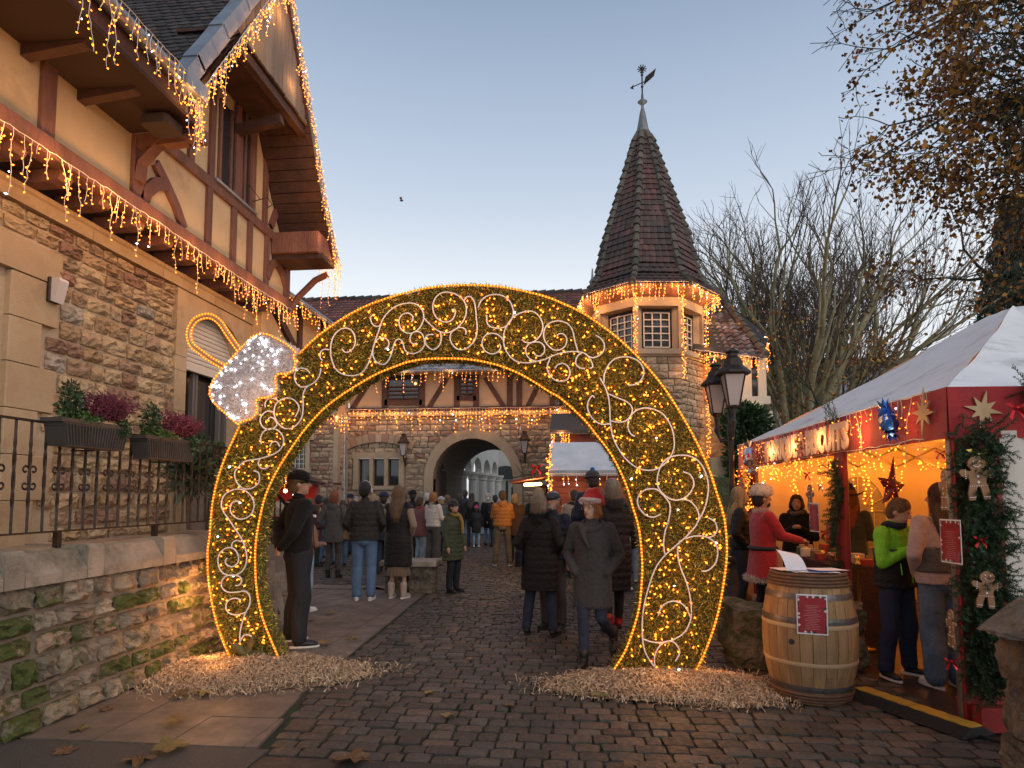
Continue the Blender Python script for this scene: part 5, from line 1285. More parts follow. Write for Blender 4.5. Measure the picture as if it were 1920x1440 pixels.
icicles('icicle_lights', 'amber icicle lights on the left verge of the steep gable', [vl[0], vl[0].lerp(vl[1],.5), vl[1]], step=.045, dmin=.10, dmax=.42, br=.007, power=4.0, lstep=.8, off=(.1,.1,-.3), seed=6)
icicles('icicle_lights', 'amber icicle lights down the right verge of the steep gable', [p+V(.10,-.02,-.05) for p in right_line], step=.04, dmin=.08, dmax=.34, br=.007, power=3.0, lstep=.7, off=(.0,-.25,-.25), seed=7)
icicles('icicle_lights', 'clump of amber icicle lights at the valley corner above the bracket', [(EX+.12,YV-.25,ZV-.12),(EX+.14,YV+.05,ZV-.25),(EX-.0,YV+.15,ZV-.35)], step=.03, dmin=.12, dmax=.42, br=.007, power=2, lstep=.4, seed=8)
p0_ = right_line[-1]; icicles('icicle_lights', 'tangle of amber icicle lights at the right foot of the gable', [p0_+V(.08,-.25,.05), p0_+V(.08,.05,0), p0_+V(-.35,.1,0)], step=.03, dmin=.15, dmax=.55, br=.007, power=2, lstep=.4, seed=9)
# gatehouse
ye_ = ylo-.16
icicles('icicle_lights', 'amber icicle lights under the grey lower roof of the gatehouse', [(XL-.2,ye_,zlo),(1.5,ye_,zlo)], step=.20, dmin=.25, dmax=.75, br=.017, wr=.006, bstep=.13, power=8, lstep=1.8, off=(0,-.2,-.2), seed=10, jag=.05, stick=.01)
icicles('icicle_lights', 'amber icicle lights along the stone ledge above the arched passage', [(XL,YF-.22,zled+.26),(XRt-3,YF-.22,zled+.26)], step=.10, dmin=.2, dmax=.85, br=.021, wr=.005, bstep=.16, power=13, lstep=1.4, off=(0,-.28,-.25), seed=11, jag=.06, stick=.01)
icicles('icicle_lights', 'amber icicle lights on the projecting courtyard wing', [(-14,YW-.2,zl2+.24),(xe,YW-.2,zl2+.24),(XL,YF-.2,zl2+.2)], step=.10, dmin=.2, dmax=.85, br=.021, wr=.005, bstep=.16, power=11, lstep=1.4, off=(0,-.28,-.25), seed=12, jag=.06, stick=.01)
# tower eave ring and drops down the corners
ring = [tc + V((rT+.56)*math.cos(a0+k*pi/4), (rT+.56)*math.sin(a0+k*pi/4), zet+.30) for k in range(3,9)] 
icicles('icicle_lights', 'amber icicle lights round the eave of the pointed tower', ring, step=.085, dmin=.12, dmax=.5, br=.016, wr=.005, bstep=.1, power=16, lstep=.9, off=(0,0,-.25), seed=13, jag=.05)
def drop(label, x, y, z0_, z1_, seed, parent=None, power=4, sx=.07, br=.015, n=None):
    rs = random.Random(seed); r_ = thing('light_string', label, 'string lights'); b = MB(); P = []; z = z0_; pts = []
    while z > z1_:
        P.append(V(x+rs.uniform(-.02,.02), y, z)); 
        for k in range(4): pts.append((x+rs.uniform(-sx,sx), y-rs.uniform(0,.06), z+rs.uniform(-.06,.06)))
        z -= .12
    b.tube(P, .006, 4); b.build('wire', m_wire, r_); bulbs(r_, pts, br, .03)
    zz = z0_-.4
    while zz > z1_: glow(r_, (x, y-.2, zz), power); zz -= 1.1
q = [tc + V((rT+.08)*math.cos(a0+k*pi/4), (rT+.08)*math.sin(a0+k*pi/4), 0) for k in range(8)]
vis = sorted([p for p in q if p.y < YT+.2], key=lambda p: p.x)
for i, p in enumerate(vis):
    lab = ['string of lights hanging down the left edge of the tower','string of lights down the tower corner left of its front window','string of lights down the tower corner right of its front window','string of lights down the right edge of the tower'][min(i,3)]
    drop(lab, p.x, p.y-.08, zet+.2, (zst-.8 if i < 3 else 1.6), 20+i)
icicles('icicle_lights', 'amber icicle lights along the eave of the tiled wing right of the tower', [e0_+V(0,-.1,-.02), e1_+V(0,-.1,-.02)], step=.07, dmin=.15, dmax=.7, br=.017, wr=.005, bstep=.11, power=15, lstep=.9, off=(0,-.1,-.25), seed=30, jag=.05)
ce = G(1442,628,YR+2.6); icicles('icicle_lights', 'cluster of amber lights under the high corner of the right wing roof', [ce+V(-.25,-.5,-.05), ce+V(.0,.2,-.05), ce+V(.3,2.5,-.05)], step=.05, dmin=.3, dmax=1.1, br=.017, wr=.005, bstep=.11, power=8, lstep=1.0, off=(0,-.2,-.3), seed=31, jag=.06)
# ============================================================ BISCUIT STALL TENT
m_red = mat('red_fabric', (.38,.012,.014), (.30,.010,.012), ns=5, rough=.8, bump=.4, bs=120, sheen=.2)
m_redpaint = mat('red_board', (.30,.015,.014), (.22,.012,.012), ns=5, rough=.6, bump=.2, bs=60)
m_canvas = mat('canvas_roof', (.78,.78,.79), (.70,.70,.71), ns=1.6, rough=.75, bump=.35, bs=9, stretch=(1,1,3), dirt=(.30,.30,.29), dk=.62, ds=1.2)
m_canvw = mat('canvas_wall', (.62,.57,.50), (.55,.50,.43), ns=1.2, rough=.8, bump=.5, bs=5)
m_wood = mat('plywood', (.50,.33,.17), (.44,.28,.14), ns=14, rough=.6, stretch=(1,1,.3))
m_ginger = mat('gingerbread', (.30,.15,.07), (.25,.12,.055), ns=20, rough=.7)
m_icing = mat('icing', (.75,.70,.65), rough=.6)
m_fir = mat('fir_needles', (.020,.050,.018), (.035,.07,.022), ns=9, rough=.6, rnd=.4)
m_twig = mat('twig', (.06,.04,.025), rough=.9)
m_foilg = mat('gold_foil', (.75,.50,.12), rough=.25, metal=.9)
m_foilr = mat('red_foil', (.55,.015,.02), rough=.28, metal=.5)
m_foilb = mat('blue_foil', (.02,.10,.42), rough=.25, metal=.7)
m_foils = mat('silver_foil', (.6,.6,.65), rough=.25, metal=.9)
m_starred = mat('star_dark_red', (.13,.012,.02), rough=.5)
m_alu = mat('tent_metal', (.25,.22,.2), rough=.45, metal=.7)
def firsprig(L=.22, n=64, seed=0, flat=.6):
    r_ = np.random.default_rng(seed); vs = []; fs = []
    for i in range(n):
        t = i/n; a = r_.uniform(0,2*pi); p = np.array([t*L,0,0]); d = np.array([.55, math.cos(a), math.sin(a)*flat]); d /= np.linalg.norm(d); l = .028*(1-.4*t); w = .0022
        s = np.cross(d, [r_.normal(),r_.normal(),r_.normal()]); s /= np.linalg.norm(s); b0 = len(vs)
        vs += [p-s*w, p+s*w, p+d*l+s*w*.5, p+d*l-s*w*.5]; fs.append((b0,b0+1,b0+2,b0+3))
    for q in (((0,-.002,0),(0,.002,0),(L,.001,0),(L,-.001,0)),((0,0,-.002),(0,0,.002),(L,0,.001),(L,0,-.001))):
        b0 = len(vs); vs += [np.array(v) for v in q]; fs.append((b0,b0+1,b0+2,b0+3))
    return np.array(vs), np.array(fs)
def firs(name, pts, dirs, parent, L=.22, seed=0, m=None, sc=(.7,1.2)):
    """fir sprigs at pts growing along dirs"""
    r_ = np.random.default_rng(seed+99); o = None
    for v in range(3):
        bv, bf = firsprig(L, 64, seed+v); Ms = []
        for p, d in list(zip(pts, dirs))[v::3]:
            d = Vector(d).normalized(); q = d.to_track_quat('X','Z').to_matrix().to_4x4() @ Matrix.Rotation(r_.uniform(0,6.28),4,'X'); s = r_.uniform(*sc)
            Ms.append(np.array(Matrix.Translation(Vector(p)) @ q @ Matrix.Scale(s,4)))
        if Ms: o = scatter(name, bv, bf, Ms, m or m_fir, parent); o['kind'] = 'stuff'
    return o
def bow(parent_or_none, c, m, s=.07, nrm=(-1,0,0), label=None):
    n = Vector(nrm).normalized(); a = Vector((0,0,1)).cross(n).normalized(); z = Vector((0,0,1)); c = Vector(c)
    r_ = thing('bow', label, 'bow'); b = MB()
    for sg in (-1,1):
        for (dx,dz) in ((1.0,.45),(.8,-.85)):
            p = [c, c+a*sg*s*dx*.6+z*s*(dz*.5+.25)+n*s*.3, c+a*sg*s*dx+z*s*dz+n*s*.1, c+a*sg*s*dx*.7+z*s*(dz-.35)+n*s*.3]
            b.add(p, [(0,1,2,3)]); 
    b.build('loops', m, r_); b = MB(); b.ell(c+n*s*.15, s*.2, 8, 6); b.build('knot', m, r_, smooth=True); return r_
tent = thing('biscuit_stall_tent', 'party tent stall with pale peaked canopy, red valance and fairy lights on the right', 'tent')
C0 = on_x(1775,728,2.66); ZT = C0.z; C1 = on_z(1385,838,ZT); DX = 3.35
C2 = C0 + V(DX,.12,0); C3 = C1 + V(DX,.12,0); TP = V((C0.x+C1.x)/2+1.72, (C0.y+C1.y)/2+.05, 0)
for _ in range(3):
    q = on_y(1905,563,TP.y); TP.z = q.z; TP.x = q.x
# canopy: four hips with sag
def hip(P, Q, n=14):
    vs = []; 
    for j in range(n+1):
        t = j/n
        for i in range(n+1):
            u = i/n; p = P.lerp(Q,u); q = p.lerp(TP, t); q.z -= .42*t*(1-t)*(1-.55*abs(2*u-1)**2)*1.0 ; q.z -= .05*math.sin(pi*u)*(1-t)
            q.z += .008*math.sin(u*31+t*9)*(1-t) + .012*math.sin(u*9+t*17)
            if t > .93: q.z -= (t-.93)*1.2
            vs.append(q)
    W = n+1; return vs, [(j*W+i, j*W+i+1, (j+1)*W+i+1, (j+1)*W+i) for j in range(n) for i in range(n)]
b = MB()
for P, Q in ((C1,C0),(C0,C2),(C2,C3),(C3,C1)): b.add(*hip(P,Q))
b.build('canopy', m_canvas, tent, smooth=True)
VH = .36
def valance(P, Q, n=24, h=VH):
    b = MB(); d = (Q-P).normalized(); nn = Vector((d.y,-d.x,0)); vs = []
    for i in range(n+1):
        p = P.lerp(Q, i/n); w = .006*math.sin(i*2.1)
        vs += [p+V(0,0,.01)+nn*.004, p+V(0,0,-h)+nn*(.01+w), p+V(0,0,.01)-nn*.004, p+V(0,0,-h)-nn*(.0-w)]
    fs = []
    for i in range(n): a = i*4; fs += [(a,a+1,a+5,a+4),(a+2,a+6,a+7,a+3),(a+1,a+3,a+7,a+5),(a,a+4,a+6,a+2)]
    b.add(vs, fs); return b.build('valance', m_red, tent)
valance(C1, C0); valance(C0, C2)
sd = (C0-C1).normalized(); sn = Vector((sd.y,-sd.x,0)); 
if sn.x > 0: sn = -sn
def side(t, off=0, z=0): p = C0.lerp(C1, t); return V(p.x, p.y, z) + sn*off
# posts
tm = (6.65-C0.y)/(C1.y-C0.y)
for t in (.0, tm, .86, 1.0):
    p = side(t+.012, -.05); b = MB(); b.bbox(p.x-.028,p.x+.028,p.y-.028,p.y+.028,0,ZT-.02,.006); b.build('post', m_alu, tent)
b = MB(); p = C0; b.bbox(p.x+.03,p.x+.34,p.y-.0,p.y+.05,.0,ZT-VH+.02,.004); b.build('post_board', m_redpaint, tent)
b = MB(); b.bbox(p.x+.06,p.x+.36,p.y-.10,p.y+.2,0,.16,.01); b.build('post_foot', m_redpaint, tent)
pm = side(tm, .01); b = MB(); b.bbox(pm.x-.02,pm.x+.02,pm.y-.11,pm.y+.11,.75,ZT-VH+.02,.004); b.build('post_board', m_redpaint, tent)
for t, w in ((.86,.06),(.985,.07)): q = side(t,.01); b = MB(); b.bbox(q.x-.02,q.x+.02,q.y-w,q.y+w,.2,ZT-VH,.004); b.build('post_board', m_redpaint, tent)
# scissor trusses under the canopy
b = MB()
for t0, t1 in ((0.02,tm/2),(tm/2,tm),(tm,(1+tm)/2),((1+tm)/2,.98)):
    a, c = side(t0,-.06,ZT-.05), side(t1,-.06,ZT-.33); b.beam(a,c,.02,.025); a, c = side(t0,-.08,ZT-.33), side(t1,-.08,ZT-.05); b.beam(a,c,.02,.025)
for k in range(6):
    x = C1.x+.05+k*(DX/6); x2 = x+DX/6; y = C1.y-.15; b.beam((x,y,ZT-.05),(x2,y,ZT-.33),.02,.025); b.beam((x,y-.02,ZT-.33),(x2,y-.02,ZT-.05),.02,.025)
b.beam(side(tm,-.1,ZT-.12), side(tm,-.1,ZT-.12)+V(DX-.3,0,0), .025,.03); b.tube([TP+V(0,0,-.15), V(TP.x,TP.y,ZT-.2)], .025, 6); b.build('truss', m_alu, tent)
# walls
def cloth(P, Q, z0, z1, nm='side_wall', m=m_canvw, n=30, amp=.03):
    b = MB(); d = (Q-P).normalized(); nn = Vector((d.y,-d.x,0)); vs = []; W = 7
    for i in range(n+1):
        for j in range(W): z = z0+(z1-z0)*j/(W-1); vs.append(V(P.x,P.y,0).lerp(V(Q.x,Q.y,0), i/n) + nn*(amp*math.sin(i*.9+j*.2)*.6+amp*.5*math.sin(i*2.3+j)) + V(0,0,z))
    b.add(vs, [(i*W+j,(i+1)*W+j,(i+1)*W+j+1,i*W+j+1) for i in range(n) for j in range(W-1)]); return b.build(nm, m, tent, smooth=True)
cloth(C0+V(.33,.02,0), C2, .02, ZT-VH+.05); cloth(C2, C3, .02, ZT); 
wb = cloth(C1, C3, .02, ZT, amp=.02)
# arched window in the far wall
yw_ = C1.y-.06; pa, pb_ = on_y(1560,1000,yw_), on_y(1663,1000,yw_); zc_, ztp = on_y(1610,958,yw_).z, on_y(1610,893,yw_).z
m_vinyl = mat('clear_vinyl', (.36,.37,.36), (.28,.29,.28), ns=2, rough=.25, spec=.6)
P = [(pa.x,zc_-.75),(pb_.x,zc_-.75),(pb_.x,zc_)] + [((pa.x+pb_.x)/2+(pb_.x-pa.x)/2*math.cos(t*pi/12), zc_+(ztp-zc_)*math.sin(t*pi/12)) for t in range(1,12)] + [(pa.x,zc_)]
b = MB(); b.prism(P,(1,0,0),(0,0,1),(0,yw_,0),(0,.01,0)); tw_ = b.build('window', m_vinyl, tent, recalc=True)
b = MB(); xc_ = (pa.x+pb_.x)/2; rx_ = (pb_.x-pa.x)/2
for t in range(1,8): b.beam((xc_+rx_*.42*math.cos(t*pi/8), yw_-.008, zc_+(ztp-zc_)*.42*math.sin(t*pi/8)), (xc_+rx_*math.cos(t*pi/8), yw_-.008, zc_+(ztp-zc_)*math.sin(t*pi/8)), .014, .005)
for x in (pa.x+.18,xc_,pb_.x-.18): b.beam((x,yw_-.008,zc_-.75),(x,yw_-.008,zc_-.02),.014,.005,(0,1,0))
for z in (zc_,zc_-.3,zc_-.55): b.beam((pa.x,yw_-.008,z),(pb_.x,yw_-.008,z),.005,.014)
b.tube([(p[0],yw_-.006,p[1]) for p in P], .010, 4, closed=True); b.build('window_bars', mat('white_pvc',(.6,.55,.45),rough=.5), tw_)
# letters
def letters(txt, parent, y_far, y_near, z, h, m, x_off):
    cu = bpy.data.curves.new('text', 'FONT'); cu.body = txt; cu.size = 1; cu.extrude = .03; cu.offset = .05; cu.resolution_u = 2
    o = bpy.data.objects.new('text', cu); col.objects.link(o); dg = bpy.context.evaluated_depsgraph_get(); me = bpy.data.meshes.new_from_object(o.evaluated_get(dg)); bpy.data.objects.remove(o)
    v = np.array([list(q.co) for q in me.vertices]); mn, mx = v.min(0), v.max(0); k = (y_far-y_near)/(mx[0]-mn[0])
    for i, q in enumerate(me.vertices):
        x, y, zz = v[i]; t = ((y_far-(x-mn[0])*k)-C0.y)/(C1.y-C0.y); base = C0.lerp(C1, t); p = Vector((base.x, base.y, 0)) + sn*(x_off+zz*.3)
        q.co = (p.x, p.y, z + (y-.02)/.72*h)
    me.materials.append(m); put(me, 'lettering', parent)
yF, yN = on_x(1441,850,C0.x-.1).y, on_x(1606,810,C0.x-.02).y
letters('FABRIQUE \u00e0 BISCUITS', tent, yF, yN, ZT-VH+.055, .25, mat('letter_beige',(.60,.42,.33),rough=.6), .075)
# wood stars
def star2d(n, ro, ri, rot=0, irr=None):
    return [((ro if i%2==0 else ri)*(irr[i//2] if irr and i%2==0 else 1)*math.sin(rot+i*pi/n), (ro if i%2==0 else ri)*(irr[i//2] if irr and i%2==0 else 1)*math.cos(rot+i*pi/n)) for i in range(2*n)]
p = side(.045, .03, 0); p.z = on_x(1757,770,C0.x).z
b = MB(); b.prism(star2d(8,.155,.055,.1,[1.25,.8,1,.8,1.25,.8,1,.8]), sd, (0,0,1), p, sn*.012); tag(b.build('wooden_star', m_wood, recalc=True), 'pale wooden star on the lit side valance near the tent corner', 'star')
cf = on_y(1845,768,C0.y-.02); b = MB(); b.prism(star2d(8,.125,.05,.2,[1.15,.85,1.1,.9,1.15,.85,1.1,.9]), (1,.03,0),(0,0,1), V(cf.x,C0.y-.0,cf.z), (0,-.014,0)); tag(b.build('wooden_star', m_wood, recalc=True), 'pale eight pointed wooden star on the front red valance', 'star')
# fir garlands: corner post, mid post, front valance
def garland(name, label, pts, R_, n, seed, L=.2, bias=(0,-.6,0)):
    r_ = thing(name, label, 'garland'); rs = random.Random(seed); P = []; D = []
    for i in range(n):
        k = rs.randrange(len(pts)-1); p = Vector(pts[k]).lerp(Vector(pts[k+1]), rs.random()); a = rs.uniform(0,2*pi)
        d = Vector((rs.uniform(-1,1), rs.uniform(-1,1), rs.uniform(-.9,.7))) + Vector(bias); P.append(p + Vector((rs.uniform(-1,1)*R_[0], rs.uniform(-1,1)*R_[1], rs.uniform(-.05,.05)))); D.append(d)
    firs('fir_sprigs', P, D, r_, L=L, seed=seed); b = MB(); b.tube(pts, .012, 5); b.build('stem', m_twig, r_); return r_
gx = C0.x+.19; gy = C0.y-.04
garland('fir_garland', 'thick fir garland climbing the red corner post of the tent', [(gx,gy,.25),(gx-.03,gy,.9),(gx,gy,1.5),(gx-.06,gy-.02,2.08)], (.13,.06), 1000, 3, bias=(-.25,-.7,-.1), L=.17)
garland('fir_garland', 'fir garland on the front red valance beside the wooden star', [(C0.x+.55,C0.y-.03,ZT-.02),(C0.x+.75,C0.y-.03,ZT-.08),(C0.x+1.1,C0.y-.03,ZT-.04)], (.08,.03), 130, 7, bias=(0,-.6,0))
mp = side(tm,.04); garland('fir_garland', 'thin fir garland winding round the red middle post of the tent', [(mp.x,mp.y,.8),(mp.x-.02,mp.y+.06,1.2),(mp.x,mp.y-.05,1.6),(mp.x-.02,mp.y+.05,1.95)], (.04,.09), 130, 11, L=.13, bias=(-.6,0,0))
fp = side(.86,.04); garland('fir_garland', 'thin fir garland on the farther red post of the tent', [(fp.x,fp.y,.9),(fp.x,fp.y+.03,1.4),(fp.x,fp.y,1.95)], (.04,.07), 60, 13, L=.13, bias=(-.6,0,0))
garland('fir_garland', 'fir sprigs sticking up behind the blue sweet on the valance', [side(.30,.03,ZT-.06), side(.36,.03,ZT+.0)], (.03,.1), 9, 17, L=.22, bias=(0,0,1.6))
for (px,py,m_,s_,lab) in ((1832,852,m_foilg,.075,'gold foil bow at the top of the fir covered corner post'),(1838,1012,m_foilr,.05,'red foil bow halfway up the fir covered corner post'),(1783,1240,m_foilr,.05,'red foil bow low on the fir covered corner post'),(1762,850,m_foilr,.04,'small red bow at the upper left of the corner garland')):
    p = on_y(px,py,C0.y-.14); bow(None, p, m_, s_, (0,-1,0), lab)
p = on_y(1905,765,C0.y-.12); bow(None, p, m_foilr, .07, (0,-1,0), 'red foil bow in the garland at the right end of the front valance')
for (px,py,m_,s_,lab,tt) in ((1540,912,m_foilg,.05,'gold foil bow on the middle tent post',tm),(1548,1000,m_foilr,.07,'red foil bow on the middle tent post under the price list',tm),(1515,890,m_foilr,.06,'red foil bow at the top of the middle tent post',tm)):
    q = side(tt,.12); p = on_x(px,py,q.x); bow(None, p, m_, s_, (-1,-.3,0), lab)
def gingerman(px, py, h, plane, label, rot=0, thin=False):
    if plane == 'y': c = on_y(px,py,C0.y-.18); ax = Vector((1,.05,0)).normalized(); n = Vector((0,-1,0))
    elif plane == 'c': c = on_y(px,py,C0.y-.14); ax = Vector((-.22,-.975,0)); n = Vector((-.975,.22,0))
    else: c = on_x(px,py,side(tm,.12).x); ax = sd; n = sn
    up = Vector((0,0,1)); R_ = Matrix.Rotation(rot,3,n); ax = R_ @ ax; up = R_ @ up
    P = [(.0,-.14),(.05,-.20),(.10,-.47),(.24,-.47),(.25,-.30),(.18,-.05),(.20,.05),(.36,.10),(.42,.20),(.34,.27),(.17,.21),(.12,.24),(.20,.34),(.19,.45),(.10,.54),(0,.56)]
    Q = P + [(-x,z) for x,z in P[::-1][1:-1]]
    r_ = thing('gingerbread_man', label, 'decoration'); Q = [(x*h,z*h) for x,z in Q]; b = MB(); b.prism(Q, ax, up, c, n*.012); b.build('body', m_ginger, r_, recalc=True)
    b = MB()
    def dot(x,z,r): b.prism([(x*h+r*h*math.cos(t*pi/4), z*h+r*h*math.sin(t*pi/4)) for t in range(8)], ax, up, c+n*.0125, n*.004)
    dot(-.07,.44,.018); dot(.07,.44,.018); dot(0,.08,.03); dot(0,-.05,.03)
    for t in range(7): a = pi*1.2+t*pi*.6/6; dot(.09*math.cos(a), .40+.09*math.sin(a), .011)
    for sx in (-1,1):
        for k in range(5): dot(sx*(.28+.0*k), .05+.05*k, .012) ; dot(sx*(.10+.032*k), -.40, .012)
    for k in range(9): dot(-.2+.05*k, -.14+.0*k, .010)
    b.build('icing', m_icing, r_, recalc=True)['kind'] = 'stuff'; return r_
gingerman(1832,900,.29,'y','gingerbread man cut-out high on the corner garland',.05)
gingerman(1848,1108,.24,'y','gingerbread man cut-out by the stone pier, low on the corner garland',-.1)
gingerman(1773,922,.27,'c','gingerbread man cut-out seen edge-on at the left of the corner garland')
gingerman(1786,1182,.25,'c','lowest gingerbread man cut-out, turned sideways near the tent foot')
gingerman(1520,935,.27,'x','small gingerbread man cut-out on the middle tent post')
gingerman(1391,915,.3,'x','far gingerbread man cut-out at the left end of the tent')
# foil sweets
def sweet(c, m1, m2, r, l, axis, label):
    a = Vector(axis).normalized(); q = a.to_track_quat('Z','X').to_matrix().to_4x4(); M = Matrix.Translation(Vector(c)) @ q; r_ = thing('foil_sweet', label, 'decoration')
    b = MB(); rs = random.Random(3); vs = []; prof = [(.05,-l*.5),(.7*r,-l*.42),(r,-l*.25),(r*1.05,0),(r,l*.25),(.7*r,l*.42),(.05,l*.5)]
    b.lathe([(max(.02,p[0]),p[1]) for p in prof], 14, M); b.v = [tuple(Vector(v)+Vector((rs.uniform(-1,1),rs.uniform(-1,1),rs.uniform(-1,1)))*.012) for v in b.v]; b.build('body', m1, r_)
    b = MB()
    for sg in (-1,1):
        vs = []; n = 14
        for i in range(n): t = 2*pi*i/n; vs.append((.02*math.cos(t),.02*math.sin(t),sg*l*.48))
        for i in range(n): t = 2*pi*i/n; rr = r*.9*(1 if i%2 else .65); vs.append((rr*math.cos(t),rr*math.sin(t),sg*(l*.5+r*.9+ (.02 if i%2 else -.02))))
        b.add(vs, [(i,(i+1)%n,n+(i+1)%n,n+i) for i in range(n)], M)
    b.build('wrapper_ends', m1, r_); b = MB(); b.lathe([(r*1.07,-l*.10),(r*1.08,l*.10)], 14, M); b.build('band', m2, r_); return r_
sp = side(.34,.10); ps = on_x(1665,788,sp.x); sweet(ps, m_foilb, mat('white_band',(.7,.65,.65),rough=.4), .062, .22, (0,.45,1), 'crinkled blue foil sweet hanging on the lit side valance')
sp = side(.93,.12); ps = on_x(1407,858,sp.x); sweet(ps, m_foils, m_foilr, .10, .28, (0,.3,1), 'crinkled silver foil sweet at the far end of the side valance')
# big dark star inside
cs = on_y(1672,915,6.3); b = MB(); vs = []; fs = []; pts5 = star2d(5,.26,.10,.15,[1.2,.75,1.35,.8,.85]); ax = Vector((.75,.3,0))
ring_ = [cs + ax*p[0] + Vector((0,0,p[1])) for p in pts5]; b.add(ring_ + [cs+V(0,-.08,0), cs+V(0,.08,0)], [(i,(i+1)%10,10) for i in range(10)] + [((i+1)%10,i,11) for i in range(10)])
r_ = thing('paper_star', 'large dark red paper star hanging inside the tent', 'star'); b.build('shell', m_starred, r_)
b = MB(); b.tube([cs+V(0,0,.35), V(cs.x,cs.y,ZT-.05)], .003, 3); b.build('string', m_wire, r_)
rs = random.Random(4); P = []
for i in range(60):
    k = rs.randrange(10); u, v = rs.random(), rs.random()
    if u+v > 1: u, v = 1-u, 1-v
    P.append(ring_[k]*(1-u-v)+ring_[(k+1)%10]*u+(cs+V(0,-.085,0))*v+V(0,-.006,0))
o = bulbs(r_, [list(p) for p in P[:34]], .0026, 0, long=1)
# fairy lights
def ic(*a, **k): return icicles(*a, **k)
ic('icicle_lights', 'dense amber icicle lights over the red side valance of the tent', [side(.03,.025,ZT+.0), side(.3,.03,ZT+.02), side(.6,.03,ZT), side(1.0,.025,ZT+.02)], step=.10, dmin=.12, dmax=.55, br=.0068, power=4.5, lstep=.7, off=(-.12,0,-.2), seed=40, jag=.035)
ic('icicle_lights', 'second row of amber lights along the bottom of the side valance', [side(.05,.02,ZT-VH+.02), side(1.0,.02,ZT-VH+.02)], step=.15, dmin=.05, dmax=.32, br=.0075, power=0, seed=41, jag=.035)
r_ = ic('icicle_lights', 'amber lights hung inside the tent along the far wall', [V(C1.x+.15,C1.y-.12,ZT-.18), V(C3.x-.2,C3.y-.12,ZT-.22)], step=.12, dmin=.1, dmax=.7, br=.013, power=0, seed=42, jag=.05)
for x in (.5,1.3,2.1,2.9): glow(r_, (C1.x+x, C1.y-.45, ZT-.35), 15, (1,.27,.025), .12)
r_ = ic('icicle_lights', 'amber lights hung under the middle truss inside the tent', [side(tm,-.15,ZT-.15), side(tm,-.15,ZT-.2)+V(2.8,0,0)], step=.16, dmin=.08, dmax=.3, br=.008, power=0, seed=43, jag=.05)
for x in (.7,1.9): glow(r_, (C0.x+x, 6.9, ZT-.4), 12, (1,.30,.035), .12)
r_ = ic('icicle_lights', 'amber lights hung just inside the tent front wall', [C0+V(.4,.15,-.2), C2+V(-.2,.15,-.2)], step=.16, dmin=.08, dmax=.3, br=.008, power=0, seed=44)
glow(r_, (C0.x+.9, 5.3, ZT-.4), 12, (1,.42,.10), .12)
for t, sd_ in ((.86,1),(.985,2)):
    q = side(t,.05); r_ = thing('light_string', ['string of lights winding down the farther tent post','string of lights down the far corner post of the tent'][sd_-1], 'string lights'); rs = random.Random(sd_); P = [(q.x+rs.uniform(-.06,.02), q.y+rs.uniform(-.1,.1), 1.0+rs.random()*1.0) for _ in range(60)]; bulbs(r_, P, .009, .03)
# posters in plastic sleeves
m_paper = mat('paper', (.75,.74,.74), rough=.5)
m_postr = mat('poster_red', (.36,.02,.03), (.28,.015,.02), ns=30, rough=.3, coat=.4)
def poster(c, ax, n, w, h, label, up=(0,0,1)):
    c, ax, n, up = Vector(c), Vector(ax).normalized(), Vector(n).normalized(), Vector(up).normalized(); r_ = thing('poster', label, 'poster'); rs = random.Random(9)
    b = MB(); b.prism([(-w/2,-h/2),(w/2,-h/2),(w/2,h/2),(-w/2,h/2)], ax, up, c, n*.002); b.build('sheet', m_paper, r_, recalc=True)
    b = MB(); k = .93; b.prism([(-w/2*k,-h/2*k),(w/2*k,-h/2*k),(w/2*k,h/2*k),(-w/2*k,h/2*k)], ax, up, c+n*.0025, n*.001); b.build('print', m_postr, r_, recalc=True)
    b = MB()
    for i in range(15):
        z = h*(.22-.042*i); l = w*rs.uniform(.14,.30); b.prism([(-l,z),(l,z),(l,z+h*.007),(-l,z+h*.007)], ax, up, c+n*.0040, n*.0004)
    b.build('text_lines', mat('print_pink',(.62,.30,.28),rough=.4), r_, recalc=True)['kind'] = 'stuff'
    b = MB()
    for i in range(34):
        a = rs.random()*2*pi; s = .9; x = max(-.43,min(.43,.62*math.cos(a)))*w; z = max(-.44,min(.44,.62*math.sin(a)))*h
        b.mi = rs.choice([0,0,1]); q = rs.uniform(.03,.055)*w; b.prism([(x-q,z),(x,z-q),(x+q,z),(x,z+q)], ax, up, c+n*.0045, n*.0006)
    b.build('border_art', [mat('print_green',(.03,.06,.03),rough=.4), mat('print_white',(.7,.6,.6),rough=.4)], r_, recalc=True)['kind'] = 'stuff'; return r_
q = side(tm,.16); poster(on_x(1527,970,q.x), sd+sn*-.2, sn, .17, .30, 'narrow red price list on the middle tent post')
poster(on_y(1783,1015,C0.y-.16), (.10,-1,0), (-1,-.10,0), .21, .30, 'red price list on the corner garland beside the long-haired woman')
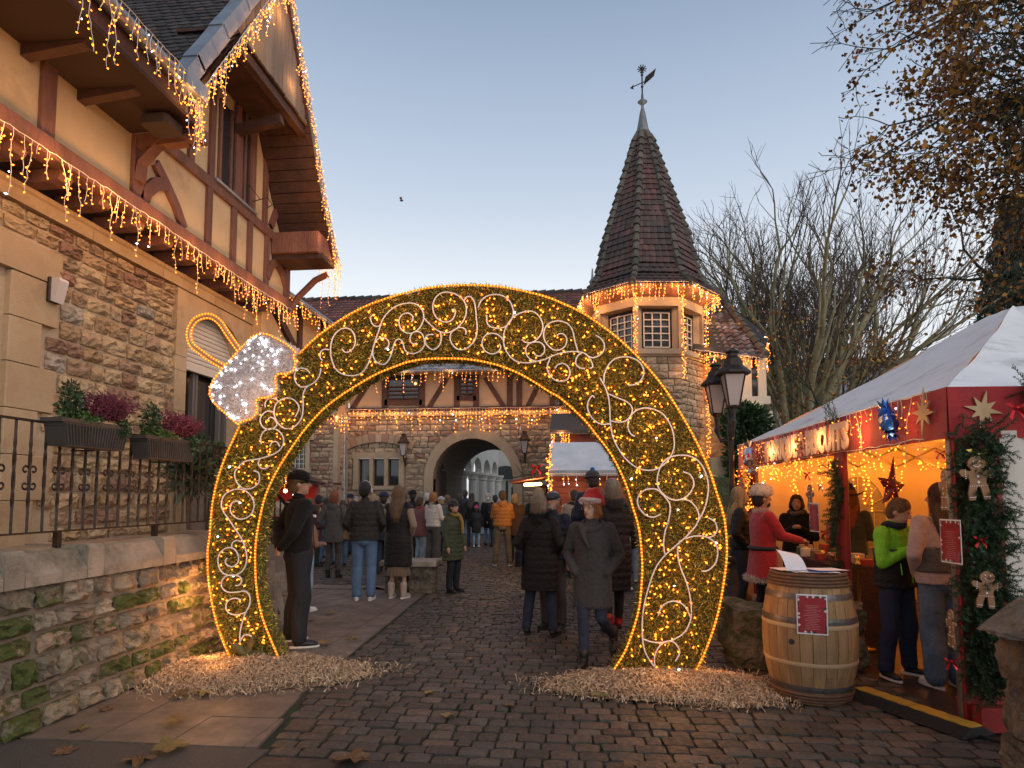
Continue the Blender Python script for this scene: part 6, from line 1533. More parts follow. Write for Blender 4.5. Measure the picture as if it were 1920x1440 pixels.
# table with red cloth and chair inside
tb_ = thing('stall_table', 'table with red patterned cloth inside the tent behind the boy', 'table'); q = on_z(1715,1200,0)
m_cloth = mat('red_cloth', (.28,.02,.025), (.5,.35,.3), ns=60, rough=.8, detail=1)
b = MB(); b.bbox(3.45,5.2,6.3,7.0,.45,.76,.01); b.build('tablecloth', m_cloth, tb_)
for x,y in ((3.55,6.35),(5.1,6.35),(3.55,6.95),(5.1,6.95)): b = MB(); b.box(x-.02,x+.02,y-.02,y+.02,0,.45); b.build('leg', m_alu, tb_)
gt2 = thing('stall_counter', 'low counter with goods and small lights behind the middle tent post', 'counter')
b = MB(); b.bbox(2.75,3.3,7.2,8.9,0,.86,.01); b.build('front', m_timbd, gt2)
rs = random.Random(6)
b = MB()
for i in range(18): x, y = 2.8+rs.random()*.4, 7.25+rs.random()*1.5; s = rs.uniform(.03,.07); b.bbox(x-s,x+s,y-s,y+s,.862,.862+s*rs.uniform(1,2.4),.005)
o = b.build('packages', mat('packets',(.4,.2,.1),rough=.5,rnd=.6,ramp=[(.5,.35,.2),(.4,.05,.04),(.6,.55,.45),(.12,.2,.08)]), gt2); o['kind'] = 'stuff'
# tent floor
b = MB(); b.add([(C0.x-.35,C0.y-.7,-.014),(7.5,C0.y-.7,-.014),(7.5,C1.y+.2,-.014),(C1.x+.0,C1.y+.2,-.014)],[(0,1,2,3)]); tag(b.build('tent_ground', mat('tent_floor',(.045,.030,.022),(.03,.02,.016),ns=2,rough=.35,rv=.12,bump=.3,bs=40)), kind='structure')
# ============================================================ PROPS
# barrel
bc = on_z(1528,1310,0); bc.y += .08; BR, BH = .30, .985
sc_ = .318
brl = thing('wine_barrel', 'upright oak wine barrel with grey hoops serving as a table', 'barrel', loc=(bc.x,bc.y,0))
m_oak = mat('oak', (.36,.215,.10), (.25,.145,.066), ns=5, rough=.6, bump=.5, bs=30, stretch=(3,3,.35), rnd=.14, dirt=(.20,.11,.055), dk=.55, ds=2.5)
m_hoop = mat('hoop_steel', (.20,.19,.19), (.13,.12,.12), ns=12, rough=.45, metal=.7, bump=.15, bs=40)
m_willow = mat('willow', (.15,.075,.04), (.10,.05,.03), ns=20, rough=.7, bump=.6, bs=60)
def br(z): t = (z/BH-.5)*2; return .268 + .088*(1-t*t)
ns_ = 24
for k in range(ns_):
    a, c = 2*pi*k/ns_+.006, 2*pi*(k+1)/ns_-.006; b = MB(); vs = []; nz_ = 9
    for j in range(nz_+1):
        z = BH*j/nz_; r = br(z)
        for t in (a,(a+c)/2,c): vs.append((r*math.cos(t), r*math.sin(t), z))
        for t in (a,c): vs.append(((r-.03)*math.cos(t),(r-.03)*math.sin(t), z))
    fs = []
    for j in range(nz_):
        o = j*5; fs += [(o,o+1,o+6,o+5),(o+1,o+2,o+7,o+6),(o+3,o,o+5,o+8),(o+2,o+4,o+9,o+7),(o+4,o+3,o+8,o+9)]
    fs += [(nz_*5,nz_*5+1,nz_*5+2,nz_*5+4,nz_*5+3)]; b.add(vs, fs); b.build('stave', m_oak, brl)
def hoop(z0, z1, m, e=.004): b = MB(); b.lathe([(br(z0)+e,z0),(br((z0+z1)/2)+e+.002,(z0+z1)/2),(br(z1)+e,z1)], 40); me = b; o = me.build('hoop', m, brl); return o
for z0,z1 in ((.80,.845),(.62,.665),(.10,.145),): hoop(z0,z1,m_hoop)
hoop(.30,.33,mat('oak_pale',(.44,.30,.17),rough=.6))
hoop(.585,.615,mat('oak_pale',(.44,.30,.17),rough=.6))
for z in (.03,.055,.08,.905,.93,.955,.98): b = MB(); b.tube([((br(z)+.008)*math.cos(t*pi/16), (br(z)+.008)*math.sin(t*pi/16), z) for t in range(32)], .0135, 6, closed=True); b.build('willow_band', m_willow, brl)
b = MB(); b.lathe([(.24,.93),(.24,.945)], 24); b.build('head', m_oak, brl)
bd_ = Vector((-bc.x,-bc.y,0)).normalized(); bs_ = Vector((-bd_.y,bd_.x,0))
hp_ = on_y(1477,1206,bc.y-.33); az = math.atan2(hp_.y-bc.y, hp_.x-bc.x); zz = hp_.z
b = MB(); rr_ = br(zz)+.001; cpt = V(rr_*math.cos(az), rr_*math.sin(az), zz); b.lathe([(.022,-.012),(.022,.0),(.018,.001)], 14, Matrix.Translation(cpt) @ V(math.cos(az),math.sin(az),0).to_track_quat('Z','Y').to_matrix().to_4x4()); b.build('bung_hole', m_dark, brl)
pp = on_y(1523,1153,bc.y-.36); az = math.atan2(pp.y-bc.y, pp.x-bc.x); nrm_ = V(math.cos(az),math.sin(az),0)
poster(V(bc.x,bc.y,0)+nrm_*(br(pp.z)+.014)+V(0,0,pp.z), (-nrm_.y,nrm_.x,0), nrm_, .215, .30, 'red price list in a plastic sleeve taped to the barrel')
ppr = thing('paper_sheets', 'loose printed sheets with a pen lying on the barrel', 'papers')
m_printed = mat('printed_paper', (.78,.79,.84), (.66,.68,.75), ns=70, rough=.5, stretch=(1,8,1))
b = MB(); vs = []
for i in range(9):
    t = i/8; z = 1.0+.145*math.sin(t*1.35); y_ = bc.y-.06+.10*t**2
    for s_ in (-1,1): vs.append((bc.x-.10-.05*t+s_*.09, y_+s_*.03, z-.02*s_*t))
b.add(vs, [(2*i,2*i+1,2*i+3,2*i+2) for i in range(8)]); b.build('sheet', m_printed, ppr)
for k, (x,y,a,lift) in enumerate(((-.02,.02,.3,.0),(.06,-.05,-.1,.0),(-.1,.06,.15,.0),(.14,.0,.35,.01))):
    b = MB(); w,l = .105,.148; n = 6; vs = []; 
    for i in range(n+1):
        t = i/n; z = .992+.004*k + lift*max(0,(t-.25))**1.3 
        for s in (-1,1): X_, Y_ = -l+2*l*t, s*w; vs.append((bc.x+x-X_*math.cos(a)-Y_*math.sin(a), bc.y+y-X_*math.sin(a)+Y_*math.cos(a), z))
    b.add(vs, [(2*i,2*i+1,2*i+3,2*i+2) for i in range(n)]); b.build('sheet', m_printed, ppr)
b = MB(); b.tube([(bc.x-.05,bc.y-.17,1.008),(bc.x+.09,bc.y-.2,1.008)], .005, 6); b.build('pen', m_foilb, ppr)

# rough stone block behind the barrel
def rough_block(name, label, cat, x0,x1,y0,y1,z0,z1, m, seed, amp=.04, n=10, rz=0, parts=None):
    rs = np.random.default_rng(seed); r_ = tag(bpy.data.objects.new(name, None), label, cat); 
    def ns(p): return math.sin(p[0]*7+seed)*math.cos(p[1]*6.1+seed*2)+.6*math.sin(p[2]*13+p[0]*9)+.4*math.cos(p[1]*19+p[2]*15)
    b = MB(); cx, cy, cz = (x0+x1)/2,(y0+y1)/2,(z0+z1)/2; sx, sy, sz = (x1-x0)/2,(y1-y0)/2,(z1-z0)/2
    vs = {}; L = []; fs = []
    def vid(i,j,k):
        if (i,j,k) not in vs:
            u, v, w = 2*i/n-1, 2*j/n-1, 2*k/n-1; q = Vector((u,v,w)); m_ = max(abs(u),abs(v),abs(w)); r = q.length
            p = Vector((u,v,w))*(1 - .10*max(0, r-1.05)); P = Vector((cx+p.x*sx, cy+p.y*sy, cz+p.z*sz)); P += q.normalized()*(ns((P.x*1.3,P.y*1.3,P.z*1.3))*amp*.6 + rs.normal()*amp*.15)
            if k == 0: P.z = z0
            vs[(i,j,k)] = len(L); L.append(P)
        return vs[(i,j,k)]
    for a in range(n):
        for c in range(n):
            for s in (0,n):
                fs.append((vid(a,c,s),vid(a+1,c,s),vid(a+1,c+1,s),vid(a,c+1,s))); fs.append((vid(a,s,c),vid(a+1,s,c),vid(a+1,s,c+1),vid(a,s,c+1))); fs.append((vid(s,a,c),vid(s,a+1,c),vid(s,a+1,c+1),vid(s,a,c+1)))
    b.add(L, fs); o = b.build(name, m, recalc=True, smooth=False); bpy.data.objects.remove(r_)
    if label: tag(o, label, cat)
    return o
m_moss2 = mat('moss_block', (.24,.19,.135), (.13,.105,.075), ns=5, rough=.85, bump=2.2, bs=16, crack=14, moss=(.055,.065,.018), mossk=.80, dirt=(.04,.036,.03), dk=.55, ds=3)
q = on_z(1410,1262,0); rough_block('stone_block', 'large mossy rough stone block standing behind the barrel', 'stone', q.x-.15, q.x+1.05, q.y+.1, q.y+.62, 0, .56, m_moss2, 3, amp=.07, n=14)
# pier at the right edge
pr_ = thing('gate_pier', 'rough stone gate pier with sloped capstone at the right edge', 'pier'); pc = on_z(1935,1600,0)
X0 = on_y(1872,1200,3.95).x
zt_ = on_y(1880,1108,3.62).z
for k, (z0_, z1_) in enumerate(((-.02,.27),(.28,.56),(.57,.84))):
    o = rough_block('pier_stone', None, None, X0+.02*(k%2), X0+.9, 3.62, 4.0, z0_, z1_, m_moss2, 20+k, amp=.035, n=9); o.parent = pr_
for k_, (xa_, xb_, za_, zc2) in enumerate(((X0-.06,X0+.95,.85,zt_-.06),)):
    o = rough_block('capstone', None, None, xa_, xb_, 3.54, 4.04, za_, zc2, m_moss2, 33, amp=.04, n=14); o.parent = pr_
    for v_ in o.data.vertices:
        t_ = max(0, min(1, (X0+.22-v_.co.x)/.28)); v_.co.z -= t_*.16*(v_.co.z-za_)/(zc2-za_+1e-6)*1.4
o = rough_block('pier_stone', None, None, X0-.02, X0+.5, 3.40, 3.66, -.02, .12, m_moss2, 28, amp=.03, n=7); o.parent = pr_
# cable ramp
cr0, cr1 = on_z(1612,1303,0), on_z(1832,1380,0); d = (cr1-cr0); Lr = d.length; d.normalize(); nn = V(d.y,-d.x,0)
if nn.y > 0: nn = -nn
rp = thing('cable_ramp', 'black rubber cable ramp with yellow lid on the cobbles by the stall', 'cable ramp')
m_rub = mat('black_rubber', (.022,.022,.022), rough=.55, bump=1, bs=160); m_yel = mat('yellow_lid', (.62,.36,.03), (.50,.28,.025), ns=14, rough=.5, bump=.6, bs=120)
k = 2
for i in range(k):
    a = cr0 + d*(Lr*i/k+.004); l = Lr/k-.008
    b = MB(); b.prism([(-.15,0),(-.055,.055),(.055,.055),(.15,0)], nn, (0,0,1), a, d*l); seg = b.build('ramp_segment', m_rub, rp, recalc=True)
    for s_ in range(1,14):
        for w_ in (.075,.10,.125): c_ = a + d*(l*s_/14) + nn*w_ + V(0,0,.055*(.15-w_)/.095+.001); bq_ = MB(); 
    b = MB()
    for s_ in range(1,22):
        for w_ in (.072,.092,.112,.13): c_ = a + d*(l*s_/22) + nn*(w_+ .006*(s_%2)) + V(0,0,.055*(.15-w_)/.095+.001); b.beam(c_-(d+nn*.6)*.009, c_+(d+nn*.6)*.009, .004, .004)
    o = b.build('studs', m_rub, seg)
    P = [(0,-.058)] + [(l*(q_)/8 , -.058 - (.012 if q_%2 else 0)) for q_ in range(1,8)] + [(l,-.058),(l,.05)] + [(l*(8-q_)/8, .05+(.012 if q_%2 else 0)) for q_ in range(1,8)] + [(0,.05)]
    b = MB(); b.prism([(p_[0],p_[1]) for p_ in P], d, nn, a+V(0,0,.056), (0,0,.008)); b.build('yellow_lid', m_yel, seg, recalc=True)
b = MB(); e_ = cr1; b.prism([(-.15,0),(-.055,.055),(.055,.055),(.15,0)], nn,(0,0,1), e_, d*.02); b.tube([e_, e_+d*.18+V(0,0,.02), e_+d*.5+V(.1,-.1,.012), e_+d*.9+V(.2,-.35,.01)], .014, 6); b.build('cable', m_rub, rp, recalc=True)

# stanchions with red rope
for i, (px, py, lab) in enumerate(((1614,1215,'brass stanchion post with red rope behind the boy'),(1548,1190,'brass stanchion post behind the barrel'),(1516,1175,'small brass stanchion left of the middle tent post'))):
    g_ = on_z(px,py,0); s_ = thing('stanchion', lab, 'stanchion', 'brass rope stanchions'); b = MB(); b.lathe([(.15,0),(.15,.015),(.04,.04),(.022,.06),(.022,.86),(.035,.87),(.035,.89),(.02,.90),(.035,.935),(.02,.965),(.005,.97)], 14, c=g_); b.build('post', m_foilg, s_, smooth=True)
    if i == 0: g0 = g_
rpn = thing('barrier_rope', 'dark red velvet rope sagging from the brass stanchion', 'rope'); b = MB(); g1 = g0+V(-.35,.9,0); b.tube([g0.lerp(g1,t/8)+V(0,0,.84-.35*math.sin(pi*t/8)) for t in range(9)], .018, 8); b.build('rope', m_redpaint, rpn, smooth=True)

# street lamp with two lanterns
lb_ = on_z(1378,1132,0); sl_ = thing('street_lamp', 'black cast iron street lamp with two lanterns between the arch and the tent', 'street lamp', loc=(0,0,0))
ztop = on_y(1365,770,lb_.y).z; m_cast = mat('cast_iron', (.022,.020,.018), (.05,.035,.025), ns=14, rough=.45, metal=.3, bump=.4, bs=60)
b = MB(); b.lathe([(.24,0),(.24,.12),(.18,.16),(.17,.38),(.13,.45),(.10,.62),(.12,.66),(.075,.72),(.055,.95),(.07,1.0),(.05,1.04),(.045,1.7),(.058,1.76),(.042,1.8),(.036,2.35),(.055,ztop-.35),(.06,ztop-.3),(.04,ztop-.2),(.05,ztop)], 14, c=(lb_.x,lb_.y,0)); b.build('column', m_cast, sl_, smooth=True)
for k, (px, py, s_) in enumerate(((1374,722,1.08),(1343,740,1.0))):
    yy = lb_.y + (-.18 if k == 0 else .30); c = on_y(px, py, yy); lp_ = thing('x','x','x'); bpy.data.objects.remove(lp_)
    ln = bpy.data.objects.new('lantern', None); col.objects.link(ln); ln.parent = sl_
    lantern_mb(ln, c, s_)
    b = MB(); b.tube([V(lb_.x,lb_.y,ztop-.45), V(lb_.x,lb_.y,ztop-.45).lerp(c+V(0,0,-.75),.7), c+V(0,0,-.62), c+V(0,0,-.30)], .022, 6); b.lathe([(.03,-.62),(.05,-.55),(.03,-.5),(.045,-.36),(.09,-.31)], 10, c=c); b.build('arm', m_cast, sl_)
# stone bench in the lane
bn = thing('stone_bench', 'stone bench with worn slab seat on mossy blocks, beside the woman in the long vest', 'bench')
p0_, p1_ = on_z(722,1112,0), on_z(812,1112,0)
b = MB(); zs_ = .44; b.bbox(p0_.x-.1,p1_.x+.06,p0_.y-.02,p0_.y+.55,zs_,zs_+.09,.02); b.build('seat', m_cope, bn)
for i, (x0_,x1_) in enumerate(((p0_.x-.02,p0_.x+.35),(p1_.x-.42,p1_.x-.0))):
    for z0_,z1_ in ((0,.21),(.215,.435)): o = rough_block('base_block', None, None, x0_,x1_,p0_.y+.04,p0_.y+.5,z0_,z1_, m_moss2, 30+i, amp=.015, n=5); o.parent = bn
# pot with flowers near the stairs
def leafcloud(name, c, r, n, m, parent, size=.02, seed=0, long=1.8, up=.2):
    rr = np.random.default_rng(seed); P = rr.normal(size=(n,3)); P /= np.linalg.norm(P,axis=1)[:,None]; P *= rr.random((n,1))**.4; d = P.copy(); P = P*np.array(r)+np.array(c)
    d += rr.normal(size=(n,3))*.6 + np.array([0,0,up]); d /= np.linalg.norm(d,axis=1)[:,None]; s = np.cross(d, rr.normal(size=(n,3))); s /= np.linalg.norm(s,axis=1)[:,None]
    l = size*long*rr.uniform(.6,1.3,(n,1)); w = size*.5*rr.uniform(.6,1.3,(n,1))
    Vv = np.stack([P, P+d*l*.5+s*w, P+d*l, P+d*l*.5-s*w],1).reshape(-1,3); Ff = np.arange(n)[:,None]*4+np.array([[0,1,2,3]])
    o = np_obj(name, Vv, Ff, m, parent); o['kind'] = 'stuff'; return o
m_leafg = mat('leaf_green', (.05,.10,.025), (.08,.13,.03), ns=9, rough=.55, rnd=.4); m_leafd = mat('leaf_dark', (.02,.05,.018), (.03,.07,.02), ns=9, rough=.5, rnd=.4)
m_heath = mat('heather', (.16,.022,.05), (.10,.02,.035), ns=12, rough=.8, rnd=.5); m_fl = mat('white_flower', (.6,.5,.5), rough=.7)
m_pot = mat('pot_stone', (.20,.16,.12), (.14,.115,.09), ns=12, rough=.85, bump=.5, bs=60)
g_ = on_z(510,1165,0); pt_ = thing('flower_pot', 'round stone pot with small flowers behind the left leg of the arch', 'planter')
b = MB(); b.lathe([(.15,0),(.22,.10),(.26,.34),(.28,.36),(.28,.40),(.24,.40),(.23,.34)], 18, c=g_); b.build('pot', m_pot, pt_); leafcloud('flowers', (g_.x,g_.y,.42), (.22,.22,.08), 500, m_leafg, pt_, .03, 3); leafcloud('flowers', (g_.x,g_.y,.47), (.2,.2,.06), 90, m_fl, pt_, .02, 4)
# railing planters
m_plk = mat('planter_plastic', (.055,.05,.048), (.04,.036,.034), ns=8, rough=.5, rnd=.05)
def planter(label, ya, yb, zt_, seed, gold=False):
    r_ = thing('window_box', label, 'planter', 'planters on the railing'); x = XR+.11; n = 22; b = MB()
    def rg(z, s): hw, hl = .085*s, (yb-ya)/2*s; return [(x-hw,(ya+yb)/2-hl,z),(x+hw,(ya+yb)/2-hl,z),(x+hw,(ya+yb)/2+hl,z),(x-hw,(ya+yb)/2+hl,z)]
    vs = rg(zt_-.20,.84)+rg(zt_-.03,.96)+rg(zt_-.03,1.03)+rg(zt_,1.03)+rg(zt_,.95)+rg(zt_-.04,.94); fs = [(3,2,1,0)]
    for k in range(0,20,4):
        for i in range(4): fs.append((k+i,k+(i+1)%4,k+4+(i+1)%4,k+4+i))
    b.add(vs, fs); b.build('box', m_plk, r_)
    b = MB(); b.box(x-.08,x+.08,ya+.02,yb-.02,zt_-.06,zt_-.03); b.build('soil', m_ground, r_)
    b = MB()
    for i in range(n): t = (i+.5)/n; y0_ = (ya+yb)/2+((t-.5)*(yb-ya))*.84; y1_ = (ya+yb)/2+((t-.5)*(yb-ya))*.96; b.beam((x+.0715+.002,y0_,zt_-.19),(x+.083+.002,y1_,zt_-.04),.008,.012,(1,0,0))
    b.build('ribs', m_plk, r_)
    b = MB(); b.beam((x+.07,(ya+yb)/2-.0,zt_-.215),(XR-.02,(ya+yb)/2,zt_-.215),.03,.012); b.build('bracket', m_iron, r_)
    L = yb-ya
    leafcloud('shrub', (x,ya+L*.22,zt_+.12), (.06,.09,.17), 420, m_leafd, r_, .022, seed)
    leafcloud('green_filler', (x+.02,ya+L*.35,zt_+.02), (.09,L*.28,.055), 700, m_leafg, r_, .016, seed+1)
    # heather: leaning stems
    rr = np.random.default_rng(seed+2); n2 = 260; P0 = np.stack([x+rr.uniform(-.06,.07,n2), ya+L*rr.uniform(.38,.85,n2), np.full(n2,zt_)],1); D = np.stack([rr.normal(.25,.3,n2), rr.normal(.45,.45,n2), rr.uniform(.6,1.2,n2)],1); D /= np.linalg.norm(D,axis=1)[:,None]
    b = MB(); P = []
    for p, d_ in zip(P0, D):
        for t in np.linspace(.3,1,10): P.append(p + d_*.24*t*rr.uniform(.9,1.05))
    P = np.array(P); M = rotM(len(P)); M[:,:3,:3] *= .0085*np.array([.7,.7,1.5]); M[:,:3,3] = P + rr.normal(size=P.shape)*.006; o = scatter('heather', OCT_V, OCT_F, M, m_heath, r_); o['kind'] = 'stuff'
    leafcloud('trailing_herb', (x+.08,yb-L*.12,zt_-.03), (.05,.06,.08), 240, m_leafd, r_, .018, seed+5, up=-.6); return r_
a_, c_ = on_x(97,800,XR+.11), on_x(226,830,XR+.11); planter('large dark ribbed window box with purple heather, the nearer one on the railing', a_.y, c_.y, 2.16, 50)
a_, c_ = on_x(257,820,XR+.11), on_x(356,845,XR+.11); planter('dark ribbed window box with heather, the farther one on the railing', a_.y, c_.y, 2.12, 70)
# pots on the landing by the window
for i, (px, py, lab) in enumerate(((372,850,'potted plants with heather below the arched window'),(405,860,'potted shrub with white flowers beside the stair railing'))):
    c = on_x(px,py,XB+.42-.1*i); r_ = thing('potted_plant', lab, 'plant'); b = MB(); b.lathe([(.10,1.14-c.z),(.15,-.2),(.16,-.16)], 12, c=c); b.build('pot', m_pot, r_)
    leafcloud('foliage', (c.x,c.y,c.z+.02), (.16,.18,.20), 800, m_leafg if i else m_leafd, r_, .03, 80+i); leafcloud('flowers', (c.x+.05,c.y+.1,c.z-.02), (.16,.2,.14), 260, m_fl if i else m_heath, r_, .02, 84+i)
c = on_x(356,880,XR-.25); r_ = thing('grass_tuft', 'tuft of blue-green ornamental grass behind the end of the railing', 'plant'); leafcloud('blades', tuple(c), (.12,.16,.20), 500, mat('grass_blue',(.07,.12,.08),rough=.6,rnd=.3), r_, .05, 90, long=4)

# chalet
ch = thing('market_chalet', 'brown wooden market chalet with whitened roof and string lights behind the arch', 'chalet')
YH = 13.6; H_ = lambda px, py: on_y(px,py,YH); hx0, hx1 = H_(1037,900).x, H_(1200,900).x; he = H_(1100,878).z; hr = on_y(1100,829,YH+1.1).z
m_chal = mat('chalet_wood', (.22,.055,.03), (.15,.035,.02), ns=4, rough=.6, bump=.3, bs=30, rnd=.12)
z = 0.04
while z < he-.02:
    b = MB(); b.bbox(hx0,hx1,YH,YH+.04,z,min(z+.128,he),.008); b.build('plank', m_chal, ch); z += .135
b = MB(); b.box(hx0+.02,hx0+.06,YH+.05,YH+2.2,0,he-.9); b.box(hx1-.06,hx1-.02,YH+.05,YH+2.2,0,he); b.box(hx0,hx1,YH+2.16,YH+2.2,0,he); b.build('wall', m_chal, ch)
m_whroof = mat('whitened_roof', (.66,.68,.71), (.52,.55,.58), ns=3, rough=.7, bump=.4, bs=20, dirt=(.08,.06,.05), dk=.70, ds=9)
b = MB(); b.prism([(-.25,he-.12),(-.25,he-.07),(1.1,hr),(2.45,he-.07),(2.45,he-.12),(1.1,hr-.06)], (0,1,0),(0,0,1),(hx0-.05,YH,0),(hx1-hx0+.3,0,0)); b.build('roof', m_whroof, ch, recalc=True)
b = MB(); b.box(hx0-.07,hx1+.2,YH-.29,YH-.26,he-.17,he-.05); b.build('fascia', m_zinc, ch)
aw = H_(960,895); b = MB(); b.add([(hx0-.02,YH+.1,he-.15),(hx0-.02,YH+2.0,he-.15),(hx0-.95,YH+2.0,he-.30),(hx0-.95,YH+.1,he-.30),(hx0-.02,YH+.1,he-.11),(hx0-.02,YH+2.0,he-.11),(hx0-.95,YH+2.0,he-.26),(hx0-.95,YH+.1,he-.26)],[(0,1,2,3),(4,7,6,5),(0,3,7,4),(1,5,6,2),(2,6,7,3)]); b.build('serving_hatch', m_chal, ch)
m_tube = emit('tube_lamp', (1.0,.62,.18), 14)
tl_ = thing('tube_lamp', 'bright lamp tube lighting the chalet hatch', 'lamp'); p = on_y(1001,898,YH+.4); b = MB(); b.tube([(hx0-.62,YH+.3,he-.34),(hx0-.32,YH+1.0,he-.31)], .035, 8); b.build('tube', m_tube, tl_); glow(tl_, (hx0-.45,YH+.4,he-.48), 30, (1,.60,.22), .12)
icicles('icicle_lights', 'white icicle lights under the chalet roof edge', [(hx0-.07,YH-.30,he-.12),(hx1+.1,YH-.30,he-.12)], step=.16, dmin=.15, dmax=.5, br=.012, wr=.006, bstep=.10, power=4, lstep=.8, off=(0,-.15,-.3), seed=60, white=.5)
drop('string of amber lights on the chalet corner post', hx0-.08, YH-.2, he+.15, 1.1, 61, power=2)
icicles('icicle_lights', 'amber lights up the left edge of the chalet roof', [(hx0-.08,YH-.28,he-.1),(hx0-.08,YH+1.0,hr)], step=.08, dmin=.05, dmax=.2, br=.013, power=0, seed=62)
garland('fir_garland', 'fir sprigs with red bows on the chalet hatch', [(hx0-.9,YH+.1,he-.2),(hx0-.1,YH+.05,he-.05)], (.1,.08), 26, 66, L=.3, bias=(0,-.2,.6))
bow(None, (hx0-.35,YH-.02,he+.02), m_foilr, .14, (0,-1,0), 'large red bow on the chalet hatch')
lamp_h = on_y(1070,800,YH+4); b2 = thing('timber_porch', 'dark timber porch with tiled roof behind the chalet', 'building'); 
px0, px1 = on_y(1055,800,20).x, on_y(1160,800,20).x; pz0, pz1 = on_y(1070,812,20).z, on_y(1070,778,20).z
b = MB(); b.prism([(0,pz0),(0,pz0+.1),(1.6,pz1+.25),(1.6,pz1+.15)],(0,1,0),(0,0,1),(px0-.4,20,0),(px1-px0+2,0,0)); b.build('roof', m_tiled, b2, recalc=True); b = MB(); b.box(px0,px1+1,20.4,22,0,pz0); b.build('wall', m_chal, b2)
icicles('icicle_lights', 'amber lights on the porch edge behind the chalet', [(px0-.4,19.9,pz0),(px0+.3,19.9,pz0)], step=.1, dmin=.3, dmax=1.0, br=.018, power=8, lstep=.6, seed=64)
# red stall at the far left
rsx = on_y(530,930,19); rst = thing('red_market_stall', 'small red market stall with string lights, partly hidden behind the man in black', 'stall')
x1_ = on_y(566,900,19).x; zr0 = on_y(540,908,19).z; b = MB(); b.box(x1_-2.4,x1_-.1,19.2,20.4,0,1.0); b.build('counter', m_redpaint, rst); b = MB(); b.box(x1_-2.4,x1_-.1,20.3,20.5,1.0,zr0); b.build('back_wall', m_red, rst)
b = MB(); b.prism([(-2.6,zr0),(.1,zr0),(.1,zr0+.08),(-1.2,zr0+.7),(-2.6,zr0+.7)],(1,0,0),(0,0,1),(x1_,18.9,0),(0,1.7,0)); b.build('roof', m_timbd, rst, recalc=True)
for x in (x1_-.15,x1_-2.3): b = MB(); b.box(x,x+.08,18.95,19.03,0,zr0); b.build('post', m_redpaint, rst)
icicles('icicle_lights', 'small lights over the red stall roof', [(x1_-1.2,18.85,zr0+.7),(x1_-.5,18.85,zr0+.4),(x1_+.1,18.85,zr0+.08)], step=.04, dmin=.1, dmax=.6, br=.013, power=6, lstep=.6, seed=65)
rl2 = thing('stall_lamp', 'warm lamp inside the red stall', 'lamp'); b = MB(); b.ell((x1_-.8,19.6,zr0-.2), .06, 8, 6); b.build('bulb', m_tube, rl2); glow(rl2, (x1_-.8,19.4,zr0-.35), 9)

# fallen leaves
m_leafb = mat('plane_leaf', (.22,.12,.04), (.13,.065,.025), ns=30, rough=.65, rnd=.35, bump=.4, bs=60, ramp=[(.24,.13,.04),(.17,.08,.03),(.20,.15,.05),(.13,.07,.03),(.12,.11,.035)])
def leafmesh(seed):
    rs = random.Random(seed); P = []
    for i in range(20):
        a = 2*pi*i/20; lobe = .55+.45*abs(math.cos(a*2.5))**.8; r = lobe*(1 if math.cos(a) > -.6 else .7); P.append((r*math.cos(a)*.5, r*math.sin(a)*.5))
    b = MB(); vs = [(0,0,.03)] + [(x, y, .05*math.sin(6*x+seed)+rs.uniform(-.0,.10)) for x, y in P]; fs = [(0,1+i,1+(i+1)%20) for i in range(20)]; b.add(vs, fs)
    b.tube([(-.0,0,.03),(-.4,.03,.05),(-.6,.1,.03)], .012, 4); return b.mesh('fallen_leaf', m_leafb)
lms = [leafmesh(s) for s in range(5)]
LV = [(335,1302,.16,'curled brown leaf where the shavings meet the left wall'),(385,1298,.14,'brown leaf on the near rim of the left shavings heap'),(150,1368,.15,'brown leaf on the paving near the mossy wall'),(122,1408,.15,'leaf at the front left on the aggregate strip'),(318,1398,.26,'large tan plane leaf on the front paving slabs'),(330,1350,.15,'crumpled leaf alone in the middle of the front slabs'),(260,1425,.2,'pale leaf at the bottom edge left of the big tan leaf'),(660,1425,.28,'large brown plane leaf at the bottom centre on the asphalt'),(805,1298,.10,'small yellow leaf on the setts between the two shavings heaps'),(842,1340,.13,'brown leaf on the front setts in the middle of the lane'),(955,1322,.11,'yellowish leaf on the setts just left of the right shavings heap'),(660,1198,.15,'olive leaf at the sidewalk edge right of the man in black'),(610,1205,.16,'flat leaf on the slabs just behind the left shavings heap'),(620,1148,.16,'leaf on the slabs halfway to the headphones man'),(583,1160,.14,'curled dark leaf beside the man in black'),(690,1262,.10,'tiny leaf where the slabs meet the setts'),(820,1120,.14,'brown leaf by the stone bench'),(1125,1302,.15,'curled leaf on the left part of the right shavings heap'),(1380,1290,.26,'large tan leaf on the shavings right of the arch'),(1320,1310,.14,'dark leaf on the front of the right shavings heap'),(880,1235,.08,'small leaf on the setts in line with the grey coat'),(905,1122,.08,'small leaf on the setts in front of the green parka'),(200,1330,.12,'leaf at the foot of the mossy wall'),(1180,1430,.12,'leaf on the asphalt at the bottom right of centre')]
for i, (px,py,s_,lab) in enumerate(LV):
    p = on_z(px,py,.004 if not (1080 < px < 1440 or 280 < px < 640) else .03); o = put(lms[i%5], 'fallen_leaf', None, Matrix.Translation(p) @ Matrix.Rotation(random.uniform(0,6.28),4,'Z') @ Matrix.Rotation(random.uniform(-.15,.15),4,'X') @ Matrix.Scale(s_,4))
    tag(o, lab, 'leaf', 'fallen leaves on the ground')
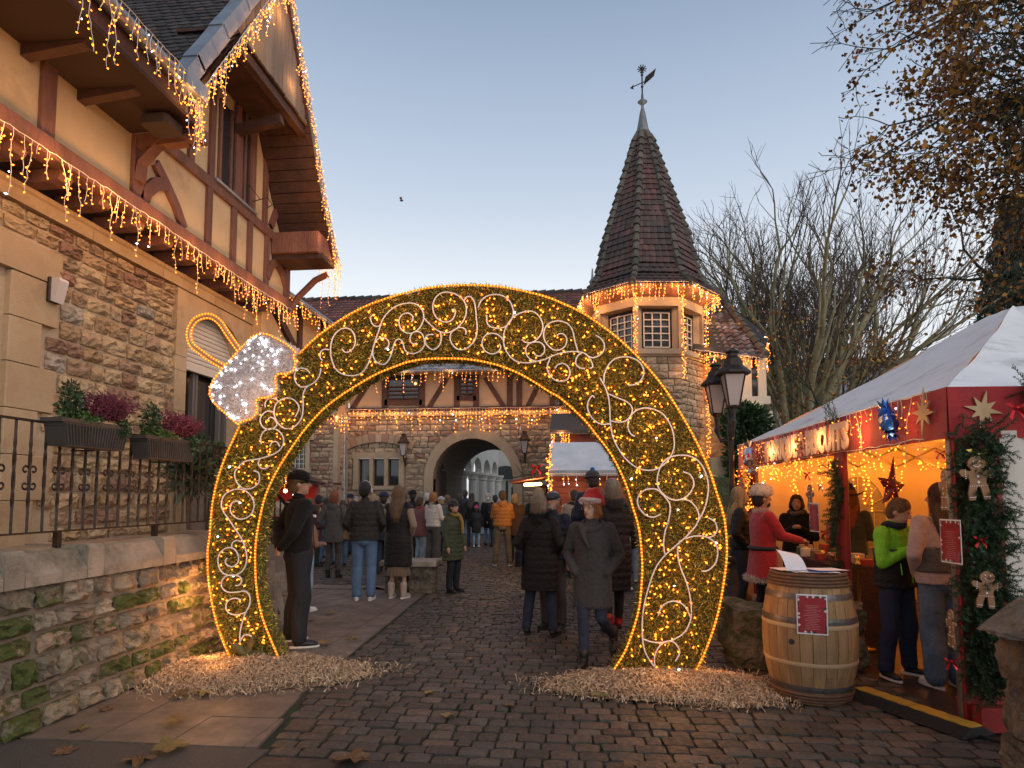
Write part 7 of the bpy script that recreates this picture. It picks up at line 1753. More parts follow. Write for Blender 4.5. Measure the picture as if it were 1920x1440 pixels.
# one big leaf stuck to the left leg of the arch
p = A_(468,1229)+V(0,-.05,0); bl = MB(); rs = random.Random(2); PL = []
for i in range(40):
    a_ = 2*pi*i/40; lb_r = .42+.58*abs(math.cos((a_-pi/2)*2.5))**1.5; lb_r *= (1-.12*(i%2)); lb_r *= .55 if math.sin(a_) < -.85 else 1; PL.append((lb_r*math.cos(a_)*.19, .03*math.sin(4*a_)-.02, lb_r*math.sin(a_)*.19))
bl.add([(0,-.03,0)]+PL, [(0,1+i,1+(i+1)%40) for i in range(40)]); bl.tube([(0,-.02,-.05),(.02,-.01,-.2)], .004, 4); me_ = bl.mesh('plane_leaf', mat('leaf_olive',(.075,.075,.03),(.05,.05,.02),ns=20,rough=.6,bump=.5,bs=40))
o = put(me_, 'plane_leaf', None, Matrix.Translation(p+V(.02,-.03,.02)) @ Matrix.Rotation(R(-12),4,'X') @ Matrix.Rotation(.25,4,'Y')); tag(o, 'big green-brown plane leaf leaning on the left foot of the arch', 'leaf')
# ivy and mossy boulder near the lamp
iv = thing('ivy', 'dark ivy climbing the wall behind the street lamp', 'ivy'); c = G(1388,805); leafcloud('leaves', (c.x,YR-.7,c.z), (.75,.25,.75), 2600, m_leafd, iv, .09, 100); leafcloud('leaves', (c.x-.4,YR-.7,c.z-1.2), (.25,.2,1.3), 900, m_leafd, iv, .09, 101)
q = on_z(1356,1010,0); rough_block('mossy_boulder', 'tall mossy stone standing just left of the lamp column', 'stone', on_y(1335,900,14).x, on_y(1372,900,14).x, 14, 14.6, 0, on_y(1350,893,14).z, mat('boulder_green',(.10,.12,.05),(.06,.065,.035),ns=4,rough=.9,bump=1,bs=15), 44, amp=.06)
# ============================================================ PEOPLE
PENDING = []
class Blob(MB):
    def ball(s, c, r, M=None): return s.ell(c, r, 12, 8, M)
    def chain(s, pts, rr, sub=1, puff=0, pitch=.075):
        P = [Vector(p) for p in pts]; Q, Rr = [], []
        for i in range(len(P)-1):
            n = max(1, int((P[i+1]-P[i]).length/(.018 if puff else .06)))
            for j in range(n): t = j/n; Q.append(P[i].lerp(P[i+1], t)); Rr.append(rr[i]*(1-t)+rr[i+1]*t)
        Q.append(P[-1]); Rr.append(rr[-1])
        if puff:
            acc = 0
            for i in range(len(Q)):
                if i: acc += (Q[i]-Q[i-1]).length
                Rr[i] *= 1 - puff + puff*1.3*abs(math.sin(pi*acc/pitch))
        s.tube(Q, Rr, 12); s.ball(Q[0], Rr[0]); s.ball(Q[-1], Rr[-1])
        for i in range(1, len(P)-1): s.ball(P[i], rr[i]*.99)
        return s
    def loft(s, rings, n=22, puff=0, pitch=.085, z0=0):
        """rings: (z, rx, ry, x, y)"""
        R2 = []
        for a, c in zip(rings[:-1], rings[1:]):
            k = max(1, int(abs(c[0]-a[0])/(.014 if puff else .05)))
            for j in range(k): t = j/k; t2 = t*t*(3-2*t)*.4+t*.6; R2.append([a[q]*(1-t2)+c[q]*t2 if q else a[0]*(1-t)+c[0]*t for q in range(5)])
        R2.append(list(rings[-1])); vs = []
        for z, rx, ry, x, y in R2:
            m = 1 - puff + puff*1.3*abs(math.sin(pi*(z-z0)/pitch)) if puff else 1
            for k in range(n):
                t = 2*pi*k/n; ct, st_ = math.cos(t), math.sin(t); e = .86
                vs.append((x+rx*m*math.copysign(abs(ct)**e, ct), y+ry*m*math.copysign(abs(st_)**e, st_), z))
        N = len(R2); fs = [(i*n+k, i*n+(k+1)%n, (i+1)*n+(k+1)%n, (i+1)*n+k) for i in range(N-1) for k in range(n)]
        fs += [tuple(range(n-1,-1,-1)), tuple((N-1)*n+k for k in range(n))]
        return s.add(vs, fs)
    def soft(s, name, m, parent, vox=.014, sm=2):
        o = s.build(name, m, parent, smooth=True); r = o.modifiers.new('r', 'REMESH'); r.mode = 'VOXEL'; r.voxel_size = vox; r.use_smooth_shade = True
        if sm: q = o.modifiers.new('s', 'SMOOTH'); q.iterations = sm; q.factor = .5
        PENDING.append(o); return o
SKIN = {'fair': (.46,.27,.19), 'pale': (.52,.33,.25), 'tan': (.36,.20,.13)}
def skin(k): return mat('skin_'+k, SKIN[k], tuple(c*.88 for c in SKIN[k]), ns=14, rough=.5, bump=.1, bs=80)
def fab(name, c, kind='wool', c2=None):
    c2 = c2 or tuple(x*.78 for x in c)
    if kind == 'wool': return mat('wool_'+name, c, c2, ns=40, rough=.95, bump=1.1, bs=22, sheen=.06, spec=.2)
    if kind == 'puffer': return mat('puffer_'+name, c, tuple(x*.85 for x in c), ns=9, rough=.55, bump=1.2, bs=26, spec=.3)
    if kind == 'denim': return mat('denim_'+name, c, tuple(x*.7 for x in c), ns=9, rough=.85, bump=1.3, bs=16, stretch=(1,1,.6))
    if kind == 'leather': return mat('leather_'+name, c, c2, ns=20, rough=.42, bump=.5, bs=40)
    if kind == 'knit': return mat('knit_'+name, c, c2, ns=60, rough=.95, bump=1.4, bs=70, stretch=(1,1,3), sheen=.2)
    if kind == 'tweed': return mat('tweed_'+name, c, c2, ns=130, rough=.95, bump=.8, bs=30, detail=1)
    return mat('cloth_'+name, c, c2, ns=12, rough=.8, bump=1.0, bs=20)
def hairm(k):
    c = {'blonde': (.42,.29,.15), 'ash': (.30,.24,.17), 'red': (.26,.075,.025), 'ginger': (.36,.14,.045), 'brown': (.075,.036,.018), 'dbrown': (.04,.02,.012), 'black': (.012,.010,.010), 'grey': (.34,.32,.30), 'white': (.55,.52,.48), 'lightbrown': (.17,.095,.045)}[k]
    return mat('hair_'+k, c, tuple(x*.55 for x in c), ns=30, rough=.5, bump=.7, bs=50, stretch=(4,4,.6), rnd=.3)
def fur_ring(name, center, rad, thick, n, L, m, parent, M=None, arc=(0,2*pi), seed=0, tilt=0):
    rr = np.random.default_rng(seed); a = rr.uniform(arc[0],arc[1],n); c = np.array(list(center)); rd = np.stack([np.cos(a),np.sin(a),np.sin(a)*tilt],1); q = rr.normal(size=(n,3)); q /= np.linalg.norm(q,axis=1)[:,None]
    P = c + rd*np.array([rad[0],rad[1],1 if tilt else 0]) + q*thick*.6; P[:,2] = c[2] + q[:,2]*thick*.6 + np.sin(a)*tilt*rad[1]; d = q+rr.normal(size=(n,3))*.4; d /= np.linalg.norm(d,axis=1)[:,None]; s = np.cross(d, rr.normal(size=(n,3))); s /= np.linalg.norm(s,axis=1)[:,None]; l = L*rr.uniform(.6,1.2,(n,1)); w = .0022
    Vv = np.stack([P-s*w,P+s*w,P+d*l+s*w*.3,P+d*l-s*w*.3],1).reshape(-1,3)
    if M is not None: Vv = (np.array(M) @ np.c_[Vv, np.ones(len(Vv))].T).T[:,:3]
    o = np_obj(name, Vv, np.arange(n)[:,None]*4+np.array([[0,1,2,3]]), m, parent); o['kind'] = 'stuff'; return o

ARMS = {'down': ((.245,.02,1.14),(.255,-.06,.90)), 'pockets': ((.285,.07,1.15),(.175,-.085,.975)), 'behind': ((.27,.13,1.17),(.05,.19,1.0)), 'front': ((.24,-.03,1.14),(.13,-.27,1.14)),
        'chest': ((.25,-.04,1.13),(.06,-.19,1.27)), 'phone': ((.23,-.06,1.14),(.09,-.22,1.33)), 'reach': ((.24,-.12,1.20),(.17,-.38,1.14)), 'cross': ((.24,-.04,1.14),(-.02,-.17,1.15))}
def person(label, foot, head_py, rz, arms='down', legs='stand', ht=0, tilt=0, H=None, near=False, face=False, hands=False,
           coat=None, hem=.80, cw=1.0, puff=0, flare=0.0, hood=None, collar=True, sleeves=None, pants=None, pw=.0, shoes=None, sole=None, boots=None, skirt=None,
           hair=None, style='short', hat=None, sk='fair', scarf=None, bag=None, extras=None, at_y=None, group=None, build=1.0, name='person', voff=0, slim=1.0):
    g = on_z(foot[0], foot[1], 0) if at_y is None else on_y(foot[0], foot[1], at_y)
    g.z = 0
    top = on_y(foot[0], head_py, g.y).z
    hs = {'beanie': .03, 'santa': .05, 'cap': .03, 'flat': .03, 'fur': .05, 'brim': .06, 'pom': .07, None: 0}.get(hat[0] if hat else None, .03)
    s = (H or (top - hs))/1.75; root = thing(name, label, 'person', group, loc=tuple(g), rz=R(rz))
    v1 = .012 if near else .019; vh = .009 if hands else v1
    S = lambda *p: Vector(p)*s
    def sc(l): return [tuple(q*s for q in r) for r in l]
    if legs == 'stand': LG = [((sg*.095,.0,.92),(sg*.10,-.02,.49),(sg*.105,.02,.085),sg*8) for sg in (1,-1)]
    elif legs == 'wide': LG = [((sg*.095,.0,.92),(sg*.14,-.02,.49),(sg*.175,.02,.085),sg*14) for sg in (1,-1)]
    elif legs == 'walk': LG = [((.09,.0,.92),(.085,-.06,.50),(.06,.30,.17),4),((-.09,0,.92),(-.10,-.12,.50),(-.085,-.20,.085),-3)]
    elif legs == 'step': LG = [((.09,.0,.92),(.10,.03,.49),(.11,.16,.09),6),((-.09,0,.92),(-.10,-.08,.50),(-.11,-.14,.085),-6)]
    else: LG = legs
    A_l = [ARMS[a] for a in (arms if isinstance(arms, (tuple, list)) and isinstance(arms[0], str) else (arms, arms))]
    arm = []
    for sg, (e, w) in zip((1,-1), A_l): arm.append((S(sg*.175*build,.01,1.425), S(sg*e[0]*build,e[1],e[2]), S(sg*w[0],w[1],w[2])))
    RH = Matrix.Translation(S(0,.01,1.50)) @ Matrix.Rotation(R(ht),4,'Z') @ Matrix.Rotation(R(tilt),4,'X') @ Matrix.Scale(1.06,4) @ Matrix.Translation(-S(0,.01,1.50))
    # --- body: one continuous surface
    b = Blob()
    b.loft(sc([(.86,.10,.08,0,0),(.95,.135,.09,0,.0),(1.08,.115,.08,0,.0),(1.28,.14,.095,0,.0),(1.40,.15,.08,0,.01),(1.46,.08,.06,0,.01)]))
    b.chain([S(0,.02,1.40), S(0,.005,1.56)], [.052*s,.048*s])
    b.ell(RH @ S(0,.012,1.655), tuple(q*s for q in (.074,.094,.098)), 16, 12, RH.to_3x3())
    b.ell(RH @ S(0,-.022,1.60), tuple(q*s for q in (.055,.064,.068)), 14, 10, RH.to_3x3())
    b.ell(RH @ S(0,-.052,1.555), tuple(q*s for q in (.028,.030,.024)), 10, 8, RH.to_3x3())
    b.chain([RH @ S(0,-.082,1.655), RH @ S(0,-.104,1.622)], [.009*s,.0135*s])
    for sg in (-1,1): b.ell(RH @ S(sg*.074,.012,1.63), tuple(q*s for q in (.012,.020,.030)), 8, 6, RH.to_3x3())
    for (h_, k_, a_, t_) in LG: b.chain([S(*h_), S(*k_)+S(0,.006,0), S(*a_)], [.06*s,.040*s,.030*s])
    for sg, (s0, e0_, w0) in zip((1,-1), arm):
        b.chain([s0, e0_, w0], [.045*s,.036*s,.026*s]); d = (w0-e0_).normalized(); pal = w0+d*.055*s
        if A_l[0 if sg == 1 else 1] is ARMS['pockets']: continue
        if hands:
            side_ = d.cross(Vector((0,0,1))); side_ = side_.normalized() if side_.length > .2 else Vector((sg,0,0)); dn = side_.cross(d).normalized()
            if dn.z > 0: dn = -dn
            b.chain([w0, pal], [.026*s,.034*s]); b.ball(pal+side_*.012*s, .028*s); b.ball(pal-side_*.012*s, .028*s)
            for i_, (o_, l_) in enumerate(((-.030,.058),(-.010,.070),(.011,.066),(.030,.052))):
                r0 = pal+side_*o_*s+d*.022*s; r1 = r0+(d*.75+dn*.35)*l_*.55*s; r2 = r1+(d*.25+dn*.9)*l_*.5*s; b.chain([r0,r1,r2],[.0105*s,.0095*s,.008*s])
            r0 = w0+d*.03*s-side_*sg*.03*s; r1 = r0+(d*.6-side_*sg*.7)*.035*s; b.chain([r0,r1,r1+(d*.8+dn*.3)*.03*s],[.0125*s,.0105*s,.009*s])
        else: b.chain([w0, pal, pal+d*.05*s+Vector((0,0,-.02))*s], [.027*s,.036*s,.022*s])
    b.soft('body', skin(sk), root, vh if hands else v1, 1)
    if face:
        m_e = mat('eye_white', (.6,.56,.54), rough=.3); m_i = mat('eye_dark', (.03,.022,.018), rough=.2); m_l = mat('lips', (.32,.10,.085), rough=.5); m_b = mat('brow', (.10,.055,.03), rough=.9)
        for sg in (-1,1):
            q = MB(); q.ell(RH @ S(sg*.030,-.072,1.648), tuple(k*s for k in (.0125,.008,.0065)), 10, 8, RH.to_3x3()); ey = q.build('eye', m_e, root, smooth=True)
            q = MB(); q.ell(RH @ S(sg*.030-.001,-.0782,1.648), tuple(k*s for k in (.0058,.004,.0058)), 8, 6, RH.to_3x3()); q.build('iris', m_i, ey)
            q = MB(); q.tube([RH @ S(sg*.016,-.084,1.664), RH @ S(sg*.032,-.083,1.670), RH @ S(sg*.048,-.073,1.664)], [.003*s,.0035*s,.002*s], 5); q.build('eyebrow', m_b, root)
        q = MB(); q.ell(RH @ S(0,-.084,1.588), tuple(k*s for k in (.022,.007,.0055)), 12, 6, RH.to_3x3()); q.build('lips', m_l, root, smooth=True)
        q = MB(); q.ell(RH @ S(0,-.085,1.5795), tuple(k*s for k in (.017,.007,.005)), 10, 6, RH.to_3x3()); q.build('lips', m_l, root, smooth=True)
    # --- trousers
    if pants is not None:
        b = Blob(); b.ell(S(0,.01,.93), tuple(q*s for q in (.165*build,.12,.13)), 16, 10); b.ell(S(0,.05,.90), tuple(q*s for q in (.15*build,.10,.10)))
        for (h_, k_, a_, t_) in LG:
            hh, kk, aa = S(*h_), S(*k_), S(*a_); m1, m2 = hh.lerp(kk,.5)+S(0,.008,0), kk.lerp(aa,.45)+S(0,.018,0)
            b.chain([hh, m1, kk, m2, aa+S(0,0,.01)], [(.098+pw*.3)*s*build,(.082+pw*.5)*s,(.064+pw)*s,(.060+pw*1.1)*s,(.048+pw*1.2)*s])
            for z_ in (.02,.05): b.ball(aa+S(0,0,z_), (.053+pw*1.2)*s)
        b.soft('trousers', pants, root, v1, 1)
    if skirt is not None:
        z0_, z1_, m_ = skirt; b = MB(); n = 44; vs = []
        for z, r in ((z0_,.20),(z1_,.15)):
            for k in range(n): t = 2*pi*k/n; q = r*(1+.05*(k%2)); vs.append(tuple(S(q*math.cos(t), q*.8*math.sin(t), z)))
        b.add(vs, [(k,(k+1)%n,n+(k+1)%n,n+k) for k in range(n)]); b.build('skirt', m_, root)
    # --- shoes
    m_sh = shoes or fab('black', (.012,.011,.011), 'leather')
    for (h_, k_, a_, t_) in LG:
        a = S(*a_); lift = a_[2]-.085; dr = Vector((math.sin(R(t_)), -math.cos(R(t_)), 0)); pit = -.5 if lift > .05 else 0; f = dr + Vector((0,0,pit)); f.normalize()
        b = Blob(); b.ell(a+S(0,0,-.035)-f*.01*s, tuple(q*s for q in (.042,.05,.05))); q_ = Matrix.Rotation(math.atan2(f.y,f.x)+pi/2,3,'Z') @ Matrix.Rotation(math.asin(max(-1,min(1,-f.z))),3,'X')
        b.ell(a+f*.07*s+S(0,0,-.045), tuple(q*s for q in (.045,.115,.036)), 14, 8, q_); b.ell(a+f*.13*s+S(0,0,-.052), tuple(q*s for q in (.044,.06,.028)), 12, 8, q_)
        if boots: b.chain([a+S(0,0,-.02), a+S(0,0,boots)], [.05*s,.058*s])
        so = b.soft('boot' if boots else 'shoe', m_sh, root, .011 if near else .015, 1)
        if True:
            b = MB(); pr = []
            for k in range(14): t = 2*pi*k/14; pr.append((.046*s*math.sin(t)*(1 if math.cos(t) > -.2 else .85), .148*s*math.cos(t)))
            sd2 = Vector((f.y,-f.x,0)).normalized(); b.prism(pr, sd2, f, a+f*.055*s+S(0,0,-.087), Vector((0,0,.022*s))); b.build('sole', sole or mat('sole_dark',(.02,.018,.018),rough=.7), so, recalc=True)
    # --- coat or jacket
    if coat is not None:
        b = Blob(); B = build*cw*(1.10 if cw > 1 else 1.06); arr = []
        hz_ = hem
        prof = []
        if hz_ < .8: prof.append((hz_, (.165+flare)*B, (.135+flare*.8), 0, .01))
        if hz_ < .93: prof.append((max(hz_,.90), (.175+flare*.3)*B, .142, 0, .015))
        else: prof.append((hz_, .165*B, .130, 0, .01))
        if hz_ < 1.02: prof.append((1.10, .158*B*slim, .128, 0, .005))
        prof += [(1.30,.178*B,.132,0,.005),(1.40,.172*B,.112,0,.01),(1.455,.115*B,.085,0,.012),(1.49 if collar else 1.47,.072,.066,0,.01)]
        b.loft(sc(prof), puff=puff, pitch=.085*s if puff else .085)
        if collar: b.chain([S(0,.015,1.45), S(0,.012,1.50)], [.078*s,.070*s])
        if sleeves is None or sleeves == 'same':
            for s0, e0_, w0 in arm: b.chain([s0*1.0+S(0,0,-.005), e0_, w0], [.076*s*min(B,1.1),.060*s,.046*s], puff=puff*1.1, pitch=.08*s)
        else:
            for s0, e0_, w0 in arm: b.ball(s0, .078*s)
        if hood: b.ell(S(0,.085,1.455), tuple(q*s for q in (.115,.065,.085))); b.ell(S(0,.045,1.50), tuple(q*s for q in (.10,.06,.055)))
        if voff: pass
        b.soft('coat', coat, root, v1, 2)
        if sleeves is not None and sleeves != 'same':
            for s0, e0_, w0 in arm: b = Blob(); b.chain([s0, e0_, w0], [.068*s,.056*s,.045*s], puff=.05, pitch=.05*s); b.soft('sleeve', sleeves, root, v1, 1)
        if near and not puff:
            b = MB(); b.tube([S(.004,-.143,1.38), S(.006,-.150,1.1), S(.0,-.165-flare*.6,max(hem,.5)+.02)], .004*s, 4); b.build('front_seam', coat, root)
    if hood == 'fur': 
        fm_ = mat('fur_grey', (.10,.085,.075), rough=.9, rnd=.5); fur_ring('fur_trim', S(0,.03,1.50), (.10*s,.085*s), .035*s, 2600, .035*s, fm_, root, seed=5, tilt=-.25)
    if hood == 'darkfur': fur_ring('fur_trim', S(0,.03,1.50), (.105*s,.09*s), .04*s, 2600, .03*s, mat('fur_black', (.012,.010,.010), rough=.9, rnd=.4), root, seed=6, tilt=-.2)
    # --- hair
    hb = None
    if hair:
        hm = hairm(hair); b = Blob(); R3 = RH.to_3x3()
        b.ell(RH @ S(0,.022,1.675), tuple(q*s for q in (.086,.096,.098)), 16, 12, R3); b.ell(RH @ S(0,.05,1.62), tuple(q*s for q in (.078,.068,.085)), 14, 10, R3)
        if style in ('bob','long'):
            for sg in (-1,1): b.chain([RH @ S(sg*.076,.012,1.66), RH @ S(sg*.088,.03,1.585 if style == 'bob' else 1.5)], [.024*s,.028*s])
            b.ell(RH @ S(0,.05,1.595), tuple(q*s for q in (.090,.062,.085)), 14, 10, R3)
        if style == 'long':
            b.chain([S(0,.075,1.56), S(0,.125,1.42), S(0,.145,1.28), S(0,.14,1.20)], [.075*s,.062*s,.055*s,.02*s])
            for sg in (-1,1): b.chain([S(sg*.06,.06,1.55), S(sg*.075,.105,1.42), S(sg*.06,.125,1.26)], [.05*s,.045*s,.02*s])
        hb = b.soft('hair', hm, root, .011 if near else .016, 1)
        rr = random.Random(hash(label) % 1000 if False else len(label)); nst = 340 if near else 110; q = MB(); wd = .0022*s if near else .0045*s
        for i in range(nst):
            ph = rr.uniform(-2.25, 2.25) if style != 'short' else rr.uniform(-2.5,2.5); front = abs(ph) > 1.9
            endz = {'short': rr.uniform(1.56,1.64), 'bob': rr.uniform(1.52,1.58), 'long': rr.uniform(1.18,1.34)}[style]
            if abs(ph) > 1.55: endz = max(endz, {'short':1.64,'bob':1.50,'long':1.36}[style])
            if style == 'short' and abs(ph) > 1.4: endz = 1.66
            pts = []; n = 7
            for j in range(n):
                t = j/(n-1); th2 = t*1.75
                if th2 < 1.5: x, y, z = .092*math.sin(th2)*math.sin(ph), .02+.103*math.sin(th2)*math.cos(ph), 1.672+.104*math.cos(th2)
                else: x, y, z = .094*math.sin(ph)*1.0, .025+.10*math.cos(ph), 1.66
                pts.append([x,y,z])
            pts = [p for p in pts if p[2] >= max(endz,1.62) or p is pts[0]]; L = [RH @ S(*p) for p in pts]
            if endz < 1.6:
                bx, by = pts[-1][0], pts[-1][1]; k2 = 4; jx, jy = rr.gauss(0,.012), rr.gauss(0,.012)
                for j in range(1,k2+1):
                    t = j/k2; z = pts[-1][2]*(1-t)+endz*t; back = max(0,math.cos(ph)); w_ = S(bx*(1-.2*t*(style=='long'))+jx*t, by+jy*t+ (.05*t*back if style=='long' else 0), z); L.append(RH @ w_ if style != 'long' or t < .3 else w_ if ht == 0 else (RH @ w_).lerp(w_, t))
            if len(L) < 2: continue
            vs = []
            for j, p in enumerate(L):
                d = (L[min(j+1,len(L)-1)]-L[max(j-1,0)]); sdv = d.cross(p-(RH @ S(0,.02,1.6))); sdv = sdv.normalized() if sdv.length > 1e-6 else Vector((1,0,0)); w_ = wd*(1-.6*j/len(L)); vs += [p-sdv*w_, p+sdv*w_]
            q.add(vs, [(2*j,2*j+1,2*j+3,2*j+2) for j in range(len(L)-1)])
        o = q.build('strands', hm, hb); o['kind'] = 'stuff'
    # --- hats
    def fin(b, nm, m, v=.011): return b.soft(nm, m, root, v if near else .015, 1)
    R3 = RH.to_3x3()
    if hat:
        k, m_ = hat[0], hat[1]
        if k in ('beanie','pom'):
            b = Blob(); b.ell(RH @ S(0,.018,1.712), tuple(q*s for q in (.099,.112,.084)), 18, 12, R3); o = fin(b, 'beanie', m_)
            b = MB(); b.tube([RH @ S(.096*math.cos(t*pi/10), .016+.108*math.sin(t*pi/10), 1.694+.012*math.sin(t*pi/10)) for t in range(20)], .020*s, 8, closed=True); b.build('cuff', m_, o, smooth=True)
            if k == 'pom': b = MB(); b.ell(RH @ S(0,.02,1.80), .036*s, 10, 8); b.build('pompom', hat[2], o, smooth=True)
        if k == 'cap':
            b = Blob(); b.ell(RH @ S(0,.016,1.700), tuple(q*s for q in (.098,.112,.084)), 18, 12, R3); o = fin(b, 'cap', m_)
            b = MB(); vs = []; n = 12
            for r_ in (0,1):
                for i in range(n+1): t = pi*i/n; vs.append(RH @ S(.074*math.cos(t)*(1-.1*r_), -.062-(.045+.055*math.sin(t))*r_*1.15, 1.672-.018*r_*1+.008*math.sin(t)*(1-r_)))
            vs += [v+S(0,0,.006) for v in vs]; M2 = 2*(n+1); fs = []
            for i in range(n): fs += [(i,i+1,n+2+i,n+1+i),(M2+i,M2+n+1+i,M2+n+2+i,M2+i+1),(n+1+i,n+2+i,M2+n+2+i,M2+n+1+i)]
            b.add(vs, fs); b.build('visor', m_, o, smooth=True)
        if k == 'flat':
            b = Blob(); b.ell(RH @ S(0,-.005,1.70), tuple(q*s for q in (.100,.125,.055)), 18, 10, R3); b.ell(RH @ S(0,-.10,1.678), tuple(q*s for q in (.07,.045,.014)), 14, 8, R3); fin(b, 'flat_cap', m_)
        if k == 'santa':
            b = Blob(); b.ell(RH @ S(0,.015,1.725), tuple(q*s for q in (.096,.108,.08)), 18, 12, R3); b.chain([RH @ S(.0,.02,1.775), RH @ S(.045,.03,1.80), RH @ S(.095,.04,1.75), RH @ S(.12,.05,1.68)], [.075*s,.055*s,.038*s,.022*s]); o = fin(b, 'santa_hat', m_)
            b = Blob(); L = [RH @ S(.098*math.cos(t*pi/10), .012+.110*math.sin(t*pi/10), 1.712+.022*math.sin(t*pi/10)*-1) for t in range(20)]; b.tube(L, .026*s, 9, closed=True); o2 = fin(b, 'fur_band', mat('fur_white',(.62,.50,.48),rough=.95,bump=1.5,bs=60)); fur_ring('fur_strands', S(0,.012,1.712), (.1*s,.112*s), .034*s, 1500, .014*s, mat('fur_white2',(.64,.54,.52),rough=.95), o2, M=RH, seed=8)
        if k == 'fur':
            b = Blob(); b.ell(RH @ S(0,.01,1.715), tuple(q*s for q in (.114,.130,.088)), 18, 12, R3); o = fin(b, 'fur_hat', m_); rr = np.random.default_rng(3)
            for zz, rk in ((1.70,.105),(1.735,.10),(1.765,.08),(1.79,.04)): fur_ring('fur_strands', S(0,.01,zz), (rk*s,rk*1.12*s), .03*s, 900, .02*s, mat('fur_cream',(.72,.60,.47),rough=.95,rnd=.15), o, M=RH, seed=int(zz*100))
        if k == 'brim':
            b = Blob(); b.chain([RH @ S(0,.015,1.70), RH @ S(0,.0,1.80)], [.092*s,.055*s]); n = 24; vs = []
            for z_, r_ in ((0,.09),(0,.19)):
                for i in range(n): t = 2*pi*i/n; vs.append(RH @ S(r_*math.cos(t)*(1.0), .01+r_*math.sin(t)*.9, 1.685+(.055*abs(math.cos(t))**2 if r_ > .1 else 0)))
            vs += [v+S(0,0,.014) for v in vs]; fs = []
            for i in range(n): j = (i+1)%n; fs += [(i,n+i,n+j,j),(2*n+i,2*n+j,3*n+j,3*n+i),(n+i,3*n+i,3*n+j,n+j),(i,j,2*n+j,2*n+i)]
            b.add(vs, fs); b.soft('hat', m_, root, .009, 1)
    if scarf is not None:
        b = Blob(); L = [S(.085*math.cos(t*pi/8), .0+.085*math.sin(t*pi/8), 1.50+.012*math.sin(t)) for t in range(16)]; b.tube(L, .036*s, 9, closed=True)
        if isinstance(scarf, tuple): m_sc, hang = scarf; 
        else: m_sc, hang = scarf, 0
        if hang: b.chain([S(.05,-.10,1.49), S(.06,-.165,1.36), S(.055,-.18,1.49-hang)], [.036*s,.034*s,.03*s])
        b.soft('scarf', m_sc, root, .013, 1)
    if bag is not None:
        m_b, sg = bag; b = MB(); b.bbox(sg*.24*s-.03,sg*.24*s+.03,-.03,.19,.86*s,1.06*s,.015); bo = b.build('bag', m_b, root); b = MB(); b.tube([S(sg*.235,.06,1.06), S(sg*.12,.145,1.25), S(-sg*.10,.10,1.47), S(-sg*.14,-.02,1.46)], .009*s, 4); b.build('strap', m_b, bo)
    if extras: extras(root, S, RH, s, arm)
    return root
def bake_pending():
    dg = bpy.context.evaluated_depsgraph_get()
    new = [(o, bpy.data.meshes.new_from_object(o.evaluated_get(dg), preserve_all_data_layers=False, depsgraph=dg)) for o in PENDING]
    for o, me in new:
        m0 = o.data.materials[0]; o.modifiers.clear(); o.data = me
        if not me.materials: me.materials.append(m0)
        me.polygons.foreach_set('use_smooth', [True]*len(me.polygons))

BLK = fab('black', (.014,.013,.014)); BLKP = fab('black', (.013,.012,.013), 'puffer'); NAVYP = fab('navy', (.016,.022,.045), 'puffer'); NAVY = fab('navy', (.018,.022,.04))
JB = fab('blue', (.10,.18,.32), 'denim'); JD = fab('dark', (.022,.032,.06), 'denim'); JL = fab('light', (.24,.32,.42), 'denim'); JK = fab('black', (.016,.016,.020), 'denim'); GRYT = fab('grey', (.06,.055,.052), 'denim')
WSH = mat('shoe_white', (.62,.60,.60), rough=.5); WSO = mat('sole_white', (.6,.58,.56), rough=.6); BSH = fab('black', (.012,.011,.011), 'leather')
# --- front row
def ex_cap(root, S, RH, s, arm):
    b = MB(); b.box(*[q*s for q in (.10,.17)], *[q*s for q in (.02,.09)], 1.452*s, 1.462*s); b.build('shoulder_patch', m_icing, root)
    b = MB(); 
    for k in range(4): b.beam(S(-.12+.028*k,-.135,1.30), S(-.10+.028*k,-.138,1.325), .012*s, .004)
    b.build('chest_badge', m_icing, root)
    b = MB(); b.tube([RH @ S(.089,-.03,1.70), RH @ S(.090,-.05,1.695), RH @ S(.080,-.07,1.712)], .003, 4); b.build('cap_mark', m_icing, root)
    b = MB(); b.tube([RH @ S(-.078,.01,1.65), RH @ S(-.078,-.08,1.65)], .003, 4); b.tube([RH @ S(.078,.01,1.65), RH @ S(.078,-.08,1.65)], .003, 4); b.build('glasses', m_iron, root)
person('big man in black cap and jacket, hands behind his back beside the arch', (556,1208), 884, 128, arms='behind', legs='wide', ht=-18, near=True, coat=fab('fleece',(.013,.012,.012)), hem=.94, build=1.22, pants=JK, pw=.022, shoes=BSH, sole=WSO, hair='lightbrown', hat=('cap', fab('cap',(.012,.012,.012))), extras=ex_cap)
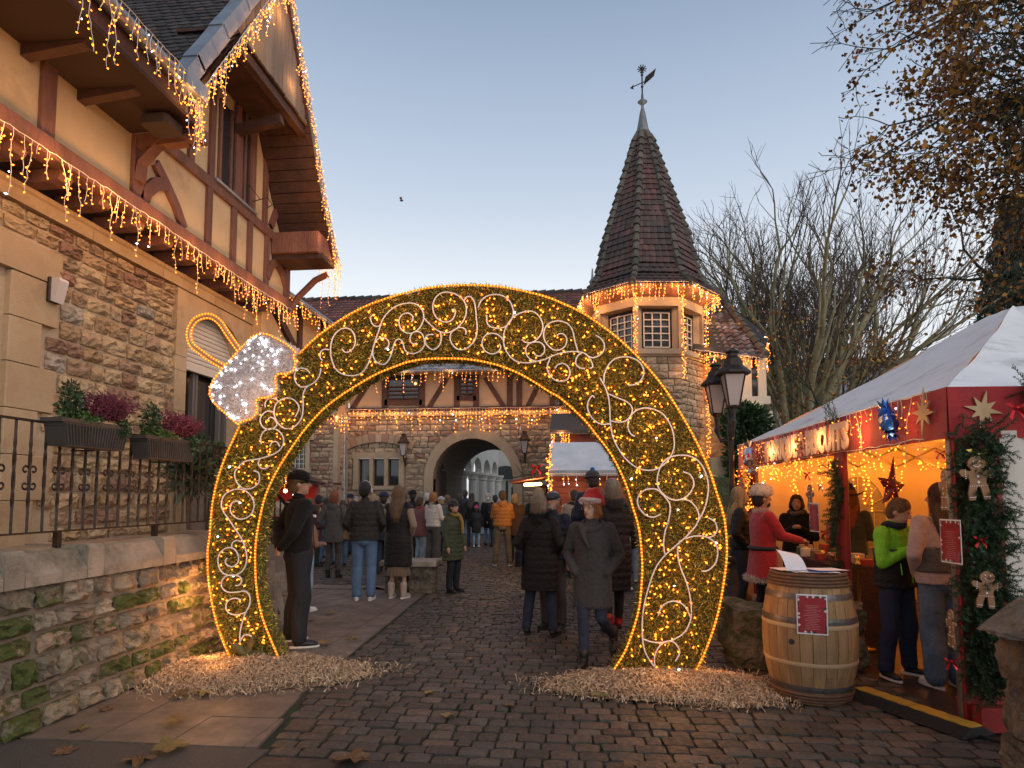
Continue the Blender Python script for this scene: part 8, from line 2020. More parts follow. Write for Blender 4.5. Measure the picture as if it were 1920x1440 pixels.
def ex_santa(root, S, RH, s, arm):
    m_g = mat('glasses_gold', (.5,.3,.12), rough=.3, metal=.8)
    for sg in (-1,1):
        b = MB(); b.tube([RH @ S(sg*.032+.021*math.cos(t*pi/7), -.090, 1.648+.018*math.sin(t*pi/7)) for t in range(14)], .0016, 4, closed=True); b.tube([RH @ S(sg*.053,-.088,1.652), RH @ S(sg*.078,0,1.65)], .0014, 3); b.build('glasses', m_g, root)
    for x in (-.06,.03):
        for z in (1.22,1.02): b = MB(); b.lathe([(.014,0),(.014,.006),(.004,.008)], 12, Matrix.Translation(S(x,-.142 if z > 1.1 else -.15,z)) @ Matrix.Rotation(R(90),4,'X')); b.build('button', m_dark, root)
    # wide turned-up collar
    b = Blob(); n = 20; L = [S(.115*math.cos(t*2*pi/n), .012+.10*math.sin(t*2*pi/n), 1.462+.045*math.sin(t*2*pi/n)) for t in range(n)]; b.tube(L, .036*s, 9, closed=True); b.chain([S(-.10,-.09,1.46), S(-.06,-.15,1.36), S(.0,-.16,1.24)], [.035*s,.030*s,.012*s]); b.soft('collar', fab('greycoat',(.058,.056,.060)), root, .012, 1)
person('woman in red Santa hat and grey wool coat walking towards the camera, hands in pockets', (1112,1246), 925, -14, arms='pockets', legs=[((.09,.0,.92),(.10,-.04,.50),(.15,.34,.24),10),((-.09,0,.92),(-.08,-.10,.50),(-.07,-.12,.085),-8)], ht=-24, tilt=3, near=True, face=True, coat=fab('greycoat',(.058,.056,.060)), hem=.60, flare=.025, cw=1.02, pants=JD, shoes=BSH, boots=.06, hair='ginger', style='bob', hat=('santa', mat('santa_red',(.42,.014,.016),rough=.9,bump=.6,bs=50,sheen=.3)), extras=ex_santa, sk='pale')
person('grey-blonde woman in long black quilted coat seen from behind', (1013,1190), 930, 165, arms='pockets', legs='wide', ht=-25, near=True, coat=BLKP, hem=.56, puff=.035, cw=1.22, flare=.02, hood='darkfur', pants=JD, pw=.008, shoes=BSH, boots=.05, hair='ash', style='bob', bag=(BLK,1))
def ex_old(root, S, RH, s, arm):
    q = Blob(); q.ell(RH @ S(0,-.062,1.565), tuple(k*s for k in (.045,.035,.035)), 12, 8, RH.to_3x3()); q.ell(RH @ S(0,-.088,1.603), tuple(k*s for k in (.03,.012,.010)), 10, 6, RH.to_3x3()); q.soft('beard', hairm('grey'), root, .009, 1)
person('old man with grey flat cap and beard in dark blue quilted jacket, facing the camera', (1037,1178), 921, -22, arms='down', near=True, face=True, coat=NAVYP, hem=.84, puff=.06, cw=1.15, pants=GRYT, pw=.02, shoes=BSH, boots=.03, hair='grey', hat=('flat', fab('capgrey',(.05,.055,.07),'tweed')), extras=ex_old)
person('woman in long black quilted coat with grey fur hood and red boots', (1150,1180), 902, 195, arms='front', legs='step', near=True, coat=BLKP, hem=.46, puff=.055, cw=1.18, hood='fur', pants=JK, shoes=fab('redboot',(.40,.012,.015),'leather'), boots=.08, hair='ash', style='bob', scarf=mat('fur_collar',(.06,.05,.045),rough=.95,bump=1.5,bs=40))
person('tall person in dark beanie with bright blue pompom in front of the chalet', (1112,1118), 881, 200, arms='front', coat=NAVYP, hem=.82, puff=.05, pants=JK, hair='dbrown', hat=('pom', fab('beanie_dark',(.03,.026,.028),'knit'), mat('pompom_blue',(.02,.16,.42),rough=.95,bump=1.5,bs=60)))
def ex_phones(root, S, RH, s, arm):
    m_h = mat('headphone_grey', (.40,.38,.37), rough=.4); b = MB(); b.tube([RH @ S(.094*math.cos(t*pi/12), .01, 1.66+.118*math.sin(t*pi/12)) for t in range(13)], .008, 6); b.build('headphones', m_h, root, smooth=True)
    for sg in (-1,1): b = MB(); b.ell(RH @ S(sg*.096,.008,1.635), (.02,.034,.042), 12, 8); b.build('ear_cup', m_h, root, smooth=True)
person('young man with grey headphones in black puffer jacket and blue jeans, seen from behind', (682,1125), 907, 188, arms='pockets', ht=-14, near=True, coat=fab('dpuff',(.022,.021,.020),'puffer'), hem=.90, puff=.045, cw=1.3, pants=JB, pw=.020, shoes=WSH, sole=WSO, hair='black', extras=ex_phones, legs='stand')
person('woman with long brown hair, black quilted long vest over beige knit sleeves, and pale boots', (746,1121), 914, 172, arms='pockets', near=True, coat=BLKP, hem=.50, puff=.02, cw=1.15, flare=.015, hood=True, sleeves=fab('beige',(.36,.27,.19),'knit'), skirt=(.36,.62,fab('taupe',(.16,.11,.07),'cloth')), shoes=fab('cream',(.42,.34,.27),'leather'), sole=WSO, boots=.13, hair='lightbrown', style='long')
person('woman with red hair in grey tweed coat, black trousers and ankle boots', (624,1083), 923, 184, arms='pockets', near=True, coat=fab('tweed',(.11,.105,.10),'tweed',(.02,.02,.02)), hem=.72, flare=.02, hood=True, pants=GRYT, shoes=BSH, boots=.08, hair='red', style='bob')
person('person in white trainers and light jeans mostly hidden behind the man in black', (570,1145), 955, 150, arms='front', coat=fab('plaid',(.25,.14,.10),'tweed'), hem=.85, pants=JL, pw=.01, shoes=WSH, sole=WSO, hair='brown', style='bob')
person('woman in olive green parka, black beanie and mustard scarf facing right', (850,1110), 938, 62, arms='down', near=True, face=True, coat=fab('olive',(.055,.062,.030),'puffer'), hem=.62, puff=.055, cw=1.25, flare=.03, hood='fur', pants=JK, pw=.01, shoes=BSH, boots=.12, hair='brown', hat=('beanie', fab('beanie_black',(.012,.012,.013),'knit')), scarf=(fab('mustard',(.45,.24,.03),'knit'),.34))
person('woman in white puffer jacket with dark fur collar and wide grey trousers', (812,1060), 925, 150, arms='front', ht=20, coat=fab('white',(.55,.50,.46),'puffer'), hem=.93, puff=.06, cw=1.15, hood='darkfur', pants=GRYT, pw=.035, hair='ginger', style='bob')
person('man in orange-brown puffer jacket and khaki trousers, back turned, near the chalet', (942,1060), 922, 188, arms='front', legs='wide', coat=fab('orange',(.30,.115,.025),'puffer'), hem=.92, puff=.08, cw=1.25, hood=True, pants=fab('khaki',(.13,.10,.06),'denim'), pw=.015, shoes=fab('taupe',(.2,.14,.1),'leather'), sole=WSO, hair='brown', scarf=fab('pinkhood',(.45,.25,.2)), at_y=None)
person('person in dark brown coat just right of the orange puffer jacket', (966,1056), 928, 175, arms='down', coat=fab('brown',(.08,.035,.018),'puffer'), hem=.70, cw=1.1, pants=JK, pw=.02, hair='blonde', style='bob')
person('man in navy jacket and light jeans near the passage', (872,1020), 921, 180, coat=NAVYP, hem=.85, cw=1.15, puff=.04, pants=JL, pw=.02, hair='dbrown')
person('child in bright pink bobble hat and black coat holding a hand', (893,1026), 946, 185, coat=BLKP, hem=.62, cw=1.1, pants=JL, hair='brown', hat=('pom', fab('pink',(.6,.03,.16),'knit'), fab('pink',(.6,.03,.16),'knit')), shoes=WSH)
person('person in black jacket beside the pink-hatted child', (884,1024), 926, 170, coat=BLK, hem=.85, pants=JD, hair='dbrown', style='long')
person('person with cream scarf hood and dark coat near the passage', (915,1022), 926, 160, coat=BLK, hem=.60, pants=JB, hair='white', hat=('beanie', fab('creamhood',(.42,.36,.28),'knit')), scarf=(fab('cream',(.42,.36,.28),'knit'),.3))
person('dark-coated person behind the cream scarf', (928,1024), 930, 200, coat=BLKP, hem=.66, cw=1.15, pants=JK, hair='black')
# --- crowd on the left of the lane
CR = [((596,1046),930,175,'person in black hooded jacket at the left of the crowd',BLKP,'black','bob',None,JD),
 ((612,1058),934,150,'person in blue jacket behind the red-haired woman',fab('blue',(.03,.06,.15),'puffer'),'brown','short',('beanie',fab('beanie_navy',(.015,.018,.03),'knit')),JB),
 ((640,1062),940,190,'person with brown bag strap right of the red-haired woman',fab('tan',(.2,.12,.07),'wool'),'brown','bob',None,JB),
 ((594,1062),948,120,'short woman with brown hair near the red stall',fab('plum',(.10,.03,.04),'wool'),'brown','bob',None,JK),
 ((655,1040),926,20,'man in dark cap facing the camera in front of the windows',BLK,'dbrown','short',('cap',fab('capnavy',(.02,.025,.05))),JD),
 ((666,1038),933,10,'man in grey jacket facing the camera in front of the windows',fab('grey',(.09,.085,.08),'wool'),'grey','short',None,JD),
 ((718,1075),924,185,'person in blue hooded jacket between the headphones man and the long vest',NAVYP,'dbrown','short',('beanie',fab('hoodnavy',(.02,.03,.06))),JD),
 ((722,1070),938,170,'grey-haired woman with shoulder bag between the two black jackets',NAVY,'grey','bob',None,JK),
 ((772,1050),920,200,'tall person in black coat left of the white-haired head',BLK,'black','short',('beanie',fab('hoodblack',(.012,.012,.014))),JK),
 ((788,1056),934,160,'woman with brown hair and pink flowered jacket in the crowd',fab('rose',(.20,.08,.08),'tweed'),'brown','bob',None,JL),
 ((800,1038),926,185,'white-haired man in dark coat beside the bench',BLK,'white','short',None,JD),
 ((826,1042),932,170,'person in white knitted hat right of the white puffer jacket',fab('teal',(.05,.08,.09),'puffer'),'blonde','short',('beanie',fab('whiteknit',(.5,.46,.44),'knit')),JD),
 ((838,1040),930,200,'woman with curly light brown hair and fur hood behind the green parka',fab('camel',(.25,.16,.09),'wool'),'lightbrown','bob',None,JK),
 ((860,1026),928,190,'person with dark hair behind the green parka',BLK,'dbrown','bob',None,JB),
 ((738,1040),926,190,'bearded man in dark coat far back in the crowd',fab('dgreen',(.03,.04,.03),'wool'),'dbrown','short',None,JK),
 ((700,1030),928,185,'woman in maroon coat far back in the crowd',fab('maroon',(.12,.02,.03),'wool'),'blonde','bob',None,JD),
 ((582,1036),936,160,'person in grey coat beside the red stall',fab('lgrey',(.2,.19,.18),'wool'),'lightbrown','bob',None,JK),
 ((758,1032),930,175,'person in green jacket far back by the windows',fab('green',(.03,.09,.05),'puffer'),'brown','short',None,JD)]
for ft, hp, rz, lab, ct, hr_, stl, ht_, pn in CR: person(lab, ft, hp, rz+random.uniform(-30,30), ht=random.uniform(-30,30), legs=random.choice(['stand','wide','step']), coat=ct, hem=.72, cw=1.15, pants=pn, hair=hr_, style=stl, hat=ht_, arms=random.choice([('down','phone'),'pockets','front','down',('pockets','front')]), pw=.01, flare=random.choice([0,.03]), bag=(random.choice([BLK,fab('bagtan',(.2,.11,.05),'leather')]), random.choice([-1,1])) if random.random() < .45 else None, scarf=fab(*random.choice([('sc_grey',(.2,.2,.21),'knit'),('sc_red',(.3,.04,.04),'knit'),('sc_cream',(.4,.34,.26),'knit')])) if random.random() < .4 else None)
# --- right of the front group
person('blonde woman in dark coat behind the flat-capped man', (1010,1090), 918, 195, coat=BLK, hem=.7, cw=1.1, pants=JK, hair='blonde', style='bob')
person('person with brown hair behind the blonde head, near the chalet', (1020,1060), 913, 170, coat=BLK, hem=.8, pants=JK, hair='dbrown', style='short')
person('man in black and beige jacket with short grey hair in front of the chalet', (1077,1082), 921, 190, coat=fab('beige',(.33,.25,.18),'puffer'), hem=.86, puff=.05, cw=1.25, pants=JK, hair='brown', arms='front', scarf=fab('dgrey',(.03,.03,.03)))
person('person in dark blue coat behind the Santa-hat woman', (1098,1100), 925, 185, coat=NAVY, hem=.8, cw=1.2, pants=JB, hair='dbrown')
person('person in light jeans and dark top by the inner edge of the arch', (1183,1092), 948, 170, coat=BLK, hem=.78, pants=JL, pw=.005, shoes=WSH, hair='brown', style='long', arms='phone')
person('woman with pale coat looking at her phone beside the right leg of the arch', (1167,1108), 935, 150, coat=fab('pale',(.4,.36,.33),'wool'), hem=.85, pants=GRYT, shoes=WSH, hair='brown', style='bob', arms='phone')
person('vendor with red hair and cream apron inside the chalet hatch', (1046,1055), 930, 10, coat=fab('apron',(.5,.42,.32),'cloth'), hem=.85, pants=JK, hair='red', style='long', face=True, arms='front', H=1.62)
# --- by and in the tent
def ex_jacket(root, S, RH, s, arm):
    for sg, (s0, e0_, w0) in zip((1,-1), arm):
        if sg < 0: continue
        for t in (.35,.75): q = s0.lerp(e0_, t)+Vector((.062*s,-.02,0)); b = MB(); b.ell(q, (.012,.032*s,.036*s), 12, 8); b.build('sleeve_patch', m_icing, root)
person('blonde woman in black bomber jacket with white sleeve patches by the tent', (1394,1158), 917, 75, arms='pockets', ht=20, near=True, face=True, coat=fab('bomber',(.014,.014,.017),'puffer'), hem=.93, puff=.03, cw=1.1, pants=JD, hair='blonde', style='long', sk='pale', extras=ex_jacket)
def ex_smo(root, S, RH, s, arm):
    q = MB(); q.tube([S(.212*math.cos(t*pi/12), .01+.150*math.sin(t*pi/12), 1.04) for t in range(24)], .026*s, 4, closed=True); q.build('belt', m_dark, root)
    fur_ring('fur_trim', S(0,.01,1.50), (.09*s,.08*s), .03*s, 1200, .03*s, mat('fur_cream',(.72,.60,.47),rough=.95,rnd=.15), root, seed=12); fur_ring('fur_trim', S(0,.01,.67), (.245*s,.19*s), .045*s, 2600, .03*s, mat('fur_cream',(.58,.47,.36),rough=.95,rnd=.2), root, seed=11)
    q = Blob(); q.ell(RH @ S(0,-.058,1.57), tuple(k*s for k in (.048,.038,.040)), 12, 8, RH.to_3x3()); q.soft('beard', hairm('dbrown'), root, .009, 1)
    for sg in (1,): w = arm[0][2]; q = MB(); q.box(-.12,.12,-.50,-.30,1.11*s,1.125*s); q.box(-.05,.05,-.48,-.38,1.125*s,1.15*s); q.build('tray', mat('tray_tan',(.45,.3,.15),rough=.6), root)
    for (s0,e0_,w0) in arm: q = Blob(); q.chain([w0.lerp(e0_,.15), w0], [.045*s,.040*s]); q.soft('glove_cuff', BLK, root, .012, 1)
    q = MB(); q.tube([RH @ S(.078,.01,1.65), RH @ S(.055,-.085,1.65)], .003, 4); q.tube([RH @ S(.036+.019*math.cos(t*pi/6),-.088,1.645+.017*math.sin(t*pi/6)) for t in range(12)], .0018, 4, closed=True); q.build('glasses', m_iron, root)
person('bearded man in red Santa coat and cream fur hat holding a tray', (1436,1188), 911, 100, arms='reach', near=True, face=True, hands=True, coat=mat('santa_coat',(.42,.014,.018),rough=.85,bump=1.1,bs=14,sheen=.3), hem=.68, flare=.05, cw=1.12, pants=JK, hair='dbrown', hat=('fur', mat('fur_base',(.68,.56,.43),rough=.95)), extras=ex_smo)
person('woman in black fur coat with scarf standing inside behind the middle post', (1500,1148), 931, -20, arms='chest', near=True, face=True, coat=BLK, hem=.6, cw=1.2, hood='darkfur', pants=JK, hair='dbrown', style='bob', scarf=fab('greyscarf',(.14,.11,.09),'knit'))
person('woman in brown pirate hat with long dark red hair and green velvet jacket', (1603,1165), 913, 140, arms='front', ht=15, near=True, coat=mat('velvet_green',(.018,.032,.020),rough=.6,bump=1,bs=20,sheen=.5), hem=.90, cw=1.1, pants=None, skirt=(.1,.92,mat('olive_skirt',(.06,.055,.02),(.03,.03,.012),ns=6,rough=.8,bump=.8,bs=12)), hair='red', style='long', hat=('brim', mat('felt_brown',(.045,.030,.018),rough=.9,bump=.5,bs=50)))
def ex_boy(root, S, RH, s, arm):
    m_lime = mat('zip_lime',(.30,.75,.04),rough=.4)
    b = MB(); b.tube([S(.0,-.14,1.42), S(.01,-.158,1.2), S(.02,-.158,.94)], .006*s, 4); b.build('zip', m_lime, root)
    b = MB(); b.tube([S(-.12,-.135,1.13), S(-.11,-.140,1.02)], .006*s, 4); b.build('pocket_zip', m_lime, root)
    b = Blob(); b.loft([tuple(q*s for q in r) for r in [(.885,.224,.158,0,.014),(1.0,.218,.158,0,.012),(1.10,.212,.154,0,.008),(1.20,.222,.158,0,.005)]], puff=.03, pitch=.085*s); b.soft('lower_panel', BLKP, root, .010, 1)
    b = Blob(); b.loft([tuple(q*s for q in r) for r in [(1.18,.226,.158,0,.005),(1.22,.228,.160,0,.005),(1.27,.230,.160,0,.003)]], puff=.0); b.soft('grey_panel', fab('panelgrey',(.07,.07,.075),'puffer'), root, .010, 1)
    for sg in (1,-1):
        b = MB(); b.add([S(sg*.178,-.03,.90), S(sg*.188,.05,.90), S(sg*.15,.04,.5), S(sg*.150,-.03,.5), S(sg*.145,.05,.12), S(sg*.147,-.02,.12)], [(0,1,2,3),(3,2,4,5)]); b.build('trouser_stripe', mat('stripe_aqua',(.22,.42,.42),rough=.7), root)
person('boy in lime green and black puffer jacket looking down at his hand', (1688,1268), 938, 30, arms=('down','chest'), ht=14, tilt=24, legs='wide', near=True, face=True, hands=True, coat=fab('lime',(.22,.62,.03),'puffer'), hem=.90, puff=.055, cw=1.08, pants=fab('navyt',(.014,.020,.05),'cloth'), pw=.02, shoes=BSH, sole=WSO, hair='lightbrown', scarf=fab('snood',(.02,.028,.045)), sk='pale', extras=ex_boy)
def ex_lh(root, S, RH, s, arm):
    b = Blob(); b.loft([tuple(q*s for q in r) for r in [(1.00,.242,.152,0,.01),(1.10,.236,.150,0,.008),(1.22,.242,.152,0,.005)]]); b.soft('grey_panel', fab('softgrey',(.11,.10,.095),'cloth'), root, .011, 1)
    s0, e0_, w0 = arm[1]; b = Blob(); b.chain([s0.lerp(e0_,.35), e0_, e0_.lerp(w0,.5)], [.088*s,.074*s,.062*s]); b.soft('sleeve_panel', fab('softgrey',(.11,.10,.095),'cloth'), root, .011, 1)
person('woman with very long brown hair in pale pink and grey jacket and wide jeans', (1776,1288), 895, 186, arms='pockets', ht=25, near=True, H=1.68, coat=fab('palepink',(.48,.36,.34),'cloth'), hem=.90, cw=1.2, pants=fab('wash',(.12,.17,.25),'denim'), pw=.035, shoes=WSH, sole=WSO, hair='brown', style='long', extras=ex_lh)
person('woman with dark hair and pink sleeve behind the pirate hat', (1580,1152), 945, 30, arms='chest', coat=fab('pinktop',(.5,.22,.22),'cloth'), hem=.9, pants=JK, hair='dbrown', style='long')
bake_pending()
# ============================================================ TREES AND DISTANCE
def limb_mesh(name, segs, m, parent, sides=5):
    """segs: list of (p0, r0, p1, r1)"""
    A = np.array([s[0] for s in segs]); B = np.array([s[2] for s in segs]); ra_ = np.array([s[1] for s in segs]); rb_ = np.array([s[3] for s in segs])
    d = B-A; d /= np.linalg.norm(d,axis=1)[:,None]+1e-9; ref = np.where(np.abs(d[:,2:3])<.9, np.array([[0,0,1.]]), np.array([[1.,0,0]])); a = np.cross(d,ref); a /= np.linalg.norm(a,axis=1)[:,None]; c = np.cross(d,a)
    t = np.arange(sides)*2*pi/sides; off = a[:,None,:]*np.cos(t)[None,:,None]+c[:,None,:]*np.sin(t)[None,:,None]
    Vv = np.concatenate([A[:,None]+off*ra_[:,None,None], B[:,None]+off*rb_[:,None,None]],1).reshape(-1,3)
    k = np.arange(sides); F_ = np.stack([k,(k+1)%sides,sides+(k+1)%sides,sides+k],1); Ff = (np.arange(len(segs))[:,None,None]*2*sides+F_[None]).reshape(-1,4)
    return np_obj(name, Vv, Ff, m, parent, smooth=True)
def grow(rs, p, d, L, r, depth, out, curve=.12, upb=.08, fork=2, ratio=.72, tips=None, seg=5, ang=.45):
    p = np.array(p); d = np.array(d)/np.linalg.norm(d); n = seg; r0 = r; st = L/n
    for i in range(n):
        d = d + np.array([rs.gauss(0,curve),rs.gauss(0,curve),rs.gauss(0,curve)+upb]); d /= np.linalg.norm(d); q = p+d*st; r1 = r0*(1-.45/n*1.0); out.append((p,r0,q,r1)); p, r0 = q, r1
        if depth > 0 and i >= 1 and rs.random() < .75:
            s = np.array([rs.gauss(0,1),rs.gauss(0,1),rs.gauss(0,1)]); s -= d*s.dot(d); s /= np.linalg.norm(s); e = d*math.cos(ang*1.2)+s*math.sin(ang*1.2); grow(rs,p,e,L*ratio*rs.uniform(.6,.95),r0*.55,depth-1,out,curve*1.2,upb,fork,ratio,tips,max(3,seg-1),ang)
    if depth > 0:
        for k in range(fork):
            s = np.array([rs.gauss(0,1),rs.gauss(0,1),rs.gauss(0,1)]); s -= d*s.dot(d); s /= np.linalg.norm(s); e = d*math.cos(ang)+s*math.sin(ang); grow(rs,p,e,L*ratio*rs.uniform(.75,1.1),r0*.72,depth-1,out,curve*1.2,upb,fork,ratio,tips,max(3,seg-1),ang)
    elif tips is not None: tips.append((p,d))
m_plat = mat('plane_bark', (.30,.26,.15), (.18,.155,.085), ns=2, rough=.85, bump=.4, bs=12)
m_twigd = mat('twigs_brown', (.085,.06,.045), rough=.9)
m_bark = mat('dark_bark', (.05,.045,.03), (.03,.045,.02), ns=3, rough=.95, bump=1, bs=20)
def bare_tree(label, base, H, seed, limbs=8, spread=.45, trunk=.45, r0=.5, lean=None, depth=3, L0=.42, fx=None):
    rs = random.Random(seed); t_ = thing('plane_tree', label, 'tree'); b = np.array(base, float); tr = []; th_ = H*trunk*.5
    tr.append((b, r0*1.25, b+np.array([0,0,th_*.4]), r0)); tr.append((b+np.array([0,0,th_*.4]), r0, b+np.array([.1,0,th_]), r0*1.05)); limb_mesh('trunk', tr, m_plat, t_, 12)
    big, small, tips = [], [], []; top = b+np.array([.1,0,th_*.95]); segs = []
    for k in range(limbs):
        a = 2*pi*k/limbs+rs.uniform(-.3,.3); sp = spread*rs.uniform(.25,1.15); d = np.array([math.cos(a)*sp, math.sin(a)*sp*.8, 1.0]); grow(rs, top+np.array([math.cos(a)*r0*.6,math.sin(a)*r0*.6,rs.uniform(-.4,.3)]), d, H*L0, r0*.36, depth, segs, .07, .06, 2, .62, tips, 6, .38)
    segs_b = [s for s in segs if s[1] > .035]; segs_s = [s for s in segs if s[1] <= .035]
    limb_mesh('limbs', segs_b, m_plat, t_, 6)
    tw = []
    for p, d in tips:
        for k in range(2):
            s = np.array([rs.gauss(0,.6),rs.gauss(0,.6),rs.gauss(.2,.5)]); e = d+s*.8; e /= np.linalg.norm(e); m_ = p+e*H*.022; tw.append((p,.014,m_,.010)); e2 = e+np.array([rs.gauss(0,.3),rs.gauss(0,.3),.25]); e2 /= np.linalg.norm(e2); tw.append((m_,.010,m_+e2*H*.025,.005))
    o = limb_mesh('twigs', [(s[0],max(s[1],.012),s[2],max(s[3],.010)) for s in segs_s]+tw, m_twigd, t_, 3); o['kind'] = 'stuff'; return t_
g1 = on_y(1492,940,31); bare_tree('tall bare plane tree with many upright limbs behind the tent', (g1.x,31,0), 16.2, 3, limbs=14, spread=.9, trunk=.42, r0=.62, depth=3, L0=.37)
g2 = on_y(1440,940,38); bare_tree('slimmer bare plane tree behind the right wing roof', (g2.x,38,0), 16, 8, limbs=9, spread=.55, trunk=.35, r0=.4, depth=3, L0=.36)
g3 = on_y(1580,940,42); bare_tree('bare plane tree farther back above the tent canopy', (g3.x,42,0), 19, 12, limbs=10, spread=.5, trunk=.35, r0=.45, depth=3, L0=.36)
# autumn tree reaching in from the right
def leaves_obj(name, tips, n, m, parent, spread, size, seed):
    rr = np.random.default_rng(seed); T = np.array([t[0] for t in tips]); k = rr.integers(0,len(T),n); P = T[k] + rr.normal(size=(n,3))*spread*np.array([1,1,.8]); d = rr.normal(size=(n,3))+np.array([0,0,-.9]); d /= np.linalg.norm(d,axis=1)[:,None]; s = np.cross(d, rr.normal(size=(n,3))); s /= np.linalg.norm(s,axis=1)[:,None]; q = np.cross(d,s)
    l = size*rr.uniform(.6,1.3,(n,1)); w = l*.42
    Vv = np.stack([P, P+d*l*.45+s*w+q*l*.1, P+d*l, P+d*l*.45-s*w+q*l*.1],1).reshape(-1,3); Ff = np.arange(n)[:,None]*4+np.array([[0,1,2,3]]); o = np_obj(name, Vv, Ff, m, parent); o['kind'] = 'stuff'; return o
m_autl = mat('autumn_leaf', (.20,.075,.015), rough=.7, rnd=.5, ramp=[(.26,.11,.018),(.19,.07,.014),(.36,.19,.025),(.13,.05,.014),(.30,.14,.018),(.10,.045,.015)])
at = thing('autumn_tree', 'large dark tree with sparse rust coloured leaves overhanging from the right', 'tree'); rs = random.Random(21); segs, tips = [], []
tb0 = np.array([10.6, 9.5, 0.]); segs += [(tb0,.5,tb0+np.array([-.1,0,3.]),.40),(tb0+np.array([-.1,0,3.]),.40,tb0+np.array([-.3,.1,7.]),.33),(tb0+np.array([-.3,.1,7.]),.33,tb0+np.array([-.2,.1,11.]),.24)]
def towards(px,py,Y): q = on_y(px,py,Y); return np.array([q.x,q.y,q.z])
for (z, tx, r, L) in ((3.6,(1560,640,12),.14,.36),(5.5,(1680,470,9.8),.12,.42),(6.6,(1660,300,10),.13,.42),(7.8,(1680,180,9),.12,.42),(8.8,(1650,60,10),.14,.44),(9.8,(1640,-40,11),.13,.44),(10.4,(1740,-130,9),.13,.44),(8.2,(1700,120,9.5),.12,.44),(7.4,(1720,230,9.2),.12,.42),(9.2,(1790,40,9),.12,.42),(6.8,(1790,380,9),.11,.4),(8.6,(1870,180,8.6),.1,.4),(5.9,(1700,400,11),.11,.4),(9.0,(1820,100,8),.10,.40),(7,(1850,330,8),.10,.40),(5.2,(1790,560,11),.10,.36),(10.5,(1880,-150,9),.1,.4),(8,(1760,260,10),.1,.4)):
    s_ = tb0+np.array([-.25,.1,z]); e_ = towards(*tx); d = e_-s_; Ld = np.linalg.norm(d); d = d/Ld + np.array([0,0,.12]); grow(rs, s_, d, Ld*L*1.15, r, 4, segs, .11, -.006, 2, .64, tips, 5, .5)
limb_mesh('trunk', [s for s in segs if s[1] > .028], m_bark, at, 7); o = limb_mesh('twigs', [(s[0],max(.007,s[1]),s[2],max(.006,s[3])) for s in segs if s[1] <= .028], m_bark, at, 3); o['kind'] = 'stuff'
def inframe(p, mn): 
    v = _RM.transposed() @ (Vector(p)-Vector((0,0,CAMH))); return v.z < 0 and (CX + FPX*v.x/-v.z) > mn
up_t = [t for t in tips if t[0][2] > 5.0 and inframe(t[0],1590) and (not inframe(t[0],1830) or rs.random() < .30)]; lo_t = [t for t in tips if t[0][2] <= 5.6 and inframe(t[0],1520)]
leaves_obj('leaves', up_t, 20000, m_autl, at, .16, .080, 1); 
if lo_t: leaves_obj('leaves', lo_t, 1500, m_autl, at, .25, .07, 2)
# small russet tree between
rt = thing('russet_tree', 'small tree with rusty leaves behind the tent canopy', 'tree'); segs, tips = [], []; rs = random.Random(5); q = on_y(1640,900,22); grow(rs, np.array([q.x,22,0.]), np.array([0,0,1.]), 3.2, .12, 4, segs, .08, .05, 2, .68, tips, 5, .42); limb_mesh('trunk', segs, m_bark, rt, 4); leaves_obj('leaves', tips, 1500, m_autl, rt, .35, .10, 5)
# conifer at the right edge
cf_ = thing('conifer', 'dark drooping conifer at the far right above the tent', 'tree'); q = on_y(1925,900,34); cx_, cy2 = q.x, 34; b = MB(); b.tube([(cx_,cy2,0),(cx_,cy2,9),(cx_,cy2,17)], [.4,.3,.05], 8); b.build('trunk', m_bark, cf_)
rr = np.random.default_rng(8); n = 15000; t = rr.random(n)**.8; z = 4+t*12.5; rad = (1-t)*3.6+.4; a = np.round(rr.uniform(0,2*pi,n)*3)/3+rr.normal(0,.12,n); f = rr.random(n)**.6; lay = np.round(z/1.1)*1.1 - f*rad*.35 + rr.normal(0,.25,n); P = np.stack([cx_+rad*f*np.cos(a), cy2+rad*f*np.sin(a), lay],1)
d = np.stack([rr.normal(0,.25,n),rr.normal(0,.25,n),-np.ones(n)],1); s = np.stack([rr.normal(0,1,n),rr.normal(0,1,n),np.zeros(n)],1); s /= np.linalg.norm(s,axis=1)[:,None]; l = rr.uniform(.25,.6,(n,1)); w = rr.uniform(.03,.07,(n,1))
Vv = np.stack([P-s*w,P+s*w,P+d*l+s*w*.3,P+d*l-s*w*.3],1).reshape(-1,3); o = np_obj('foliage', Vv, np.arange(n)[:,None]*4+np.array([[0,1,2,3]]), mat('conifer_green',(.014,.030,.020),(.022,.045,.028),ns=1.5,rough=.8,rnd=.4), cf_); o['kind'] = 'stuff'
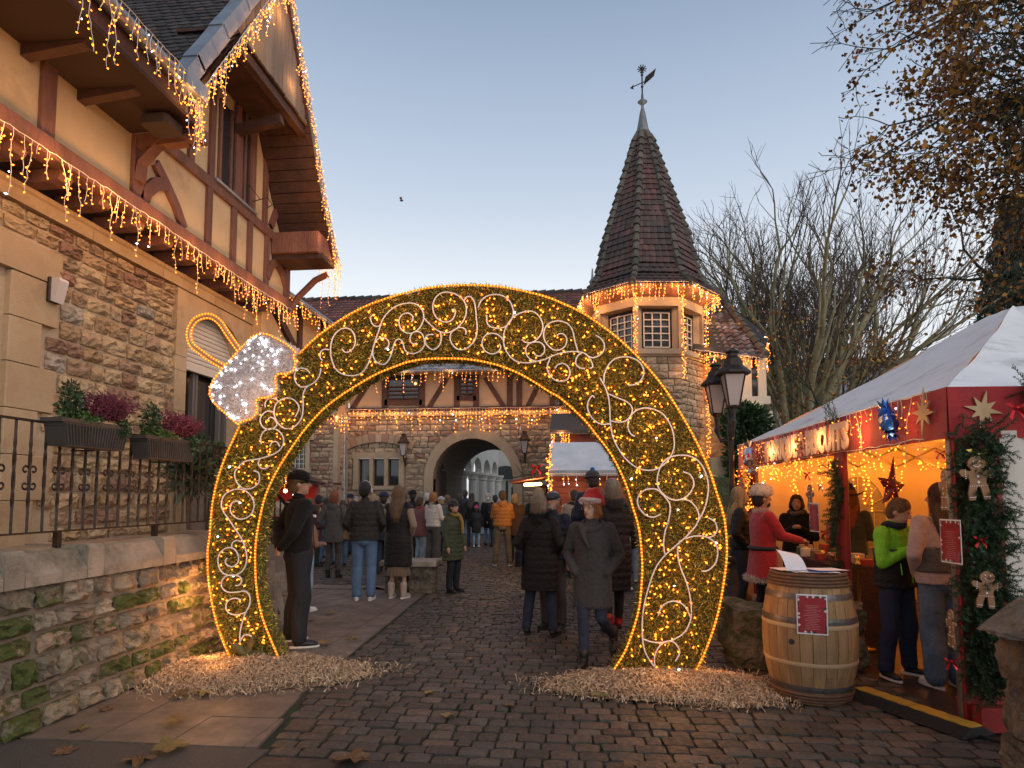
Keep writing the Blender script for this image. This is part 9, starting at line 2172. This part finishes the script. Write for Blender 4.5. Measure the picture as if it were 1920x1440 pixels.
# far house and hedge behind the trees
fh = thing('far_house', 'distant grey house with dark roof behind the bare trees', 'house'); HY = 58; f0, f1 = on_y(1450,780,HY), on_y(1720,780,HY); zt0, zt1 = on_y(1500,712,HY).z, on_y(1500,655,HY).z
m_fw = mat('far_wall', (.30,.30,.31), rough=.9); m_fr = mat('far_roof', (.055,.045,.042), (.04,.035,.032), ns=1, rough=.9)
b = MB(); b.box(f0.x,f1.x,HY,HY+8,0,zt0); b.build('wall', m_fw, fh); b = MB(); b.prism([(-.6,zt0),(8.6,zt0),(4,zt1)],(0,1,0),(0,0,1),(f0.x-.5,HY,0),(f1.x-f0.x+1,0,0)); b.build('roof', m_fr, fh, recalc=True)
for i in range(6):
    x = f0.x+1+i*(f1.x-f0.x-2)/5
    for z in (2.5,5.6): b = MB(); b.box(x-.45,x+.45,HY-.06,HY-.02,z,z+1.3); b.build('window', m_glass, fh)
b = MB(); b.box(f0.x-5,f0.x+.5,HY+6,HY+12,0,zt1+3.0); b.build('gable', m_fw, fh)
w2 = thing('far_white_house', 'pale house wall between the tree trunks', 'house'); q0, q1 = on_y(1650,700,48), on_y(1700,700,48); b = MB(); b.box(q0.x,q1.x+3,48,54,0,on_y(1660,690,48).z); b.build('wall', mat('far_white',(.5,.52,.55),rough=.9), w2); b = MB(); b.box(q0.x+.5,q0.x+1.2,47.94,47.98,3,4.4); b.build('window', m_glass, w2)
hd = thing('hedge', 'low dark hedge far behind the tent', 'hedge'); 
leafcloud('leaves', (on_y(1500,900,34).x+2,36,1.2), (11,1.0,1.6), 9000, m_leafd, hd, .22, 110)
bw = MB(); bw.box(G(1390,900).x-.5, 34, 27, 27.4, 0, 2.6); o = tag(bw.build('garden_wall', m_dress), 'stone garden wall behind the tent and lamp', 'wall')
# bird
bd2 = on_y(753,376,40); b = MB(); b.ell(bd2, (.12,.08,.06), 8, 6); b.add([bd2+V(-.05,0,.02),bd2+V(.05,0,.02),bd2+V(.0,.0,.28),bd2+V(-.18,0,.2)],[(0,1,2,3)]); tag(b.build('bird', m_twigd), 'small dark bird flying alone in the open sky', 'bird')
